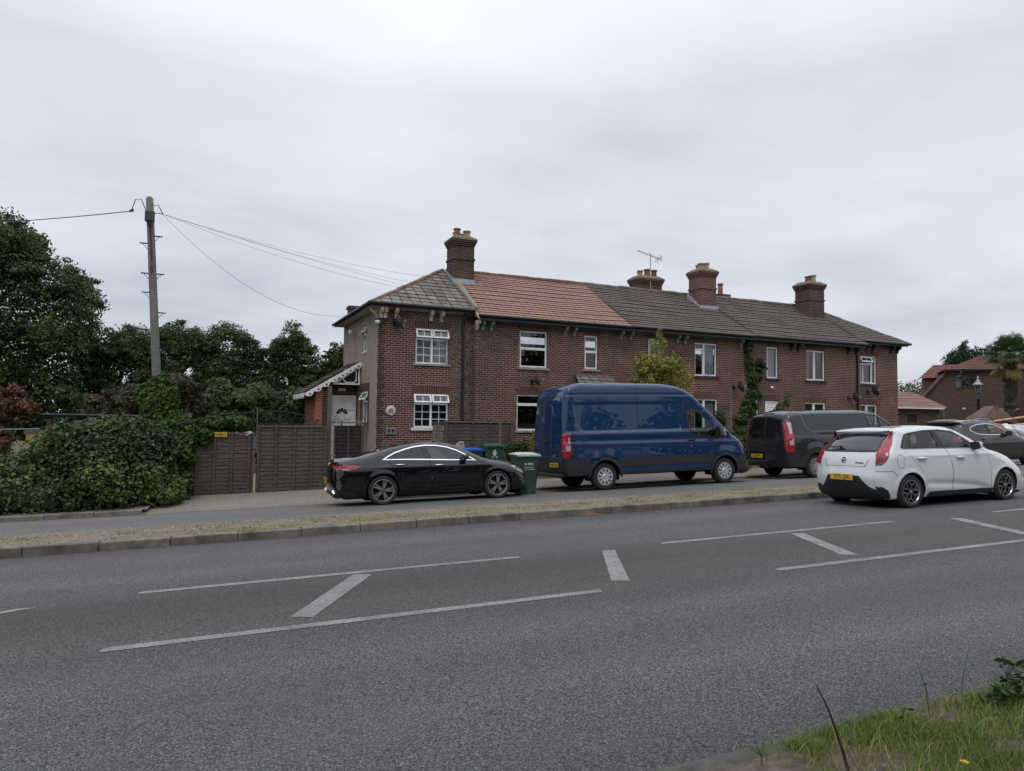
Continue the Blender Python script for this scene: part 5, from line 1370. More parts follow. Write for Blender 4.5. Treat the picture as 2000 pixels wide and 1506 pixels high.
# ---- blue high-roof van
def blue_van():
    L = 5.98
    top = [(.10, .40, .04), (.05, .55, .08), (.03, .80, .10), (.03, 1.5, .10), (.07, 2.05, .11), (.13, 2.45, .11), (.22, 2.65, .11), (.40, 2.725, .12), (1.2, 2.76, .12), (2.4, 2.76, .12), (3.2, 2.735, .12), (3.62, 2.66, .13), (3.95, 2.50, .13),
           (4.40, 2.10, .11), (4.85, 1.68, .10), (5.12, 1.44, .10), (5.22, 1.375, .14), (5.48, 1.25, .22), (5.68, 1.10, .30), (5.82, .91, .36), (5.89, .68, .40), (5.90, .45, .38), (5.85, .27, .16)]
    wt = [(.25, .95), (.4, 1.0), (.6, 1.02), (.84, 1.03), (1.2, 1.025), (1.48, 1.015), (1.52, .998), (2.0, .965), (2.2, .95), (2.3, .945), (2.45, .935), (2.6, .915), (2.8, .87)]
    wr = .355
    rec = [(.34, 2.235), (3.45, 2.235), (3.52, 1.62), (3.48, 1.50), (.62, 1.50), (.46, 1.56), (.37, 1.70)]
    rec = np.array(rec)
    def mod(x, z):
        Q = np.stack([x, z], 1); d, _, _ = segdist(Q, rec, True); s = np.where(inpoly(Q, rec), 1, -1)*d
        m = -.022*np.clip(s/.03+.5, 0, 1)
        m += .012*np.exp(-((z-1.43)/.045)**2) - .012*np.exp(-((z-1.27)/.06)**2)*np.clip((x-.5)/.3, 0, 1)*np.clip((4.8-x)/.5, 0, 1)
        m += .014*np.exp(-((z-1.17+.03*(x-2.5)/3)/.05)**2) - .012*np.exp(-((z-2.46)/.025)**2)
        for wx in (1.15, 4.90):                             # swollen arches
            r_ = np.hypot(x-wx, (z-wr)*1.0); m += .022*np.clip(1-np.abs(r_-.55)/.20, 0, 1)*(z > .8)
        return m
    car = Car(top, .40, [(1.15, wr, wr), (4.90, wr, wr)], .425, wt, (2.6, 1.9, .05), mod, [(0, .02), (.25, .03), (.35, .04), (.6, .05), (.75, .12), (.9, .18), (1, .25)], .015)
    z = ground_z(9.02, 16.0)
    t = place_vehicle('parked_van', 'tall blue high-roof panel van with dark lower cladding, parked half way along the terrace', 'van', 9.02-1.15, 15.98+1.02, z-.025*1.15-.015, R(-2.2), 0, 'vehicles on the service road')
    pt = carpaint('blue_van_paint', (.0035, .026, .082), .0, .3, 1., .08)
    wg = [(3.72, 2.02), (3.95, 2.03), (4.12, 1.975), (4.62, 1.475), (4.60, 1.32), (4.52, 1.295), (4.15, 1.335), (3.86, 1.40), (3.76, 1.56)]
    dr = [(3.62, 2.28), (3.98, 2.28), (4.30, 2.02), (4.80, 1.50), (4.90, 1.30), (4.62, .98), (4.44, .70), (4.40, .46), (3.62, .46)]
    ws = car.spoly([(12.2, -.94), (15.0, -1.0), (15.0, 1.0), (12.2, .94)])
    body_shell(t, car, pt, [dr, wg], [wg], [ws], .034)
    d = shell('door', pt, t, [side_piece(car, inset(dr, .008), [wg], h=.04)]); handle(d, car, 3.72, 1.22, m_trim, .2, .04)
    p, n = car.at_side(3.80, 1.05, .001); b = MB(); b.lathe([(0, -.006), (.03, -.006), (.032, .0)], 14, 'y', p); b.build('lock', m_chrome, d)
    pair('side_window', m_glass_c, t, lambda s_: [side_piece(car, wg, (), s_, -.008)]); shell('windscreen', m_glass_c, t, [strip_piece(car, ws, (), -.006)])
    shell('window_trim', m_trim, t, [side_piece(car, ring_poly(wg, .022), [ring_poly(wg, -.012)], -1, .004, .05), side_piece(car, [(4.50, 1.45), (4.53, 1.42), (4.36, 1.31), (4.33, 1.32)], (), -1, .003)])
    ar = lambda wx, r_: [(wx+r_*math.cos(math.pi*k/14), wr+r_*math.sin(math.pi*k/14)) for k in range(15)]
    arc = lambda wx, r_, a0, a1, n=14: [(wx+r_*math.cos(lerp(a0, a1, k/n)), wr+r_*math.sin(lerp(a0, a1, k/n))) for k in range(n+1)]
    c1 = [[(.02, .42), (.0, .83), (.70, .83), (.72, .42)], [(1.58, .60), (1.52, .83), (3.62, .83), (4.50, .83), (4.47, .60)], [(5.33, .30), (5.36, .80), (5.7, .80), (6.05, .74), (6.05, .30)]]
    c1 += [arc(wx, .50, -.05, math.pi+.05)+arc(wx, .429, math.pi+.05, -.05) for wx in (1.15, 4.90)]
    c1 += [[(1.58, .405), (1.58, .45), (4.47, .45), (4.47, .405)]]
    shell('lower_cladding', m_trim, t, [side_piece(car, q, (), -1, .012+.004*(len(q) > 20), .05) for q in c1])
    shell('seam_line', M('panel_gap', (.004, .006, .012), .8), t, [side_piece(car, [(2.193, 2.70), (2.207, 2.70), (2.207, .45), (2.193, .45)], (), -1, .002), side_piece(car, [(.24, 2.62), (.25, 2.62), (.25, .85), (.24, .85)], (), -1, .002), side_piece(car, [(3.60, 2.64), (3.61, 2.64), (3.61, 2.28), (3.60, 2.28)], (), -1, .002), strip_piece(car, car.spoly([(1.0, -.008), (6.0, -.008), (6.0, .008), (1.0, .008)]), (), .002)])
    shell('rear_bumper', m_trim, t, [strip_piece(car, car.spoly([(.0, -1), (1.95, -1), (1.95, 1), (.0, 1)]), (), .012)])
    b = MB(); b.box((-.05, -.78, .36), (.10, .78, .46), .02); b.build('rear_step', m_trim, t)
    tl = [(-.03, .86), (-.03, 1.47), (.17, 1.47), (.19, 1.40), (.19, .90), (.16, .86)]
    mk = lambda s_: [side_piece(car, tl, (), s_, .008), strip_piece(car, car.spoly([(2.08, s_*1), (2.96, s_*1), (2.96, s_*.93), (2.08, s_*.93)]), (), .008)]
    shell('tail_light', m_red, t, mk(1)); lamp = shell('tail_light', m_red, t, mk(-1))
    shell('reverse_lamp', m_clear, lamp, [side_piece(car, [(.06, 1.03), (.06, 1.20), (.17, 1.16), (.17, 1.03)], (), -1, .011), side_piece(car, [(.12, 1.20), (.12, 1.38), (.155, 1.38), (.155, 1.20)], (), -1, .011)])
    # rear door pressings
    for sg in (-1, 1):
        q = [(3.15, sg*.14), (3.15, sg*.88), (4.6, sg*.84), (4.95, sg*.74), (4.95, sg*.14)]
        shell('rear_door_pressing', pt, t, [strip_piece(car, ring_poly(car.spoly(q), .03), [ring_poly(car.spoly(q), -.006)], .012, .06)])
    M4 = car.at_strip(2.7, .05, .0); b = MB(); b.X = M4; b.box((-.12, -.03, 0), (.10, .03, .03), .01); b.build('rear_handle', m_trim, t)
    b = MB(); b.X = car.at_strip(2.15, -.40, .0); b.ring([(.05*math.cos(k*.3142), .028*math.sin(k*.3142)) for k in range(20)], [(.042*math.cos(k*.3142), .021*math.sin(k*.3142)) for k in range(20)], 0, .012, 'xy'); b.build('badge', m_chrome, t)
    plate_on(t, car.at_strip(1.5, -.42, .02), 'WV70 LJU', .50)
    for zz in (1.0, 1.95):
        p, n = car.at_side(.23, zz, .0); b = MB(); b.box((p.x-.05, p.y-.03, p.z-.08), (p.x+.05, p.y+.01, p.z+.08), .01); b.build('door_hinge', m_trim, t)
    hl = [(5.36, 1.22), (5.55, 1.16), (5.74, 1.0), (5.80, .86), (5.70, .86), (5.52, 1.02)]
    pair('headlight', m_clear, t, lambda s_: [side_piece(car, hl, (), s_, .006)])
    mirror(t, car, 4.66, 1.36, m_trim, (.14, .24, .32), .12)
    b = MB(); p, n = car.at_side(4.66, 1.36); b.box((p.x+.08, p.y-.25, p.z-.05), (p.x+.13, p.y-.12, p.z+.12), .02); b.build('mirror_cap', m_clear, t)
    for x in (1.15, 4.90):
        wheel(t, x, -1.02+.15, wr, .235, .212, 'cover', -1, .1); wheel(t, x, 1.02-.15, wr, .235, .212, 'cover', 1)
    underside(t, car, L, 1.0, .42); cabin(t, [3.55], .75, 1.0, 4.55, 1.28, wheel_y=-.45)
    b = MB(); b.box((3.40, -.9, .6), (3.44, .9, 2.5)); b.build('bulkhead', m_trim, t)
    return t
blue_van()

# ---- grey low-roof van
def grey_van():
    L = 5.34
    top = [(.10, .36, .04), (.05, .52, .10), (.03, .80, .12), (.04, 1.2, .12), (.10, 1.60, .13), (.20, 1.86, .13), (.34, 1.93, .14), (.9, 1.955, .15), (2.2, 1.965, .15), (3.2, 1.945, .15), (3.55, 1.89, .14),
           (3.90, 1.74, .12), (4.32, 1.43, .11), (4.50, 1.31, .12), (4.85, 1.20, .22), (5.10, 1.06, .30), (5.25, .82, .36), (5.33, .55, .38), (5.31, .32, .2)]
    wt = [(.2, .92), (.4, .965), (.7, .985), (1.0, .99), (1.2, .975), (1.26, .95), (1.6, .90), (1.85, .85), (2.0, .80)]
    wr = .34
    rec = np.array([(.62, 1.86), (3.2, 1.86), (3.2, 1.36), (.95, 1.36), (.72, 1.52)])
    def mod(x, z):
        Q = np.stack([x, z], 1); d, _, _ = segdist(Q, rec, True); s = np.where(inpoly(Q, rec), 1, -1)*d
        m = -.014*np.clip(s/.03+.5, 0, 1)
        m += -.012*np.exp(-((z-1.24)/.05)**2)*np.clip((x-.9)/.4, 0, 1)
        for wx in (1.02, 4.32):
            r_ = np.hypot(x-wx, z-wr); m += .025*np.clip(1-np.abs(r_-.55)/.16, 0, 1)*(z > .5)
        return m
    car = Car(top, .33, [(1.02, wr, wr), (4.32, wr, wr)], .40, wt, (2.4, 1.6, .05), mod, [(0, .03), (.3, .04), (.6, .05), (.8, .12), (1, .25)], .018)
    z = ground_z(16.0, 16.0)
    t = place_vehicle('parked_van', 'dark grey low-roof van with black rear windows, ahead of the blue van', 'van', 16.0-1.02, 15.96+.96, z-.025*1.02-.012, R(-2.0), 0, 'vehicles on the service road')
    pt = carpaint('grey_van_paint', (.021, .023, .027), .2, .32, 1., .12)
    wg = [(3.18, 1.80), (3.52, 1.82), (3.75, 1.72), (4.22, 1.38), (4.20, 1.30), (3.6, 1.27), (3.26, 1.30)]
    dr = [(3.10, 1.90), (3.60, 1.885), (3.92, 1.68), (4.30, 1.40), (4.28, 1.25), (3.98, .95), (3.86, .60), (3.84, .36), (3.10, .36)]
    ws = car.spoly([(10.1, -.92), (12.1, -.97), (12.1, .97), (10.1, .92)])
    body_shell(t, car, pt, [dr, wg], [wg], [ws], .04)
    d = shell('door', pt, t, [side_piece(car, inset(dr, .008), [wg], h=.04)]); handle(d, car, 3.18, 1.16, pt, .2, .035)
    pair('side_window', m_glass_c, t, lambda s_: [side_piece(car, wg, (), s_, -.008)]); shell('windscreen', m_glass_c, t, [strip_piece(car, ws, (), -.006)])
    shell('window_trim', m_trim, t, [side_piece(car, ring_poly(wg, .02), [ring_poly(wg, -.01)], -1, .004, .05), side_piece(car, [(3.62, 1.77), (3.66, 1.75), (3.72, 1.29), (3.68, 1.28)], (), -1, .003)])
    for sg in (-1, 1):
        q = [(3.05, sg*.05), (3.05, sg*.72), (3.35, sg*.86), (4.6, sg*.84), (5.0, sg*.72), (5.0, sg*.05)]
        shell('rear_window', m_gloss, t, [strip_piece(car, car.spoly(q), (), .006)])
    shell('seam_line', MATS['panel_gap'], t, [strip_piece(car, car.spoly([(1.6, -.008), (5.4, -.008), (5.4, .008), (1.6, .008)]), (), .002), side_piece(car, [(.26, 1.86), (.268, 1.86), (.268, .6), (.26, .6)], (), -1, .002), side_piece(car, [(.27, .72), (.62, .72), (.62, .708), (.27, .708)], (), -1, .002)])
    shell('rear_bumper', m_trim, t, [strip_piece(car, car.spoly([(.0, -1), (.75, -1), (.75, 1), (.0, 1)]), (), .01)])
    tl = [(-.03, .80), (-.03, 1.45), (.03, 1.72), (.17, 1.74), (.24, 1.60), (.25, .90), (.20, .78)]
    mk = lambda s_: [side_piece(car, tl, (), s_, .008), strip_piece(car, car.spoly([(2.1, s_*1), (4.2, s_*1), (4.2, s_*.96), (2.1, s_*.96)]), (), .008)]
    shell('tail_light', m_red, t, mk(1)); lamp = shell('tail_light', m_red, t, mk(-1))
    shell('reverse_lamp', m_clear, lamp, [side_piece(car, [(.12, 1.30), (.13, 1.66), (.20, 1.62), (.20, 1.30)], (), -1, .012), side_piece(car, [(.08, .98), (.08, 1.10), (.20, 1.16), (.20, .98)], (), -1, .012)])
    b = MB(); b.X = car.at_strip(5.3, 0, .0); b.box((-.22, -.02, 0), (.22, .02, .02), .005); b.build('brake_light', m_dred, t)
    M4 = car.at_strip(2.55, .1, .0); b = MB(); b.X = M4; b.box((-.09, -.02, 0), (.09, .02, .02), .006); b.build('rear_handle', m_trim, t)
    b = MB(); b.X = car.at_strip(2.2, -.40, .0); b.ring([(.055*math.cos(k*.3142), .024*math.sin(k*.3142)) for k in range(20)], [(.046*math.cos(k*.3142), .018*math.sin(k*.3142)) for k in range(20)], 0, .01, 'xy'); b.build('badge', m_chrome, t)
    M4 = car.at_strip(1.55, .42, .004); b = MB(); b.X = M4; b.box((-.31, -.12, 0), (.31, .13, .012), .005); b.build('plate_recess', m_gloss, t)
    plate_on(t, car.at_strip(1.52, .42, .017), 'LX68 PFV', .50)
    b = MB(); b.box((-.02, -.06, .30), (.12, .06, .36), .01); b.tube([(-.03, 0, .34), (-.03, 0, .42)], .025, 8); b.build('tow_bar', m_trim, t); b = MB(); b.box((.72, -.93, .12), (.74, -.70, .5)); b.build('mud_flap', m_trim, t)
    mirror(t, car, 4.0, 1.32, m_trim, (.13, .22, .24), .1)
    for x in (1.02, 4.32):
        wheel(t, x, -.965+.14, wr, .225, .215, 'multi', -1, .3); wheel(t, x, .965-.14, wr, .225, .215, 'multi', 1)
    underside(t, car, L, .96, .35); cabin(t, [2.85], .6, .95, 3.95, 1.22, wheel_y=-.42)
    return t
grey_van()

# ---- white hatchback on the main road
def white_car():
    L = 4.08
    top = [(.22, .20, .06), (.14, .28, .14), (.09, .42, .20), (.07, .58, .22), (.10, .70, .21), (.15, .90, .18), (.22, 1.03, .14), (.38, 1.19, .12), (.56, 1.388, .06), (.50, 1.412, .03), (.55, 1.432, .06), (.85, 1.463, .11), (1.3, 1.487, .115), (1.75, 1.482, .115), (2.12, 1.435, .115),
           (2.48, 1.275, .11), (2.80, 1.09, .11), (2.92, 1.04, .15), (3.26, .965, .22), (3.60, .865, .28), (3.86, .735, .34), (4.02, .57, .38), (4.07, .42, .36), (4.03, .27, .2), (3.95, .17, .06)]
    wt = [(.12, .76), (.22, .805), (.36, .842), (.5, .855), (.66, .862), (.80, .862), (.93, .855), (1.0, .835), (1.06, .808), (1.2, .757), (1.37, .69), (1.5, .64)]
    wr = .312
    def mod(x, z):
        zc = .955-.012*(x-1.0); m = .008*np.exp(-((z-zc)/.025)**2)*np.clip((x-.5)/.4, 0, 1)
        zl = np.interp(x, [1.2, 1.8, 2.5, 2.85], [.47, .44, .38, .30]); d = z-zl
        m -= .022*np.exp(-((d+.03)/.06)**2)*np.clip((x-1.05)/.25, 0, 1)*np.clip((2.85-x)/.25, 0, 1)
        return m
    car = Car(top, .20, [(.73, wr, wr), (3.27, wr, wr)], .352, wt, (1.9, 1.0, .035), mod, [(0, .06), (.08, .09), (.2, .07), (.27, .03), (.35, .015), (.6, .02), (.8, .08), (1, .22)], .02)
    x0, y0 = 11.51, 9.24+.86
    z = gx(x0)-.03*9.24
    t = place_vehicle('hatchback_car', 'white five-door hatchback on the main road with tall red tail lights', 'car', x0-.73, y0, z-.025*.73-.022, R(-1.72))
    pt = carpaint('white_car_paint', (.62, .63, .65), 0, .35)
    dlo = [(.57, 1.095), (.66, 1.22), (.78, 1.345), (.90, 1.372), (1.3, 1.412), (1.70, 1.418), (2.06, 1.385), (2.30, 1.25), (2.60, 1.055), (1.5, 1.075), (.70, 1.083)]
    rg_ = [(.62, 1.095), (.70, 1.215), (.80, 1.325), (.92, 1.350), (1.25, 1.388), (1.50, 1.395), (1.54, 1.088), (.72, 1.095)]
    fg = [(1.60, 1.398), (1.72, 1.40), (2.02, 1.368), (2.26, 1.235), (2.50, 1.07), (1.71, 1.085)]
    dr = [(.60, 1.075), (1.68, 1.065), (1.76, .92), (1.81, .70), (1.82, .235), (1.17, .235), (1.14, .46), (1.02, .68), (.84, .86)]
    df = [(1.69, 1.065), (2.56, 1.045), (2.74, 1.01), (2.82, .86), (2.86, .60), (2.87, .235), (1.83, .235), (1.82, .70), (1.77, .92)]
    ws = car.spoly([(14.1, -.93), (16.25, -1.0), (16.25, 1.0), (14.1, .93)])
    rw = car.spoly([(6.05, -.86), (6.2, -.92), (7.8, -.92), (7.8, .92), (6.2, .92), (6.05, .86), (5.9, .5), (5.86, 0), (5.9, -.5)])
    body_shell(t, car, pt, [rg_, fg, dr, df], [rg_, fg], [ws, rw], .034)
    for pl, hx, hz in ((dr, .92, .905), (df, 1.93, .895)):
        d = shell('door', pt, t, [side_piece(car, inset(pl, .006), (), -1, 0, .034)]); handle(d, car, hx, hz, pt, .19, .036, .018)
    pair('side_window', m_glass_c, t, lambda s_: [side_piece(car, rg_, (), s_, -.006)])
    pair('side_window', m_glass_c, t, lambda s_: [side_piece(car, fg, (), s_, -.006)])
    shell('windscreen', m_glass_c, t, [strip_piece(car, ws, (), -.006)])
    shell('rear_window', glassmat('rear_glass', (.22, .25, .26), .95), t, [strip_piece(car, rw, (), -.006)])
    shell('window_trim', m_trim, t, [side_piece(car, dlo, [ring_poly(rg_, -.004), ring_poly(fg, -.004)], -1, .003, .05), side_piece(car, [(.80, 1.10), (.83, 1.10), (.94, 1.352), (.91, 1.347)], (), -1, .002), side_piece(car, [(2.32, 1.08), (2.34, 1.08), (2.27, 1.225), (2.25, 1.235)], (), -1, .002),
        strip_piece(car, ring_poly(rw, .022), [ring_poly(rw, -.02)], .003, .05)])
    b = MB(); q = car.at_strip(6.2, .25, .02); b.X = q; b.box((-.34, -.02, 0), (.05, .012, .02), .005); b.tube([(.0, -.03, .01), (.02, .0, .03)], .028, 8); b.build('rear_wiper', m_trim, t)
    tl = [(.44, 1.40), (.555, 1.395), (.575, 1.34), (.43, 1.17), (.31, 1.05), (.28, 1.0), (.20, .87), (.15, .81), (.05, .81), (.10, 1.0), (.24, 1.16), (.42, 1.34)]
    tl2 = lambda s_: car.spoly([(4.4, s_*1), (8.3, s_*1), (7.6, s_*.97), (6.6, s_*.96), (6.1, s_*.93), (5.7, s_*.90), (5.1, s_*.95)])
    mk = lambda s_: [side_piece(car, tl, (), s_, .007, .03), strip_piece(car, tl2(s_), (), .007, .04)]
    shell('tail_light', m_red, t, mk(1)); lamp = shell('tail_light', m_red, t, mk(-1))
    shell('indicator_lens', m_dred, lamp, [side_piece(car, [(.07, .81), (.15, .815), (.20, .87), (.27, .98), (.22, .97), (.15, .95), (.08, .91)], (), -1, .010, .04)])
    dp = car.spoly([(.02, -1), (1.6, -1), (2.0, -.84), (3.15, -.58), (3.15, .58), (2.0, .84), (1.6, 1), (.02, 1)])
    shell('rear_diffuser', m_trim, t, [strip_piece(car, dp, (), .006, .06), side_piece(car, [(.0, .32), (.0, .42), (.13, .42), (.20, .36), (.26, .21), (.16, .21)], (), -1, .006, .04), side_piece(car, [(.0, .32), (.0, .42), (.13, .42), (.20, .36), (.26, .21), (.16, .21)], (), 1, .006, .04)])
    shell('seam_line', M('white_panel_gap', (.10, .10, .105), .8), t, [strip_piece(car, car.spoly([(4.30, -.70), (5.0, -.80), (5.0, -.785), (4.33, -.68), (4.33, .68), (5.0, .785), (5.0, .80), (4.30, .70)]), (), .002, .05),
        side_piece(car, [(.50+.095*math.cos(k*.314), .86+.125*math.sin(k*.314)) for k in range(20)], [[(.50+.088*math.cos(k*.314), .86+.118*math.sin(k*.314)) for k in range(20)]], -1, .002, .03), side_piece(car, [(.05, .70), (.30, .70), (.42, .60), (.41, .595), (.295, .69), (.05, .69)], (), -1, .002, .04)])
    shell('side_skirt', m_trim, t, [side_piece(car, [(1.12, .23), (1.20, .30), (2.90, .285), (2.90, .205), (1.12, .205)], (), -1, .02, .05)])
    plate_on(t, car.at_strip(3.0, .0, .02) @ Matrix.Translation((0, -.01, 0)), 'YY71 JSX')
    M4 = car.at_strip(4.85, .0, .004); b = MB(); b.X = M4
    o8 = lambda r_: [(r_*math.cos(math.pi/8+k*math.pi/4), r_*math.sin(math.pi/8+k*math.pi/4)) for k in range(8)]
    b.lathe([(0, .006), (.054, .006), (.062, .003), (.064, 0)], 24, 'z'); bd = b.build('badge', m_chrome, t, smooth=True, angle=30)
    b = MB(); b.X = M4; b.ring(o8(.050), o8(.042), .006, .009, 'xy'); b.prism(o8(.040), .0062, .0072, 'xy'); b.build('badge_octagon', m_trim, bd)
    text_obj('badge_lettering', 'MG', .04, m_chrome, bd, M4 @ Matrix.Translation((0, 0, .0076)), .0012, .0015)
    text_obj('model_lettering', 'EXCLUSIVE', .034, M('grey_letter', (.12, .12, .13), .35, .5), t, car.at_strip(4.62, -.52, .003), .002, .0012)
    hl = [(3.48, .86), (3.66, .82), (3.88, .70), (3.94, .61), (3.78, .63), (3.58, .76)]
    pair('headlight', m_clear, t, lambda s_: [side_piece(car, hl, (), s_, .005, .04)])
    mirror(t, car, 2.47, 1.05, pt, (.14, .2, .15), .07)
    b = MB(); q = car.at_strip(11.3, 0, 0); b.X = q; b.tube([(0, 0, 0), (0, -.22, .12)], .005, 5); b.box((-.02, -.04, 0), (.02, .04, .02), .006); b.build('roof_antenna', m_trim, t)
    for x in (.73, 3.27):
        wheel(t, x, -.862+.115, wr, .20, .205, 'fork', -1, .15); wheel(t, x, .862-.115, wr, .20, .205, 'fork', 1)
    underside(t, car, L, .85, .21); cabin(t, [.95, 1.80], .3, .82, 2.6, .98, wheel_y=-.36, hs=.95)
    b = MB(); b.box((.35, -.6, .55), (.95, .6, .80)); b.build('parcel_shelf', m_trim, t)
    b = MB(); b.tube([(.62, .25, .22), (.35, .25, .24), (.20, .25, .24)], [.09, .09, .03], 10); b.build('exhaust_box', m_alu, t, smooth=True)
    return t
white_car()

# ---- dark SUV at the right edge
def suv():
    L = 4.39
    top = [(.16, .30, .06), (.05, .45, .18), (.0, .65, .25), (.05, .92, .22), (.12, 1.08, .16), (.30, 1.33, .13), (.42, 1.50, .10), (.36, 1.545, .08), (.7, 1.585, .11), (1.4, 1.61, .12), (1.9, 1.595, .12), (2.25, 1.52, .12), (2.75, 1.27, .12), (3.05, 1.11, .15), (3.4, 1.03, .22), (3.9, .92, .3), (4.25, .74, .36), (4.38, .5, .36), (4.32, .28, .1)]
    wt = [(.2, .82), (.4, .885), (.6, .90), (.85, .905), (.98, .895), (1.08, .85), (1.2, .80), (1.45, .71), (1.6, .66)]
    car = Car(top, .28, [(.88, .35, .35), (3.53, .35, .35)], .40, wt, (2.1, 1.0, .03), None, [(0, .06), (.2, .08), (.4, .03), (.8, .08), (1, .2)], .03)
    t = place_vehicle('parked_car', 'dark brown sport utility car with silver roof rails, partly hidden behind the white hatchback', 'car', 22.45, 17.15, gx(22.5)-.545, R(-1.5), 0, 'vehicles on the service road')
    pt = carpaint('brown_car_paint', (.028, .022, .021), .3, .3, 1., .15)
    dlo = [(.72, 1.30), (.84, 1.40), (1.15, 1.475), (1.6, 1.495), (1.95, 1.465), (2.3, 1.33), (2.62, 1.11), (1.5, 1.13), (1.0, 1.17)]
    rg_ = [(.78, 1.30), (.88, 1.385), (1.16, 1.45), (1.55, 1.472), (1.66, 1.135), (1.02, 1.19)]
    fg = [(1.62, 1.475), (1.94, 1.448), (2.28, 1.315), (2.55, 1.125), (1.74, 1.14)]
    dr = [(.98, 1.15), (1.68, 1.115), (1.70, .45), (1.36, .45), (1.25, .72), (.98, .98)]; df = [(1.69, 1.115), (2.62, 1.08), (2.80, .9), (2.82, .45), (1.71, .45)]
    rw = car.spoly([(4.35, -.84), (5.8, -.82), (5.8, .82), (4.35, .84)]); ws = car.spoly([(11.1, -.93), (13, -1), (13, 1), (11.1, .93)])
    body_shell(t, car, pt, [rg_, fg, dr, df], [rg_, fg], [rw, ws], .06)
    for pl, hx in ((dr, 1.12), (df, 1.8)):
        d = shell('door', pt, t, [side_piece(car, inset(pl, .005))]); handle(d, car, hx, .98, pt, .18, .035)
    pair('side_window', m_glass_d, t, lambda s_: [side_piece(car, rg_, (), s_, -.006)]); pair('side_window', m_glass_c, t, lambda s_: [side_piece(car, fg, (), s_, -.006)])
    shell('rear_window', m_gloss, t, [strip_piece(car, rw, (), -.004)]); shell('windscreen', m_glass_c, t, [strip_piece(car, ws, (), -.006)])
    shell('chrome_surround', m_chrome, t, [side_piece(car, ring_poly(dlo, .016), [ring_poly(dlo, -.008)], -1, .005, .05)])
    shell('window_trim', m_trim, t, [side_piece(car, [(1.56, 1.475), (1.62, 1.478), (1.74, 1.135), (1.66, 1.13)], (), -1, .003)])
    pair('tail_light', m_red, t, lambda s_: [side_piece(car, [(.0, .98), (.10, 1.08), (.42, 1.07), (.62, 1.02), (.40, .94), (.0, .92)], (), s_, .006)])
    shell('lower_cladding', m_trim, t, [side_piece(car, [(1.3, .32), (1.32, .45), (3.1, .45), (3.12, .32)], (), -1, .012)])
    for sg in (-1, 1):
        b = MB(); pts = [(.75, 1.60), (.95, 1.645), (1.6, 1.665), (2.0, 1.635), (2.2, 1.575)]; b.tube([(x, sg*.58, z_) for x, z_ in pts], .018, 6); b.build('roof_rail', m_alu, t, smooth=True)
    b = MB(); b.prism([(.55, 1.59), (.75, 1.60), (.70, 1.66), (.62, 1.665)], -.02, .02); b.build('roof_antenna', m_trim, t)
    mirror(t, car, 2.45, 1.10, m_trim, (.14, .2, .16), .08)
    plate_on(t, car.at_strip(2.9, 0, .01), 'KY19 DXE')
    for x in (.88, 3.53):
        wheel(t, x, -.9+.12, .35, .215, .24, 'multi', -1); wheel(t, x, .9-.12, .35, .215, .24, 'multi', 1)
    underside(t, car, L, .89, .28); cabin(t, [1.0, 1.9], .38, .85, 2.75, 1.05, wheel_y=-.36)
suv()
# ------------------------------------------------------------------ gates, fences
m_fence = None
def woodmat(name, a, b_, c, bump_s=.5):
    m, t, n, l, p = nodes_of(name); v = coord(t, 'Object', (1.2, 1.2, 14))
    k = ramp(t, noise(t, v, 4, 6, .65), [(.28, a), (.5, b_), (.75, c)])
    k = mixcol(t, ramp(t, noise(t, coord(t), 1.3, 4), [(.4, 0), (.75, .5)]), k, tuple(x*.55 for x in b_))
    l.new(k, p.inputs['Base Color']); p.inputs['Roughness'].default_value = .9; p.inputs['Specular IOR Level'].default_value = .2
    bump(t, p, noise(t, v, 8, 5), bump_s, .006); return m
m_fence = woodmat('dark_fence_boards', (.032, .027, .025), (.082, .069, .063), (.165, .143, .13))
m_fence2 = woodmat('weathered_pale_boards', (.08, .07, .06), (.17, .15, .13), (.27, .245, .22))
m_post = woodmat('weathered_post', (.05, .042, .036), (.12, .105, .09), (.2, .18, .16))
m_pole = woodmat('grey_pole_timber', (.10, .094, .087), (.19, .178, .162), (.29, .275, .255))
m_iron = M('dark_ironwork', (.02, .024, .024), .6, .3, .2, 8)
def board_panel(b, x0, x1, y, z0, z1, seed, n=None, wave=.012, slope=0.):
    """overlapping waney-edge boards"""
    rg = random.Random(seed); n = n or int((z1-z0)/.105); h = (z1-z0)/n; k = 14
    for i in range(n):
        za = z0+i*h-.018; zb = z0+(i+1)*h+.012; ph = rg.uniform(0, 6); f = rg.uniform(2, 5); am = wave*rg.uniform(.4, 1.4); tl = rg.uniform(-.012, .012)
        V = []
        for j in range(k+1):
            t = j/k; x = lerp(x0, x1, t); w_ = am*math.sin(f*t*3+ph)+.5*am*math.sin(f*t*8+ph*2)+tl*(t-.5)+slope*(x-x0)
            yy = y-.022+rg.uniform(-.003, .003)
            V += [(x, yy, za+w_), (x, y+.0, zb+slope*(x-x0)), (x, yy+.014, za+w_)]
        F = []
        for j in range(k): a = 3*j; c = a+3; F += [(a, c, c+1, a+1), (a+2, c+2, c, a)]
        b.add(V, F)
def scroll(b, cx, y, cz, r, turns=1.6, r0=.012, a0=0., sg=1, tr=.006):
    n = 22; pts = [(cx+sg*(r*(1-t/n)+r0)*math.cos(a0+turns*2*math.pi*t/n), y, cz+(r*(1-t/n)+r0)*math.sin(a0+turns*2*math.pi*t/n)) for t in range(n+1)]
    b.tube(pts, tr, 4, False)
YG = 20.6
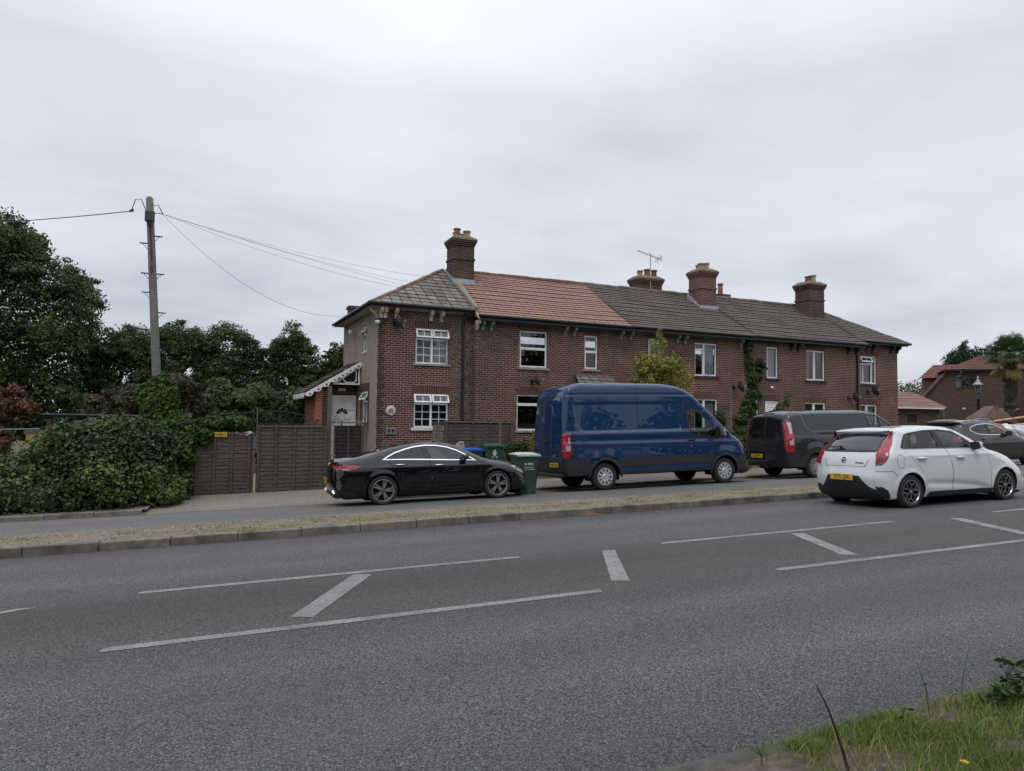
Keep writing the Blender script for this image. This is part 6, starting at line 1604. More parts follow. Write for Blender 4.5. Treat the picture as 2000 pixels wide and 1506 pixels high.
def gate(label, x0, x1, z0, z1, seed, arch, battens, slope=0.):
    t = thing('wooden_gate', label, 'gate', (x0, YG, z0))
    o = (x0, YG, z0); b = MB(o); board_panel(b, x0, x1, YG, z0, z1, seed, slope=slope); b.build('board_panel', m_fence, t)
    for x in battens:
        b = MB(o); b.box((x-.028, YG-.058, z0+.01), (x+.028, YG-.03, z1-.02+slope*(x-x0)), .004); b.build('batten', m_fence, t)
    b = MB(o); b.box((x0, YG-.045, z1-.03), (x1, YG+.03, z1+.02)); 
    for q in range(8): q_ = b.v[-8+q]; q_.z += slope*q_.x
    b.build('top_rail', m_post, t)
    b = MB(o); n = 24; A = [(lerp(x0, x1, k/n), YG, arch(k/n)) for k in range(n+1)]
    b.tube(A, .012, 5); b.tube([(x0, YG, z1+.05), (x1, YG, z1+.05+slope*(x1-x0))], .012, 5)
    for xx in (x0+.01, x1-.01): b.tube([(xx, YG, z0+.3), (xx, YG, arch(0 if xx < (x0+x1)/2 else 1))], .014, 5)
    m_ = 9
    for k in range(m_):
        tt = (k+.5)/m_; x = lerp(x0, x1, tt); top = arch(tt); hgt = top-z1-.05
        if hgt < .09: continue
        r_ = min(.085, hgt*.32)
        scroll(b, x-.05, YG, z1+.06+r_, r_, 1.5, .01, -1.57, 1); scroll(b, x+.05, YG, top-r_-.01, r_*.9, 1.5, .01, 1.57, -1)
        b.tube([(x-.1, YG, z1+.05), (x, YG, (top+z1)/2), (x+.1, YG, top)], .006, 4, False); b.tube([(x+.1, YG, z1+.05), (x, YG, (top+z1)/2), (x-.1, YG, arch(min(1, tt+.03)))], .006, 4, False)
    b.build('iron_scrollwork', m_iron, t); return t, o
t, o = gate('left leaf of the dark wooden double gates, half hidden by ivy, with a yellow notice', -1.25, .66, -.62, 1.07, 3, lambda k: 1.30+.34*math.sin(k*math.pi/2), (-.74, -.3, .13, .56))
b = MB(o); b.box((-.02-.3, YG-.075, .97), (.0, YG-.06, 1.10)); nt_ = b.build('notice', M('yellow_notice', (.45, .33, .04), .5), t)
b = MB(o)
for q in (-.27, -.05): b.prism([(q-.02, 1.03), (q, 1.055), (q+.02, 1.03), (q, 1.005)], YG-.079, YG-.075)
b.box((-.23, YG-.079, 1.04), (-.09, YG-.075, 1.058)); b.box((-.22, YG-.079, 1.0), (-.10, YG-.075, 1.015)); b.build('notice_print', m_ptext, nt_)
t, o = gate('right leaf of the dark wooden double gates beside the weathered post, arched ironwork on top', .76, 2.62, -.60, 1.27, 8, lambda k: 1.68-.34*max(0, (k-.3)/.7)**1.6, (.80, 1.26, 1.74, 2.2, 2.58))
b = MB(o); b.box((.665, YG-.06, -.62), (.70, YG-.03, 1.1)); b.box((.735, YG-.06, .55), (.765, YG-.03, 1.67)); b.build('meeting_stile', m_post, t)
b = MB(o)
for m, (za, zb) in enumerate(((.66, .98), (.0, .40), (-.6, -.02))): b.m = m; b.box((.70, YG-.062, za), (.735, YG-.035, zb))
b.build('painted_strip', [M('faded_blue_paint', (.06, .09, .2), .8), M('faded_red_paint', (.13, .045, .04), .8), M('flaking_white_paint', (.42, .38, .31), .85, 0, .3, 14)], t)
b = MB(); rg = random.Random(2); V = []
for i in range(9):
    for j in range(4): V.append((.22+i*.055+rg.uniform(-.02, .02), YG-.05+j*.02, 1.06+.045*math.sin(i*1.1+j)+rg.uniform(-.02, .03)-.03*(j == 0)))
b.add(V, [(i*4+j, (i+1)*4+j, (i+1)*4+j+1, i*4+j+1) for i in range(8) for j in range(3)])
tag(b.build('white_rag', M('dirty_white_cloth', (.6, .58, .55), .9), None, True), 'crumpled white rag lying on top of the left wooden gate', 'rag')
t = thing('wooden_gate', 'narrow wooden side gate with a pale top rail and a hooped iron grille', 'gate', (2.78, YG+.25, -.5))
o = (2.78, YG+.25, -.5); yb = YG+.25
b = MB(o); board_panel(b, 2.84, 3.66, yb, -.45, 1.28, 19); b.build('board_panel', woodmat('near_black_boards', (.014, .012, .012), (.032, .026, .025), (.07, .058, .055)), t)
for x in (2.86, 3.25, 3.64): b = MB(o); b.box((x-.024, yb-.06, -.45), (x+.024, yb-.03, 1.3), .004); b.build('batten', m_fence, t)
b = MB(o); b.box((2.72, yb-.07, 1.36), (3.78, yb+.03, 1.41), .006); b.build('top_rail', m_fence2, t)
b = MB(o); n = 24; b.tube([(3.28-.44*math.cos(math.pi*k/n), yb, 1.41+.33*math.sin(math.pi*k/n)) for k in range(n+1)], .009, 5)
for k in range(5): scroll(b, 2.98+.15*k, yb, 1.50, .055, 1.4, .008, -1.57, 1 if k % 2 else -1, .005)
b.build('iron_grille', m_iron, t)
b = MB(o); b.box((2.70, yb-.075, .42), (2.88, yb-.06, .46)); b.build('latch', m_alu, t)
for (x, y, w_, z0, z1, lab) in ((2.70, YG+.18, .055, -.6, 2.42, 'tall weathered timber post between the double gates and the side gate'), (3.74, YG+.27, .06, -.5, 1.40, 'short brown timber post between the side gate and the pebble-dashed wall')):
    b = MB((x, y, z0)); b.box((x-w_, y-w_, z0), (x+w_, y+w_, z1), .008); tag(b.build('timber_post', m_post), lab, 'post', 'gate posts').location = (x, y, z0)
# fence round the bins
def fence_panel(label, A, Bv, z0, z1, seed, mt, nb=3, posts=()):
    A, Bv = Vector((*A, 0)), Vector((*Bv, 0)); L = (Bv-A).length; a = math.atan2(Bv.y-A.y, Bv.x-A.x)
    t = thing('fence_panel', label, 'fence', (A.x, A.y, z0), a, 'panels of the bin enclosure')
    b = MB(); board_panel(b, 0, L, 0, .02, z1-z0-.03, seed); b.build('board_panel', mt, t)
    for k in range(nb): x = L*(k+.5)/nb if nb > 1 else L*.5; b = MB(); b.box((x-.022, -.06, 0), (x+.022, -.03, z1-z0-.02), .004); b.build('batten', mt, t)
    b = MB(); b.box((-.02, -.055, z1-z0-.03), (L+.02, .04, z1-z0+.015), .006); b.build('top_rail', m_post, t)
    for x in posts: b = MB(); b.box((x-.06, -.06, -.1), (x+.06, .06, z1-z0+.03), .01); b.build('post', m_post if mt is m_fence2 else m_fence, t)
    return t
fence_panel('dark fence panel behind the two bins, in front of the orange-roofed house', (6.52, 22.0), (8.35, 22.0), -.38, 1.42, 31, m_fence, 3, (0,))
fence_panel('short dark fence panel with a post at the right end of the bin enclosure', (8.42, 21.95), (8.8, 21.75), -.38, 1.42, 33, m_fence, 1, (.38,))
fence_panel('short pale weathered fence panel beside the lower cottage window', (6.10, 22.05), (6.44, 22.02), -.38, 1.40, 32, m_fence2, 1)
b = MB(); b.box((0, -.03, -.3), (2.6, .03, .14), .01); b.box((0, -.04, .14), (2.6, .04, .17), .01)
tag(b.build('timber_edging', m_post, None, loc=(8.95, 21.6, -.1)), 'low weathered timber edging below the orange-roofed house window', 'edging')

# ------------------------------------------------------------------ bins
m_bin = M('green_bin_plastic', (.012, .055, .032), .45, 0, .15, 5, dirt=((.05, .07, .05), 3))
m_binlid = M('green_bin_lid', (.025, .085, .05), .5, 0, .15, 5)
m_print = M('pale_print', (.38, .44, .42), .7, 0, .3, 60)
def bin_(label, x, y, z, yaw, lidmat, printing):
    t = thing('wheelie_bin', label, 'bin', (x, y, z), yaw, 'green wheelie bins')
    b = MB(); w0, w1, d0, d1, h = .235, .288, .25, .33, .97
    def ringpts(w_, d_, z_): return [(-w_, -d_+.05, z_), (-w_+.05, -d_, z_), (w_-.05, -d_, z_), (w_, -d_+.05, z_), (w_, d_-.05, z_), (w_-.05, d_, z_), (-w_+.05, d_, z_), (-w_, d_-.05, z_)]
    V = []; zs = [(0.0, 0), (.02, .0), (.3, .31), (.32, .33), (.86, .88), (.90, .93), (1, 1)]
    for k, (zz, q) in enumerate(zs): V += ringpts(lerp(w0, w1, q), lerp(d0, d1, q), zz*h)
    F = [(i*8+k, i*8+(k+1) % 8, (i+1)*8+(k+1) % 8, (i+1)*8+k) for i in range(len(zs)-1) for k in range(8)]
    b.add(V, F); e = len(zs)-1
    b.add(ringpts(w1+.022, d1+.022, h-.05)+ringpts(w1+.022, d1+.022, h), [(k, (k+1) % 8, 8+(k+1) % 8, 8+k) for k in range(8)]+[list(range(8)), list(range(15, 7, -1))])
    for sx in (-.19, .19): b.box((sx-.02, -d0-.022, .05), (sx+.02, -d0+.05, .32))
    b.build('body', m_bin, t, smooth=True, angle=30)
    b = MB(); n = 8; V = []
    for i in range(n+1):
        yy = lerp(-.36, .37, i/n); hh = .055*math.sin(math.pi*min(1, max(0, (i+.2)/n)))**.6
        for k, (xx, f) in enumerate(((-.31, 0), (-.29, .55), (-.18, 1), (.18, 1), (.29, .55), (.31, 0))): V.append((xx, yy, h+.012+hh*f))
    b.add(V, [(i*6+k, i*6+k+1, (i+1)*6+k+1, (i+1)*6+k) for i in range(n) for k in range(5)])
    b.box((-.31, -.365, h-.02), (.31, -.345, h+.02)); b.box((-.31, -.345, h-.0), (-.295, .36, h+.02)); b.box((.295, -.345, h), (.31, .36, h+.02)); b.build('lid', lidmat, t, smooth=True, angle=40)
    b = MB(); b.tube([(-.25, .40, h-.03), (.25, .40, h-.03)], .02, 8); b.build('handle', m_bin, t)
    for sx in (-.27, .27):
        b = MB(); b.lathe([(0, -.03), (.10, -.03), (.105, 0), (.10, .03), (0, .03)], 18, 'x', (sx, .24, .10)); b.build('bin_wheel', m_tyre, t, smooth=True, angle=40)
    for (body, sz, zz, bold) in printing:
        yy = -lerp(d0, d1, zz/h)-.004
        text_obj('printing', body, sz, m_print, t, Matrix.Translation((.02, yy, zz)) @ Matrix.Rotation(R(90-4.5), 4, 'X'), .0008, bold)
    return t
bin_('green wheelie bin with a pale grey lid on the road behind the blue van', 6.98, 16.56, ground_z(6.98, 16.3)-.005, R(-3), M('pale_grey_lid', (.42, .45, .43), .5, 0, .1, 6), [('R 4001', .085, .76, .004), ('KINGSTON ROAD', .03, .67, .001), ('NO HOT ASHES', .034, .62, .001)])
bin_('green wheelie bin with a blue lid in front of the dark fence panel', 7.08, 21.05, ground_z(7, 21)-.02, R(4), M('blue_lid', (.02, .09, .42), .45, 0, .1, 6), [('PAPER', .06, .6, .003)])
b3 = bin_('all-green wheelie bin with a white crest, right of the blue-lidded bin', 7.72, 20.95, ground_z(7.7, 21)+.09, R(-4), m_binlid, [('REFUSE', .085, .55, .005)])
b = MB(); q = lambda pts: b.prism(pts, -.335, -.327)
q([(-.06, .80), (.06, .80), (.065, .72), (.0, .63), (-.065, .72)]); q([(-.05, .83), (0, .87), (.05, .83), (.03, .815), (-.03, .815)]); q([(-.09, .66), (-.03, .62), (-.05, .60), (-.1, .63)]); q([(.09, .66), (.03, .62), (.05, .60), (.1, .63)])
b.build('crest', m_print, b3)
b = MB(); b.box((-.12, -.1, 0), (.12, .1, .2), .02); b.box((-.05, -.12, .2), (.1, .05, .26), .02); tag(b.build('cardboard_box', M('faded_cardboard', (.34, .29, .23), .9), None, loc=(6.75, 21.2, .55)), 'crushed pale cardboard box leaning behind the black coupe by the bins', 'box')

# ------------------------------------------------------------------ telegraph pole and wires
PB = Vector((-1.62, 21.5, -.62)); PT = Vector((-2.15, 21.5, 7.46))
t = thing('telegraph_pole', 'leaning grey wooden telegraph pole with climbing steps, its foot wrapped in vines', 'telegraph pole', PB)
pp = lambda z: PB.lerp(PT, (z-PB.z)/(PT.z-PB.z))-PB
b = MB(); n = 14; b.tube([pp(lerp(PB.z, PT.z, k/n)) for k in range(n+1)]+[pp(PT.z)+Vector((0, 0, .05))], [lerp(.125, .092, k/n) for k in range(n+1)]+[.05], 16); b.build('pole', m_pole, t, smooth=True, angle=50)
for (z, sg) in ((6.42, 1), (6.2, -1), (5.38, -1), (5.38, 1), (4.86, -1), (4.32, 1), (3.85, -1), (3.35, 1)):
    c = pp(z); r_ = lerp(.12, .092, (z+.6)/8); b = MB()
    b.box((c.x+(sg*r_ if sg > 0 else -r_-.19), c.y-.03, c.z), (c.x+(r_+.19 if sg > 0 else -r_), c.y+.03, c.z+.025), .005)
    b.tube([(c.x+sg*(r_+.11), c.y, c.z), (c.x+sg*r_, c.y, c.z-.14)], .008, 5); b.build('climbing_step', m_iron, t)
c = pp(6.95); b = MB(); b.box((c.x-.12, c.y-.19, c.z-.16), (c.x+.12, c.y-.07, c.z+.13), .02); b.tube([(c.x, c.y-.15, c.z-.16), (c.x+.02, c.y-.14, c.z-.30)], [.09, .05], 8); b.build('junction_box', M('grey_black_box', (.03, .033, .04), .5), t)
b = MB(); b.tube([pp(z)+Vector((.0, -.14, 0)) for z in (6.7, 6.4, 6.0, 5.7)], .02, 6); k_ = pp(5.5)
b.tube([(k_.x+.035*math.sin(a), k_.y-.15, k_.z+.09*math.cos(a)) for a in [i*.63 for i in range(11)]], .012, 5, False); b.build('cable_drop', m_black, t)
c = pp(7.05); b = MB(); b.tube([c+Vector((-.1, -.12, .05)), c+Vector((-.22, -.1, .34)), c+Vector((-.36, -.05, .33)), c+Vector((-.45, -.02, .03))], .012, 5)
b.tube([c+Vector((.1, -.1, .2)), c+Vector((.2, -.1, .22)), c+Vector((.32, -.05, .0))], .012, 5); b.tube([c+Vector((.1, -.1, -.02)), c+Vector((.2, -.1, .0)), c+Vector((.33, -.05, .0))], .012, 5)
b.tube([c+Vector((-.5, 0, .0)), c+Vector((-.40, 0, .05))], .035, 6); b.build('cable_loop', m_black, t)
WT = PB+pp(7.06)
def wire(label, Bv, sag, r_=.0055, A=None, n=26):
    A = A if A is not None else WT+Vector((.3, -.05, 0)); Bv = Vector(Bv); b = MB(A)
    b.tube([A.lerp(Bv, k/n)-Vector((0, 0, 4*sag*(k/n)*(1-k/n))) for k in range(n+1)], r_, 4)
    tag(b.build('overhead_wire', M('grey_wire', (.07, .07, .075), .6), None, loc=A), label, 'cable', 'overhead wires')
wire('thin wire sagging deeply from the pole to the eave of the pebble-dashed side wall', hw(-.38, 3.4, 5.42), .85)
wire('thin wire from the pole meeting the slate roof, lowest of the fan of wires', hw(1.4, 1.3, 6.25), .22, .004)
wire('thin wire from the pole meeting the left hip just below the ridge', hw(2.4, 2.2, 6.95), .20, .004)
wire('thin wire from the pole passing just behind the left brick chimney', hw(9.0, 5.2, 6.9), .42, .004)
wire('highest thin wire from the pole running over the orange tiled roof', hw(13.5, 7.5, 6.4), .40, .004)
wire('thick cable running left from the pole top into the big oak', (-10.2, 27.5, 7.3), .10, .013, WT+Vector((-.45, 0, 0)))
# ------------------------------------------------------------------ trees and plants
G_OAK = [(0, (.013, .026, .010)), (.35, (.037, .062, .021)), (.7, (.078, .112, .035)), (1, (.15, .18, .06))]
G_MID = [(0, (.016, .029, .013)), (.35, (.043, .069, .027)), (.7, (.082, .114, .043)), (1, (.155, .185, .068))]
G_BR = [(0, (.012, .028, .006)), (.35, (.035, .07, .014)), (.7, (.065, .125, .025)), (1, (.12, .18, .04))]
G_IVY = [(0, (.010, .020, .007)), (.35, (.029, .052, .015)), (.7, (.068, .108, .026)), (1, (.16, .20, .05))]
G_YEL = [(0, (.05, .062, .012)), (.35, (.15, .168, .032)), (.7, (.29, .28, .06)), (1, (.44, .35, .09))]
G_RUST = [(0, (.03, .016, .008)), (.35, (.075, .036, .016)), (.7, (.13, .062, .028)), (1, (.17, .11, .04))]
l_oak = leafmat('oak_leaves', G_OAK); l_mid = leafmat('hedgerow_leaves', G_MID); l_br = leafmat('fresh_leaves', G_BR, .3)
l_ivy = leafmat('ivy_leaves', G_IVY, .2, .4); l_yel = leafmat('yellowing_leaves', G_YEL, .3); l_rust = leafmat('rusty_leaves', G_RUST, .2)
l_con = leafmat('conifer_needles', [(0, (.006, .016, .006)), (.4, (.016, .04, .014)), (.8, (.032, .07, .022)), (1, (.05, .1, .03))])
m_bark = M('bark', (.055, .045, .036), .95, 0, .35, 6, .8)
def tree(name, label, base, clumps, n, size, mt, seed, group=None, cat='tree', trunk_r=.2, shell_=.5, limbs=True, aspect=.62, sub=7, body=None):
    rng = np.random.default_rng(seed); rg = random.Random(seed); bx, by, bz = base
    t = thing(name, label, cat, base, 0, group)
    fine = []
    for c in clumps:                                  # break every mass into smaller, uneven sprays
        fine.append([c[0], c[1], c[2], c[3]*.72, c[4]*.72, c[5]*.72])
        for _ in range(sub):
            d = unit(rng.normal(size=3)); k = rng.uniform(.62, 1.02); s = rng.uniform(.22, .46)
            fine.append([c[0]+d[0]*c[3]*k, c[1]+d[1]*c[4]*k, c[2]+d[2]*c[5]*k, c[3]*s, c[4]*s, c[5]*s*rng.uniform(.6, 1)])
    if body is not None:                              # half of the leaves fill the silhouette between the sprays
        pl, y0, dy = body; pl = np.array(pl, float); lo, hi = pl.min(0), pl.max(0); m = int(n*.5); P, Nn = clump_points(fine, n-m, rng, shell_, .35)
        Q = rng.uniform(lo, hi, (m*4, 2)); Q = Q[inpoly(Q, pl)]; e = segdist(Q, pl, True)[0]; w_ = np.sin(Q[:, 0]*3.1+seed)*np.sin(Q[:, 1]*2.7+seed*2)+rng.normal(0, .35, len(Q))
        Q = Q[(rng.uniform(0, .5, len(Q)) < e) & (w_ > -.62)][:m]
        B_ = np.stack([Q[:, 0], y0+rng.uniform(-dy, dy, len(Q)), Q[:, 1]], 1); P = np.concatenate([P, B_]); Nn = np.concatenate([Nn, unit(rng.normal(size=B_.shape)+[0, -.5, .7])])
    else: P, Nn = clump_points(fine, n, rng, shell_)
    keep = P[:, 2] > bz+.05; P, Nn = P[keep], Nn[keep]
    leaves_obj('crown', P, Nn, size, mt, t, seed, aspect, base)
    if trunk_r:
        b = MB(); top = max(c[2] for c in clumps)-bz
        cx = np.mean([c[0] for c in clumps])-bx; cy = np.mean([c[1] for c in clumps])-by; m_ = 7
        main = [Vector((cx*(k/m_)**1.5+rg.uniform(-.1, .1)*(k > 0), cy*(k/m_)**1.5+rg.uniform(-.1, .1)*(k > 0), top*.8*k/m_)) for k in range(m_+1)]
        b.tube(main, [trunk_r*(1.15-.95*k/m_) for k in range(m_+1)], 9)
        if limbs:
            for c in clumps[::max(1, len(clumps)//16)]:
                q = Vector((c[0]-bx, c[1]-by, c[2]-bz)); k = rg.randint(2, m_-2); s = main[k]
                if q.z < s.z: k = 1; s = main[1]
                md = s.lerp(q, .5)+Vector((rg.uniform(-.2, .2), rg.uniform(-.2, .2), .25))
                b.tube([s, md, q, q+Vector((rg.uniform(-.5, .5), rg.uniform(-.5, .5), c[5]*.6))], [trunk_r*.42, trunk_r*.28, trunk_r*.15, .015], 6)
        b.build('trunk', m_bark, t, smooth=True)
    return t
gz = ground_z
def fill(poly, y, dy, n, r0, r1, seed):
    """uneven clumps packed inside a silhouette (x, z) at depth y, thinner towards its edge"""
    rng = np.random.default_rng(seed); P = np.array(poly, float); out = []; lo, hi = P.min(0), P.max(0)
    while len(out) < n:
        q = rng.uniform(lo, hi)
        if not inpoly(q[None], P)[0]: continue
        e = segdist(q[None], P, True)[0][0]; r = min(rng.uniform(r0, r1), max(.22, e*1.05+.12))
        out.append((q[0], y+rng.uniform(-dy, dy)*min(1, e+.3), q[1], r*rng.uniform(.9, 1.3), r, r*rng.uniform(.55, .95)))
    return out
# the big oak at the left edge
oak = [(-12.5, .3), (-13.0, 9.5), (-12.5, 12.6), (-11, 12.2), (-9.6, 10.6), (-8.6, 10.0), (-7.9, 9.7), (-7.2, 8.6), (-6.7, 8.1), (-5.9, 8.0), (-5.6, 7.3), (-5.0, 6.6), (-5.25, 5.6), (-5.1, 4.6), (-5.6, 3.4), (-5.2, 1.8), (-5.6, .2)]
cl = fill(oak, 35, 1.6, 190, .35, .95, 40)
cl = [c for c in cl if not (abs(c[0]+7.8) < .9 and abs(c[2]-5.6) < .35) and not (abs(c[0]+9.6) < .7 and abs(c[2]-4.9) < .3)]
tree('oak_tree', 'tall dark oak filling the left edge of the view, sky showing through its crown', (-11.0, 36, gz(-11, 36)), cl, 165000, .125, l_oak, 41, None, 'tree', .42, .3, True, .62, 4, (oak, 35.2, 1.8))
hedge_trees = [
    ('round-topped hedgerow tree between the oak and the telegraph pole', -4.6, [(-6.6, .0), (-6.5, 4.2), (-5.6, 5.1), (-4.6, 5.75), (-3.7, 5.75), (-3.0, 5.2), (-2.7, 3.5), (-2.9, .0)], l_mid),
    ('bushy hedgerow tree right behind the telegraph pole', -2.2, [(-4.0, .0), (-3.9, 4.0), (-3.2, 5.6), (-2.4, 6.05), (-1.5, 5.9), (-.8, 5.4), (-.5, 3.5), (-.6, .0)], l_oak),
    ('broad hedgerow tree above the left gate, its top level with the upper windows', .2, [(-1.6, .0), (-1.7, 4.5), (-1.0, 5.9), (-.2, 6.15), (.5, 5.95), (1.1, 5.35), (1.7, 4.8), (1.9, 3), (1.8, .0)], l_mid),
    ('loose-topped tree with bare twigs above its crown, left of the porch', 2.8, [(1.2, .0), (1.3, 3.6), (1.6, 5.0), (2.1, 5.4), (2.5, 6.3), (2.9, 6.4), (3.3, 5.8), (3.9, 5.2), (4.4, 4.6), (4.6, 3), (4.5, .0)], l_mid),
    ('yellow-green tree just left of the pebble-dashed wall', 5.4, [(3.8, .0), (4.0, 4.0), (4.6, 5.0), (5.3, 5.4), (6.2, 5.4), (7.2, 5.6), (7.6, 3), (7.4, .0)], leafmat('olive_leaves', [(0, (.012, .018, .005)), (.4, (.035, .048, .012)), (.8, (.075, .09, .022)), (1, (.13, .13, .04))]))]
for i, (lab, x, pl, mt) in enumerate(hedge_trees):
    tree('hedgerow_tree', lab, (x, 37, gz(x, 37)), fill(pl, 36.6, .9, 64, .28, .7, 200+i), 62000, .11, mt, 50+i, 'trees behind the gates', 'tree', .16, .3, True, .62, 4, (pl, 36.8, 1.0))
b = MB((3.1, 36.4, 0)); rg = random.Random(5)
# low bushes in front of the trees
tree('shrub', 'dark shrub under the loose-topped tree, above the right gate', (2.0, 30.5, gz(2, 30)), [(1.6, 30.5, 1.7, 1.2, 1.0, 1.1), (2.7, 30.4, 1.9, 1.0, 1.0, 1.1), (3.4, 30.2, 1.2, .9, .9, .9), (.6, 30.5, 1.5, 1.1, 1, 1.1), (1.8, 30, .4, 2, .9, .8)], 20000, .13, l_mid, 61, 'shrubs behind the gates', 'shrub', .08)
tree('shrub', 'brighter leafy shrub right of the vine-covered pole', (-.3, 28.5, gz(0, 28)), [(-.2, 28.5, 2.2, 1.0, .9, .8), (.9, 28.7, 2.0, .9, .8, .8), (-.4, 28, 1.2, 1.1, .9, .9), (.6, 28, .8, 1.2, .8, .9)], 16000, .12, leafmat('mid_leaves', [(0, (.015, .032, .009)), (.4, (.042, .078, .02)), (.8, (.08, .135, .035)), (1, (.13, .18, .055))]), 62, 'shrubs behind the gates', 'shrub', .07)
tree('shrub', 'brownish bramble thicket behind the vine-covered pole', (-2.2, 25.5, gz(-2, 25)), [(-2.9, 25.5, 2.0, .9, .8, .6), (-1.6, 25.4, 2.2, 1.0, .8, .7), (-3.6, 25.3, 1.6, .7, .7, .5), (-.8, 25.4, 1.9, .6, .7, .6), (-2.2, 25, 1.0, 1.6, .8, .7)], 15000, .10, leafmat('bramble_leaves', [(0, (.016, .018, .009)), (.4, (.045, .042, .02)), (.75, (.08, .075, .03)), (1, (.15, .10, .05))]), 63, 'shrubs behind the gates', 'shrub', .06)
tree('shrub', 'dying rust-brown shrub at the left edge below the oak', (-6.4, 26.5, gz(-6, 26)), [(-7.4, 26.5, 1.9, .9, .8, .8), (-6.5, 26.5, 1.7, .6, .7, .65), (-5.95, 26.4, 1.75, .32, .5, .35), (-7.0, 26.4, 2.5, .35, .5, .4), (-6.8, 26, .7, 1.0, .8, .8), (-7.8, 26, .8, 1.0, .8, .9)], 17000, .10, l_rust, 64, None, 'shrub', .07)
# bare twigs over the loose-topped tree
for (x0, y0, z0, n) in ((3.1, 36.4, 5.6, 9), ):
    b = MB((3.2, 36.5, 0))
    for k in range(n):
        a = Vector((x0+rg.uniform(-.5, .5), y0, z0+rg.uniform(-.3, .3))); b.tube([a, a+Vector((rg.uniform(-.2, .1), 0, .5)), a+Vector((rg.uniform(-.35, .1), 0, rg.uniform(.7, 1.1)))], [.012, .009, .004], 4)
# far wood beyond the right-hand end of the terrace, too far to count
rng = np.random.default_rng(70); cl = [(rng.uniform(96, 150), rng.uniform(78, 90), rng.uniform(2, 6.3)+.5, rng.uniform(3, 6), 4, rng.uniform(2, 3.4)) for _ in range(60)]
P, Nn = clump_points(cl, 26000, rng, .6); o = leaves_obj('far_wood', P, Nn, .5, leafmat('distant_leaves', [(0, (.03, .045, .03)), (.5, (.06, .085, .05)), (1, (.12, .145, .08))]), None, 71); tag(o, 'distant band of trees beyond the outbuilding roof', None, None, 'stuff')
# trees on the photographer's side of the road: seen only as dark reflections in the paintwork
cl = []
for k in range(30):
    x = -40+k*3.2; cl += [(x+rng.uniform(-1, 1), -11+rng.uniform(-2, 2), rng.uniform(3, 9), 2.4, 2, 2.8), (x, -10, 1.2, 2.4, 1.6, 1.8), (x+1, -10, 4, 2.4, 1.6, 2)]
P, Nn = clump_points(cl, 80000, rng, .2); o = leaves_obj('roadside_wood', P, Nn, .42, l_oak, None, 72); tag(o, 'wood along the near side of the road', None, None, 'stuff')

# the ivy mound by the pavement
t = thing('ivy_hedge', 'large mound of dark ivy spilling towards the pavement left of the gates', 'hedge', (-3, 19.2, -.6))
rng = np.random.default_rng(80)
cl = [(-2.7, 19.3, .55, 1.15, .95, .98), (-2.05, 19.4, .45, .85, .9, .85), (-3.55, 19.3, .12, .95, .9, .90), (-4.5, 19.4, -.22, .95, .9, .74), (-5.6, 19.5, -.42, 1.1, .9, .62), (-1.75, 19.9, .35, .55, .7, .95), (-2.6, 18.5, -.2, 1.2, .75, .75), (-3.9, 18.5, -.35, 1.2, .7, .65), (-1.65, 19.0, -.35, .7, .7, .55), (-5.3, 18.5, -.45, 1.2, .7, .55), (-1.25, 20.0, -.35, .5, .5, .45), (-2.35, 19.6, 1.05, .75, .7, .5), (-7, 19.3, -.4, 1.2, 1, .6)]
fine = list(cl)
for c in cl:
    for _ in range(22):
        d = unit(rng.normal(size=3)); s = rng.uniform(.14, .42); fine.append([c[0]+d[0]*c[3]*.92, c[1]+d[1]*c[4]*.92, c[2]+d[2]*c[5]*.92, c[3]*s, c[4]*s, c[5]*s])
P, Nn = clump_points(fine, 80000, rng, .72, .5); k = P[:, 2] > np.array([gz(x, max(y, 17.8)) for x, y in P[:, :2]])+.0; k &= P[:, 1] > 17.55
leaves_obj('ivy_leaves', P[k], Nn[k], .085, l_ivy, t, 81, .75, (-3, 19.2, -.6))
b = MB((-3, 19.2, -.6))
for c in cl: b.lathe([(max(.01, math.cos(a))*1.0, math.sin(a)) for a in [-.5*math.pi+i*math.pi/8 for i in range(9)]], 14, 'z')
for i, v in enumerate(b.v):
    c = cl[i//(9*14)]; p = v+Vector((-3, 19.2, -.6)); b.v[i] = Vector((c[0]+p.x*c[3]*.6, c[1]+p.y*c[4]*.6, c[2]+p.z*c[5]*.6))-Vector((-3, 19.2, -.6))
b.build('inner_filler', M('dark_filler', (.012, .014, .008), .95), t)  # solid dark mass added inside the mound so the leaves don't show through
# vine over the foot of the pole and along the gate top
t = thing('climbing_vine', 'bright green vine heaped round the telegraph pole and trailing over the left gate', 'vine', (-1.6, 20.9, -.6))
cl = [(-1.72, 21.3, 1.9, .50, .5, .75), (-1.65, 21.2, 1.2, .62, .5, .6), (-1.9, 21.2, .9, .6, .5, .5), (-1.25, 21, 1.1, .45, .4, .4), (-.85, 20.75, 1.2, .5, .25, .22), (-.3, 20.65, 1.34, .55, .22, .18), (.25, 20.62, 1.38, .40, .2, .16), (-1.1, 20.5, .6, .35, .3, .55), (-.6, 20.55, 1.02, .3, .2, .25)]
fine = list(cl)
for c in cl:
    for _ in range(10):
        d = unit(rng.normal(size=3)); s = rng.uniform(.2, .42); fine.append([c[0]+d[0]*c[3]*.9, c[1]+d[1]*c[4]*.9, c[2]+d[2]*c[5]*.9, c[3]*s, c[4]*s, c[5]*s])
P, Nn = clump_points(fine, 24000, rng, .5, .5); leaves_obj('vine_leaves', P, Nn, .10, leafmat('vine_leaves', [(0, (.014, .034, .007)), (.3, (.036, .078, .014)), (.7, (.065, .125, .022)), (1, (.13, .19, .045))], .3), t, 82, .75, (-1.6, 20.9, -.6))
b = MB((-1.6, 20.9, -.6)); rg = random.Random(8)
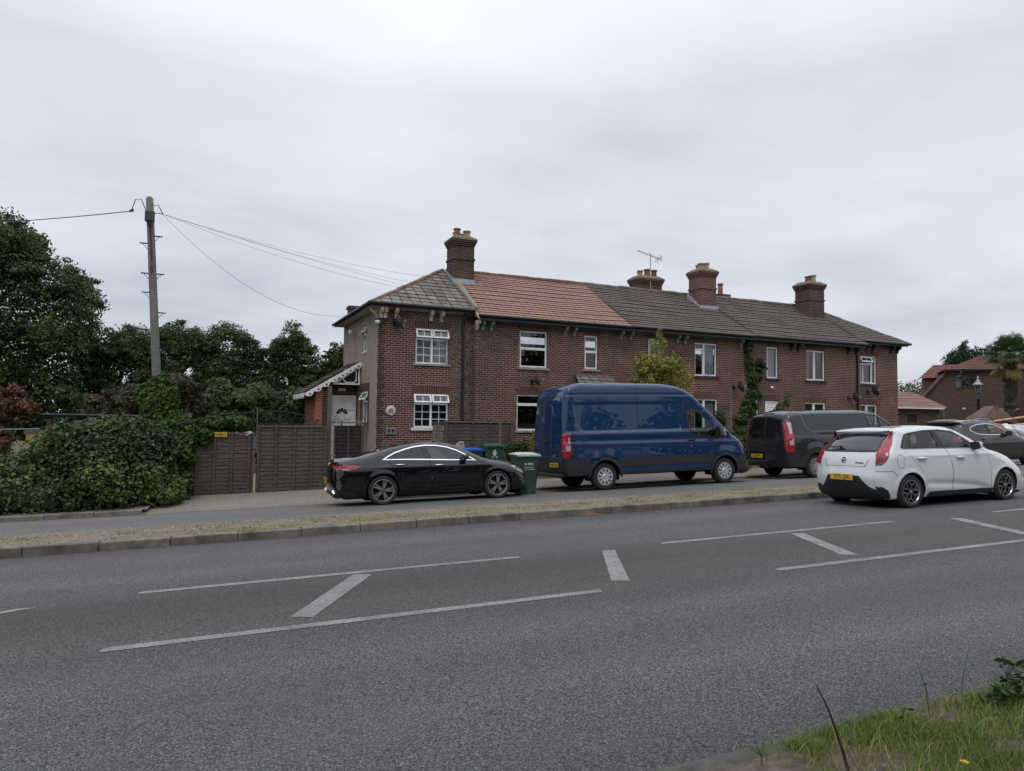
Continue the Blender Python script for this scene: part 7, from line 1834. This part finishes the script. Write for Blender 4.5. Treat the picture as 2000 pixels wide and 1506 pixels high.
for _ in range(26): a = Vector((rg.uniform(-2, -1.2), rg.uniform(21, 21.4), -.6)); b.tube([a, a+Vector((rg.uniform(-.2, .2), -.1, 1.2)), a+Vector((rg.uniform(-.3, .3), 0, 2.5))], .012, 4)
b.build('vine_stems', m_bark, t)
# rough growth left of the mound
P = np.array([(x, y, gz(x, y)) for x, y in zip(rng.uniform(-9, -3.6, 9000), rng.uniform(19.9, 22.5, 9000))]); tag(blades('tall_grass', P, np.clip(rng.normal(1.15, .2, len(P)), .5, 1.7), .018, leafmat('rank_grass', [(0, (.04, .055, .014)), (.4, (.085, .10, .03)), (.8, (.15, .155, .05)), (1, (.22, .2, .09))], .3), 84, .35), 'tall rank grass and weeds behind the ivy mound at the left edge')
t = thing('metal_railing', 'thin galvanised rail above the tall grass at the left edge', 'railing', (-8, 20.6, -.6))
b = MB((-8, 20.6, -.6)); b.tube([(-9, 20.6, 1.08), (-4.3, 20.7, 1.16)], .018, 6); b.build('top_rail', M('dull_galvanised', (.16, .18, .19), .6, .3), t)
for x in (-7.6, -5.8, -4.3): b = MB((-8, 20.6, -.6)); b.tube([(x, 20.6, -.7), (x, 20.6, 1.1)], .018, 6); b.build('post', MATS['dull_galvanised'], t)
t = thing('open_shed', 'low ramshackle open shed with a black roof edge, behind the ivy mound', 'shed', (-3.6, 24.6, -.65))
o = (-3.6, 24.6, -.65)
b = MB(o); b.X = None; b.box((-5.0, 24.2, 1.44), (-2.2, 26.4, 1.50)); b.tube([(-5.0, 24.15, 1.52), (-2.2, 24.15, 1.50)], .03, 8); b.build('roof', M('black_felt', (.02, .021, .026), .6, 0, .3, 4), t)
b = MB(o); b.box((-4.9, 24.3, -.7), (-4.8, 24.40, 1.44)); b.box((-2.1, 24.3, -.7), (-1.98, 24.42, 1.5)); b.build('post', m_post, t)
b = MB(o); b.box((-4.2, 24.1, 1.10), (-2.2, 24.16, 1.36)); b.box((-5.3, 23.6, .95), (-4.0, 23.66, 1.08)); b.box((-3.0, 23.9, 1.2), (-1.6, 23.96, 1.33)); b.build('boarding', m_post, t)
b = MB(o); b.box((-5.2, 23.4, .70), (-4.98, 23.5, .95)); b.build('yellow_board', M('faded_yellow_board', (.30, .20, .06), .8), t)

# small tree and shrubs along the terrace
tree('small_tree', 'small yellowing tree in front of the middle house, rising above the blue van', (13.5, 20.4, gz(13, 20)), [(13.45, 20.4, 3.15, .95, .9, .75), (13.0, 20.3, 2.7, .7, .7, .7), (14.1, 20.3, 2.8, .75, .7, .75), (13.45, 20.4, 3.9, .30, .3, .62), (14.2, 20.3, 3.45, .35, .4, .35), (12.75, 20.3, 3.4, .35, .4, .4), (13.6, 20.2, 2.0, .9, .7, .7)], 15000, .085, l_yel, 90, None, 'tree', .07, .3, True, .6, 10)
tree('shrub', 'leafy green shrub between the blue van and the grey van', (15.9, 20.4, gz(16, 20)), [(15.6, 20.4, .7, .7, .6, .65), (16.2, 20.4, .6, .6, .6, .7), (15.3, 20.3, .3, .6, .6, .6), (16.4, 20.2, .1, .6, .6, .6), (15.8, 20.1, -.1, .9, .6, .5)], 15000, .075, leafmat('privet_leaves', [(0, (.015, .024, .006)), (.4, (.045, .062, .016)), (.8, (.09, .11, .03)), (1, (.16, .17, .06))]), 91, 'shrubs before the terrace', 'shrub', .05)
tree('shrub', 'tall thin bright shrub showing over the grey van roof', (19.6, 21.2, gz(19, 21)), [(19.6, 21.2, 1.5, .5, .45, .45), (19.3, 21.2, 1.9, .22, .25, .3), (19.75, 21.2, 2.35, .14, .16, .36), (19.9, 21.2, 1.2, .5, .4, .4), (20.6, 21.2, 1.55, .16, .2, .22), (17.0, 21.6, 1.65, .3, .3, .3)], 6000, .075, l_br, 92, 'shrubs before the terrace', 'shrub', .04)
tree('shrub', 'small glossy shrub growing round the end post of the bin enclosure', (8.75, 21.5, gz(8.7, 21.5)), [(8.6, 21.45, .55, .26, .25, .30), (8.95, 21.4, .62, .24, .22, .26), (8.72, 21.35, .25, .22, .22, .24), (9.1, 21.5, .75, .18, .2, .16)], 2600, .075, l_br, 93, 'shrubs before the terrace', 'shrub', .03)
tree('shrub', 'straggly weeds below the window of the orange-roofed house', (9.75, 22.3, gz(9.7, 22)), [(9.6, 22.3, .55, .22, .2, .4), (10.0, 22.3, .45, .22, .2, .35), (9.75, 22.3, 1.0, .08, .1, .25)], 1300, .06, l_yel, 94, 'shrubs before the terrace', 'shrub', .02)
t = thing('climbing_ivy', 'dark green ivy climbing the party wall up to the gutter', 'ivy', hw(15.9, DM-.1, ZG), TH)
iv = [(15.80, 4.75, .16, .35), (15.84, 4.2, .20, .4), (15.9, 3.7, .24, .4), (16.05, 3.3, .26, .35), (16.1, 2.9, .24, .35), (16.0, 2.5, .30, .35), (15.85, 2.1, .45, .4), (15.7, 1.7, .55, .4), (15.6, 1.25, .65, .4), (15.6, .8, .7, .4), (16.5, 4.0, .22, .3), (16.4, 3.6, .2, .3), (15.95, 5.1, .12, .15), (15.5, .4, .8, .4)]
P, Nn = clump_points([(s+rng.normal(0, .5)*a*(q > 0), 0, z+rng.normal(0, .5)*c*(q > 0), a*(1 if q == 0 else .4), .12+.16*(q > 0), c*(1 if q == 0 else .4)) for s, z, a, c in iv for q in range(9)], 17000, rng, .2); P[:, 1] = DM-.03-np.abs(P[:, 1]); Nn = unit(Nn*[1, .4, 1]+[0, -.7, .3])
leaves_obj('ivy_leaves', P, Nn, .10, leafmat('wall_ivy', [(0, (.010, .026, .009)), (.35, (.028, .064, .019)), (.75, (.062, .115, .03)), (1, (.14, .17, .045))]), t, 95, .75, (15.9, DM-.1, ZG))
b = MB((15.9, DM-.1, ZG)); b.tube([(15.8, DM-.03, ZG), (15.7, DM-.03, 1.5), (16.1, DM-.03, 3.0), (15.85, DM-.03, 4.0), (15.8, DM-.03, 5.0)], .025, 5); b.build('ivy_stem', m_bark, t)

# ------------------------------------------------------------------ right-hand background
t = thing('brick_house', 'dark red brick house with a catslide roof and leaded window, behind the palm', 'house', (42.5, 34, .5), R(-47)); o = (0, 0, .5)
m_bgb = brickmat('mottled_brick', (.115, .05, .04), (.055, .03, .027), (.15, .115, .095), stain_amt=.5)
m_bgt = tiles('pinkish_plain_tiles', (.24, .115, .09), (.17, .085, .07), (.06, .03, .025), .25, .22, 0, (.12, .07, .06), .5, .5)
wn = (2.36, 3.58, 3.84, 4.82)
def wl(x): return 2.5+x*(5.08-2.5)/2.05
b = MB(o)
def wq(pts): b.add([(x, 0, z) for x, z in pts], [list(range(len(pts)))], [list(pts)])
wq([(0, 0), (2.05, 0), (2.05, 5.08), (0, 2.5)]); wq([(2.05, 0), (wn[0], 0), (wn[0], 5.12), (2.05, 5.12)]); wq([(wn[0], 0), (wn[1], 0), (wn[1], wn[2]), (wn[0], wn[2])]); wq([(wn[0], wn[3]), (wn[1], wn[3]), (wn[1], 5.12), (wn[0], 5.12)]); wq([(wn[1], 0), (12, 0), (12, 5.12), (wn[1], 5.12)])
face_uv(b, (0, 8), (0, 0), 0, 2.5)
b.build('wall', m_bgb, t)
b = MB(o); fr(b, *wn, .05, -.02, .06)
for k in (1, 2): x = lerp(wn[0], wn[1], k/3); b.box((x-.03, -.015, wn[2]), (x+.03, .06, wn[3]))
b.box((wn[0], -.015, 4.50), (wn[1], .06, 4.55))
for k in range(1, 3):
    for j in range(4): x = lerp(wn[0], wn[1], (k+(j+.5)/4)/3); b.box((x-.01, .02, wn[2]), (x+.01, .04, 4.52))
wf = b.build('window', M('dark_brown_frame', (.03, .026, .024), .6), t)
b = MB(o); b.quad((wn[0], .045, wn[2]), (wn[1], .045, wn[2]), (wn[1], .045, wn[3]), (wn[0], .045, wn[3])); b.build('pane', m_gl, wf)
b = MB(o); b.box((wn[0]+.04, .12, wn[2]), (wn[0]+.37, .14, 4.5)); b.build('curtain', m_net, wf)
b = MB(o); b.box((3.8, -.04, 1.9), (5.6, -.0, 2.42)); b.box((3.75, -.1, 2.45), (5.8, 0, 2.55)); b.build('pale_panel', M('pale_panelling', (.28, .29, .29), .7, 0, .2, 2), t)
b = MB(o)
roof_slope(b, (1.75, -.3, 5.06), (13, -.3, 5.06), (4.2, 2.3, 6.15), (13, 2.3, 6.15), .18)
roof_slope(b, (1.75, 5, 5.06), (1.75, -.3, 5.06), (4.2, 4, 6.15), (4.2, 2.3, 6.15), .18)
b.build('roof', m_bgt, t)
b = MB(o); b.box((1.75, -.31, 4.98), (13, -.26, 5.07)); b.build('fascia', m_black, t)
b = MB(o); b.prism([(-.25, 2.27), (2.0, 5.10), (2.0, 4.94), (-.25, 2.11)], -.15, 8); b.build('catslide_roof', m_bgt, t)
b = MB(o); brick_box(b, (.95, 3.2, 3), (3.5, 5.5, 4.78)); b.build('dormer', m_bgb, t)
b = MB(o); roof_slope(b, (.7, 3.0, 4.70), (5.5, 3.0, 4.70), (1.6, 4.4, 5.72), (5.5, 4.4, 5.72), .2); roof_slope(b, (.7, 5.8, 4.70), (.7, 3.0, 4.70), (1.6, 4.45, 5.72), (1.6, 4.4, 5.72), .2); b.build('dormer_roof', m_bgt, t)
b = MB(o); b.box((2.66, -.12, 4.86), (2.78, 0, 4.98), .03); b.build('wall_lamp', M('cream_fitting', (.5, .47, .38), .5), t); b = MB(o); b.box((2.75, -.1, 2.45), (2.95, 0, 2.58), .03); b.build('wall_lamp', MATS['cream_fitting'], t)
b = MB(o); brick_box(b, (6.6, -1.2, 0), (12, -.01, 3.3)); b.build('side_wing', m_bgb, t); b = MB(o); roof_slope(b, (6.4, -1.5, 3.2), (13, -1.5, 3.2), (6.4, 0, 4.4), (13, 0, 4.4), .18); b.build('wing_roof', m_bgt, t)
t = thing('outbuilding', 'low outbuilding with an orange pantile roof, right of the terrace', 'outbuilding', (37.5, 31, .35)); o = (37.5, 31, .35)
b = MB(o); wall_front(b, 35.5, 41, .2, 2.45, 31, [(38.2, 39.0, 1.6, 2.05)]); b.build('wall', m_bgb, t)
b = MB(o); roof_slope(b, (35.3, 30.8, 2.5), (41.5, 30.8, 2.5), (35.3, 33.2, 3.55), (41.5, 33.2, 3.55)); b.build('roof', m_tile_or, t)
b = MB(o); b.box((35.3, 30.72, 2.42), (41.2, 30.8, 2.5)); b.build('gutter', m_white, t); b = MB(o); b.box((38.2, 31.06, 1.6), (39.0, 31.1, 2.05)); b.build('window', m_dark, t)
# close-boarded fence
t = thing('board_fence', 'tall brown close-boarded fence sloping down to the right behind the white car', 'fence', (37, 27.5, .4)); o = (37, 27.5, .4)
b = MB(o); rg = random.Random(9); m_bf = woodmat('brown_fence_boards', (.03, .022, .018), (.075, .055, .045), (.14, .11, .09)); b2 = []
n = 60
for k in range(n):
    u = k/n; x = lerp(35.6, 42.0, u); y = lerp(27.0, 28.4, u); zt = (2.05+.42*u/.16 if u < .16 else 2.47-(u-.16)*1.45)+rg.uniform(-.03, .03)
    b.box((x, y+rg.uniform(-.01, .01), .2), (x+.098, y+.02, zt))
b.build('boards', m_bf, t)
for u in (.05, .45, .7): b = MB(o); x = lerp(35.6, 42.0, u); y = lerp(27.0, 28.4, u)-.06; b.box((x, y-.05, .2), (x+.1, y+.04, 2.2-max(0, u-.2)*1.3)); b.build('post', m_post, t)
# lamp post
t = thing('lamp_post', 'black Victorian style lamp post with a pale lantern beside the palm', 'street lamp', (38.78, 27, .5))
b = MB(); b.lathe([(.16, 0), (.16, .5), (.10, .6), (.07, .7), (.06, 2.35), (.09, 2.4), (.09, 2.46), (.05, 2.52), (.05, 2.75)], 14, 'z'); b.tube([(-.3, 0, 2.6), (.3, 0, 2.6)], .018, 6); b.build('post', m_black, t, smooth=True, angle=35)
b = MB(); b.lathe([(.11, 2.78), (.22, 3.22)], 6, 'z'); b.build('lantern', glassmat('lamp_glass', (.75, .78, .78), .9), t)
b = MB()
for k in range(6):
    a = k*math.pi/3; b.tube([(.11*math.cos(a), .11*math.sin(a), 2.78), (.22*math.cos(a), .22*math.sin(a), 3.22)], .012, 4)
b.lathe([(.0, 2.74), (.12, 2.76), (.12, 2.79)], 6, 'z'); b.build('lantern_frame', m_black, t)
b = MB(); b.lathe([(.25, 3.2), (.26, 3.24), (.14, 3.36), (.10, 3.42), (.11, 3.45), (.05, 3.52), (.04, 3.58), (.06, 3.62), (.01, 3.72)], 12, 'z'); b.build('lantern_cap', M('pale_cap', (.26, .28, .30), .4, .3), t, smooth=True, angle=40)
# palm
t = thing('palm_tree', 'fan palm with yellowing lower fronds in front of the dark brick house', 'palm', (41.5, 27, .5))
rg = random.Random(12); b = MB(); n = 26
b.tube([(0, 0, z) for z in [5.0*k/n for k in range(n+1)]], [.27+.05*math.sin(k*2.4)+rg.uniform(-.02, .03) for k in range(n+1)], 12)
for k in range(260):
    a = rg.uniform(0, 6.28); z = rg.uniform(.4, 4.9); r_ = .28; c = Vector((r_*math.cos(a), r_*math.sin(a), z)); b.tube([c, c+Vector((math.cos(a)*.10, math.sin(a)*.10, rg.uniform(.05, .16)))], [.035, .008], 4)
b.build('trunk', M('fibrous_trunk', (.05, .038, .028), .95, 0, .4, 10, .6), t)
m_fan = leafmat('palm_fronds', [(0, (.012, .035, .010)), (.4, (.03, .07, .018)), (.8, (.055, .11, .03)), (1, (.09, .14, .05))], .2, .4); m_fany = leafmat('yellow_fronds', [(0, (.10, .08, .02)), (.5, (.2, .15, .035)), (1, (.3, .24, .07))], .2, .5)
def frond(el, az, ln, fan, mt):
    b = MB(); d = Vector((math.cos(az)*math.cos(el), math.sin(az)*math.cos(el), math.sin(el))); s = Vector((0, 0, 4.85)); e_ = s+d*ln
    b.tube([s, s.lerp(e_, .5)+Vector((0, 0, .06)), e_], [.022, .015, .012], 4)
    side_ = d.cross(Vector((0, 0, 1))).normalized(); upv = side_.cross(d)
    nl = 26
    for k in range(nl):
        a = lerp(-1.95, 1.95, k/(nl-1)); u = (d*math.cos(a)+side_*math.sin(a)); L = fan*(1-.18*abs(a)/2)*rg.uniform(.9, 1.05)
        p1 = e_+u*L*.6+upv*.03; p2 = e_+u*L-Vector((0, 0, L*rg.uniform(.10, .30))); w_ = u.cross(upv).normalized()*.028
        b.add([e_, p1-w_, p2, p1+w_], [(0, 1, 2, 3)])
    b.build('frond', mt, t)
for k in range(40):
    az = k*2.4; el = lerp(1.35, -.35, (k/39)**.8); frond(el, az, rg.uniform(.7, .95), rg.uniform(.72, .9), m_fan)
for k in range(5): frond(rg.uniform(-1.35, -.7), k*1.26+rg.uniform(-.2, .2), rg.uniform(.8, 1.1), rg.uniform(.55, .7), m_fany)
# conifers behind the brick house
for i, (x, y, h, w_, lab) in enumerate(((62.4, 46, 8.3, 1.9, 'wide drooping conifer behind the left end of the brick house roof'), (64.6, 46.5, 9.2, 1.5, 'conifer with a thin leaning tip behind the brick house roof'), (67.2, 46, 8.9, 2.0, 'conifer behind the brick house roof nearest the palm'))):
    t = thing('conifer_tree', lab, 'tree', (x, y, .8), 0, 'conifers behind the brick house'); rng = np.random.default_rng(100+i)
    cl = [(x+rng.normal(0, .25), y, z, w_*(1.05-(z/(h+.6)))**.35, w_*.8*(1.05-(z/(h+.6)))**.35, .8) for z in np.linspace(1, h-.9, 9)]
    for c in list(cl): cl += [(c[0]+rng.uniform(-1, 1)*c[3], c[1]-rng.uniform(0, 1)*c[4], c[2]+rng.uniform(-.3, .5), c[3]*.35, c[4]*.4, .6) for _ in range(6)]
    cl += [(x+.2*k, y, h-.5+.22*k, .3-.05*k, .3, .28) for k in range(4)]
    P, Nn = clump_points(cl, 15000, rng, .5, -.1); leaves_obj('crown', P, Nn, .24, l_con, t, 110+i, .4, (x, y, .8), .8)
    b = MB(); b.tube([(0, 0, 0), (0, 0, h-1)], [.2, .06], 8); b.build('trunk', m_bark, t)
# building rubbish at the right edge
t = thing('brown_sheet', 'tent-shaped rusty brown sheet propped on the rubble heap', 'sheet', (34.5, 23, .4))
b = MB(); b.add([(-1.0, 0, 1.45), (1.3, 0, 1.2), (.1, .3, 2.05), (.25, .9, 2.0), (-1.0, 1.0, 1.4), (1.4, 1.0, 1.25), (-.5, .1, 1.78), (.75, .15, 1.72)], [(0, 2, 6), (0, 7, 2), (0, 1, 7), (2, 3, 4), (2, 4, 0), (7, 1, 5), (2, 7, 5, 3)]); b.build('sheet', M('rusty_brown_sheet', (.11, .06, .04), .8, 0, .2, 3), t)
b = MB(); b.tube([(.12, .2, 0), (.12, .2, 2.1)], .04, 6); b.build('prop', m_post, t)
m_newwood = M('new_timber', (.42, .27, .14), .8, 0, .25, 5, dirt=((.25, .14, .07), 3)); rg = random.Random(15)
for i, (A, Bv, lab) in enumerate((((31.2, 22.5, 1.45), (36.5, 22.8, 1.95), 'long pale timber plank across the top of the rubble heap'), ((30.2, 22.4, 1.30), (33.4, 22.9, 1.92), 'brown timber plank sloping up behind the SUV roof rails'), ((32.4, 22.2, 1.35), (36, 22.3, 1.62), 'short pale timber baton low on the rubble heap'))):
    b = MB(A); b.tube([A, Bv], .06, 4); tag(b.build('timber_plank', m_newwood if i != 1 else m_post, None, loc=A), lab, 'plank', 'timber on the rubble heap')
for i, (x, y, z, s, c, lab) in enumerate(((33.5, 22, 1.25, .42, (.6, .6, .6), 'crumpled white rubble sack on the heap at the right edge'), (34.4, 22.1, 1.15, .5, (.50, .50, .52), 'grey-white rubble sack lowest at the right edge'), (33.0, 22.05, 1.38, .25, (.5, .09, .06), 'small red sack among the white rubble sacks'), (35.2, 22.1, 1.3, .4, (.62, .58, .52), 'cream rubble sack furthest right on the heap'))):
    b = MB(); n = 10; V = []
    for a in range(n+1):
        ph = math.pi*a/n
        for k in range(14):
            th_ = 2*math.pi*k/14; r_ = s*rg.uniform(.75, 1.1); V.append((r_*math.sin(ph)*math.cos(th_), r_*.8*math.sin(ph)*math.sin(th_), r_*.75*math.cos(ph)))
    b.add(V, [(a*14+k, (a+1)*14+k, (a+1)*14+(k+1) % 14, a*14+(k+1) % 14) for a in range(n) for k in range(14)]); tag(b.build('rubble_sack', M('sack_%d' % i, c, .6), None, loc=(x, y, z)), lab, 'sack', 'sacks on the rubble heap')
b = MB(); V = [(28.8, 22.6, .2), (38, 22.6, .2), (38, 25, .2), (28.8, 25, .2), (31, 23.3, 1.35), (36.5, 23.2, 1.5), (36.5, 24.2, 1.4), (31, 24.2, 1.2)]
b.add(V, [(0, 1, 5, 4), (1, 2, 6, 5), (2, 3, 7, 6), (3, 0, 4, 7), (4, 5, 6, 7)]); tag(b.build('rubble_heap', M('rubble', (.16, .10, .07), .95, 0, .4, 5, .9)), 'heap of brown rubble and soil behind the parked SUV', 'rubble')
tree('shrub', 'small bright yucca-like plant beside the rubble sacks at the right edge', (31.0, 20.3, .3), [(31.0, 20.3, .95, .35, .3, .4), (31.3, 20.3, .7, .4, .3, .4)], 1500, .11, l_br, 120, None, 'shrub', .03, .3, False, .25)

# ------------------------------------------------------------------ foreground plants
def stem(label, name, pts, r_, leaves_, mt_s, mt_l, seed, size=.05, cat='weed', group=None):
    o = pts[0]; b = MB(o); b.tube(pts, [lerp(r_, r_*.35, k/(len(pts)-1)) for k in range(len(pts))], 5); t = tag(b.build(name, mt_s, None, loc=o), label, cat, group)
    if leaves_:
        rng = np.random.default_rng(seed); P = []; Nn = []
        for k in range(leaves_):
            u = rng.uniform(.08, 1)*(len(pts)-1); i = int(min(u, len(pts)-2)); p = Vector(pts[i]).lerp(Vector(pts[i+1]), u-i); d = rng.normal(size=3)*[1, 1, .3]; d /= np.linalg.norm(d)
            P.append(np.array(p)+d*size*rng.uniform(.4, 1.3)); Nn.append(unit(np.array([0, 0, 1])+rng.normal(scale=.45, size=3)))
        leaves_obj('foliage', np.array(P), np.array(Nn), size, mt_l, t, seed, .6, o)
    return t
m_dstem = M('dead_dark_stem', (.03, .02, .015), .9, 0, .3, 20)
stem('long bare dark dead weed leaning left over the near kerb', 'dry_weed', [(2.42, 2.25, .06), (2.38, 2.25, .18), (2.335, 2.25, .29), (2.30, 2.25, .37), (2.24, 2.25, .47)], .007, 0, m_dstem, None, 1)
stem('short bare dead weed at the bottom edge left of the long one', 'dry_weed', [(2.15, 2.46, .05), (2.14, 2.46, .12), (2.10, 2.46, .20)], .003, 0, m_dstem, None, 2)
l_weed = leafmat('weed_leaves', [(0, (.02, .045, .014)), (.4, (.04, .085, .025)), (.8, (.07, .13, .04)), (1, (.12, .17, .06))], .25, .45)
wl_ = [((3.42, 2.5, .1), (3.46, 2.52, .25), (3.52, 2.52, .42), 14, .035, 'slender weed with a feathery tip left of the leafy clump'), ((3.66, 2.46, .1), (3.70, 2.46, .24), (3.72, 2.45, .37), 70, .05, 'tall leafy weed at the right edge of the near verge'), ((3.55, 2.44, .1), (3.58, 2.43, .18), (3.60, 2.42, .25), 60, .05, 'low leafy weed in front of the tall one'), ((3.2, 2.5, .1), (3.18, 2.5, .24), (3.12, 2.5, .38), 6, .018, 'thin dry grass stalk standing over the near kerb'), ((3.02, 2.5, .1), (3.02, 2.5, .15), (3.04, 2.5, .19), 14, .032, 'small leafy weed at the edge of the near kerb'), ((3.74, 2.44, .12), (3.78, 2.43, .22), (3.80, 2.42, .32), 70, .05, 'leafy weed furthest right on the near verge')]
for i, (a, m_, c, n, s, lab) in enumerate(wl_): stem(lab, 'weed', [a, m_, c], .004, n, M('green_stem', (.07, .10, .03), .7), l_weed, 130+i, s, 'weed', 'weeds on the near verge')
t = thing('dandelion', 'single yellow dandelion flower at the bottom edge', 'flower', (2.83, 2.06, .10))
b = MB(); b.tube([(0, 0, 0), (.0, 0, .05)], .002, 5); b.build('stalk', MATS['green_stem'], t)
b = MB()
for k in range(30):
    a = k*2.4; r_ = .006+.012*(k/30); b.add([(0, 0, .05), (r_*math.cos(a-.2), r_*math.sin(a-.2), .056), (r_*1.25*math.cos(a), r_*1.25*math.sin(a), .058-.004*k/30), (r_*math.cos(a+.2), r_*math.sin(a+.2), .056)], [(0, 1, 2, 3)])
b.build('petals', M('dandelion_yellow', (.75, .5, .02), .6), t)
b = MB(); rg = random.Random(3); b.box((0, 0, 0), (.30, .05, .012)); b.box((.06, -.02, .012), (.22, .04, .02)); tag(b.build('litter_scrap', M('orange_scrap', (.45, .12, .04), .7), None, loc=(6.05, 11.42, rz(6.05, 11.42)+.004)), 'flat orange scrap lying in the gutter at the kerb', 'litter')

# ------------------------------------------------------------------ the driver of the white car
def person(label, car_obj, seat):
    t = thing('person', label, 'person', car_obj.matrix_basis @ Vector(seat)); t.rotation_euler = car_obj.rotation_euler
    J = [((0, 0, .10), .15), ((.02, 0, .30), .145), ((.0, 0, .48), .15), ((-.02, 0, .60), .10), ((-.01, 0, .67), .055), ((.01, 0, .76), .085), ((.015, 0, .85), .085),   # 0-6 pelvis..head
         ((.0, -.19, .54), .062), ((.19, -.25, .40), .048), ((.40, -.14, .53), .034), ((.0, .19, .54), .062), ((.19, .25, .40), .048), ((.40, .14, .53), .034),
         ((.12, -.11, .08), .095), ((.50, -.13, .16), .07), ((.72, -.13, -.18), .05), ((.12, .11, .08), .095), ((.50, .13, .16), .07), ((.72, .13, -.18), .05)]
    E = [(0, 1), (1, 2), (2, 3), (3, 4), (4, 5), (5, 6), (2, 7), (7, 8), (8, 9), (2, 10), (10, 11), (11, 12), (0, 13), (13, 14), (14, 15), (0, 16), (16, 17), (17, 18)]
    me = bpy.data.meshes.new('body'); me.from_pydata([j[0] for j in J], E, [])
    o = bpy.data.objects.new('body', me); COL.objects.link(o); o.parent = t; sk = o.modifiers.new('skin', 'SKIN')
    for i, v in enumerate(me.skin_vertices[0].data): v.radius = (J[i][1], J[i][1]); v.use_root = i == 0
    sub = o.modifiers.new('subdivision', 'SUBSURF'); sub.levels = sub.render_levels = 2; sk.use_smooth_shade = True
    me.materials.append(M('skin', (.42, .25, .18), .55, 0, .08, 8))
    cl_ = M('pale_yellow_shirt', (.62, .52, .26), .85, 0, .12, 8)
    b = MB(); b.lathe([(.03, .66), (.10, .62), (.18, .56), (.19, .46), (.165, .30), (.165, .08)], 18, 'z'); b.build('shirt', cl_, t, smooth=True)
    b = MB(); b.lathe([(.0, .955), (.055, .945), (.095, .89), (.103, .83), (.095, .78)], 16, 'z', (-.02, 0, 0)); b.build('hair', M('fair_hair', (.22, .15, .07), .7, 0, .2, 20), t, smooth=True)
    for sg in (-1, 1):                                # hands: palm, four fingers and a thumb closed on the wheel rim
        b = MB(); c = Vector((.41, sg*.14, .54)); b.tube([c, c+Vector((.07, 0, .02))], [.032, .036], 8)
        for k in range(4): f = c+Vector((.075, (k-1.5)*.019, .03)); b.tube([f, f+Vector((.035, 0, -.008)), f+Vector((.04, 0, -.035)), f+Vector((.012, 0, -.045))], [.0095, .009, .0085, .007], 6)
        b.tube([c+Vector((.03, -sg*.03, .01)), c+Vector((.06, -sg*.045, -.01)), c+Vector((.075, -sg*.03, -.03))], [.011, .010, .008], 6)
        b.build('hand', MATS['skin'], t, smooth=True)
    for sg in (-1, 1):
        b = MB(); b.lathe([(0, -.012), (.010, -.006), (.012, 0), (.010, .006), (0, .012)], 10, 'z', (.088, sg*.032, .83)); b.build('eye', m_ptext, t, smooth=True)
        b = MB(); b.lathe([(0, -.034), (.014, -.02), (.018, .01), (.012, .03), (0, .034)], 10, 'z', (.01, sg*.085, .815)); b.build('ear', MATS['skin'], t, smooth=True)
    b = MB(); b.tube([(.088, 0, .835), (.102, 0, .81), (.118, 0, .792), (.09, 0, .785)], [.008, .012, .014, .008], 8); b.build('nose', MATS['skin'], t, smooth=True)
    b = MB(); b.tube([(.088, -.024, .757), (.097, 0, .755), (.088, .024, .757)], [.003, .007, .003], 6); b.build('mouth', M('lips', (.32, .12, .10), .5), t, smooth=True)
    b = MB()
    for sg in (-1, 1): b.tube([(.0, sg*.19, .54), (.10, sg*.225, .46), (.19, sg*.25, .395), (.31, sg*.19, .47)], [.07, .062, .056, .046], 10)
    b.build('sleeve', cl_, t, smooth=True)
person('driver in a pale yellow shirt holding the steering wheel of the white hatchback', bpy.data.objects['hatchback_car'], (1.86, -.36, .44))
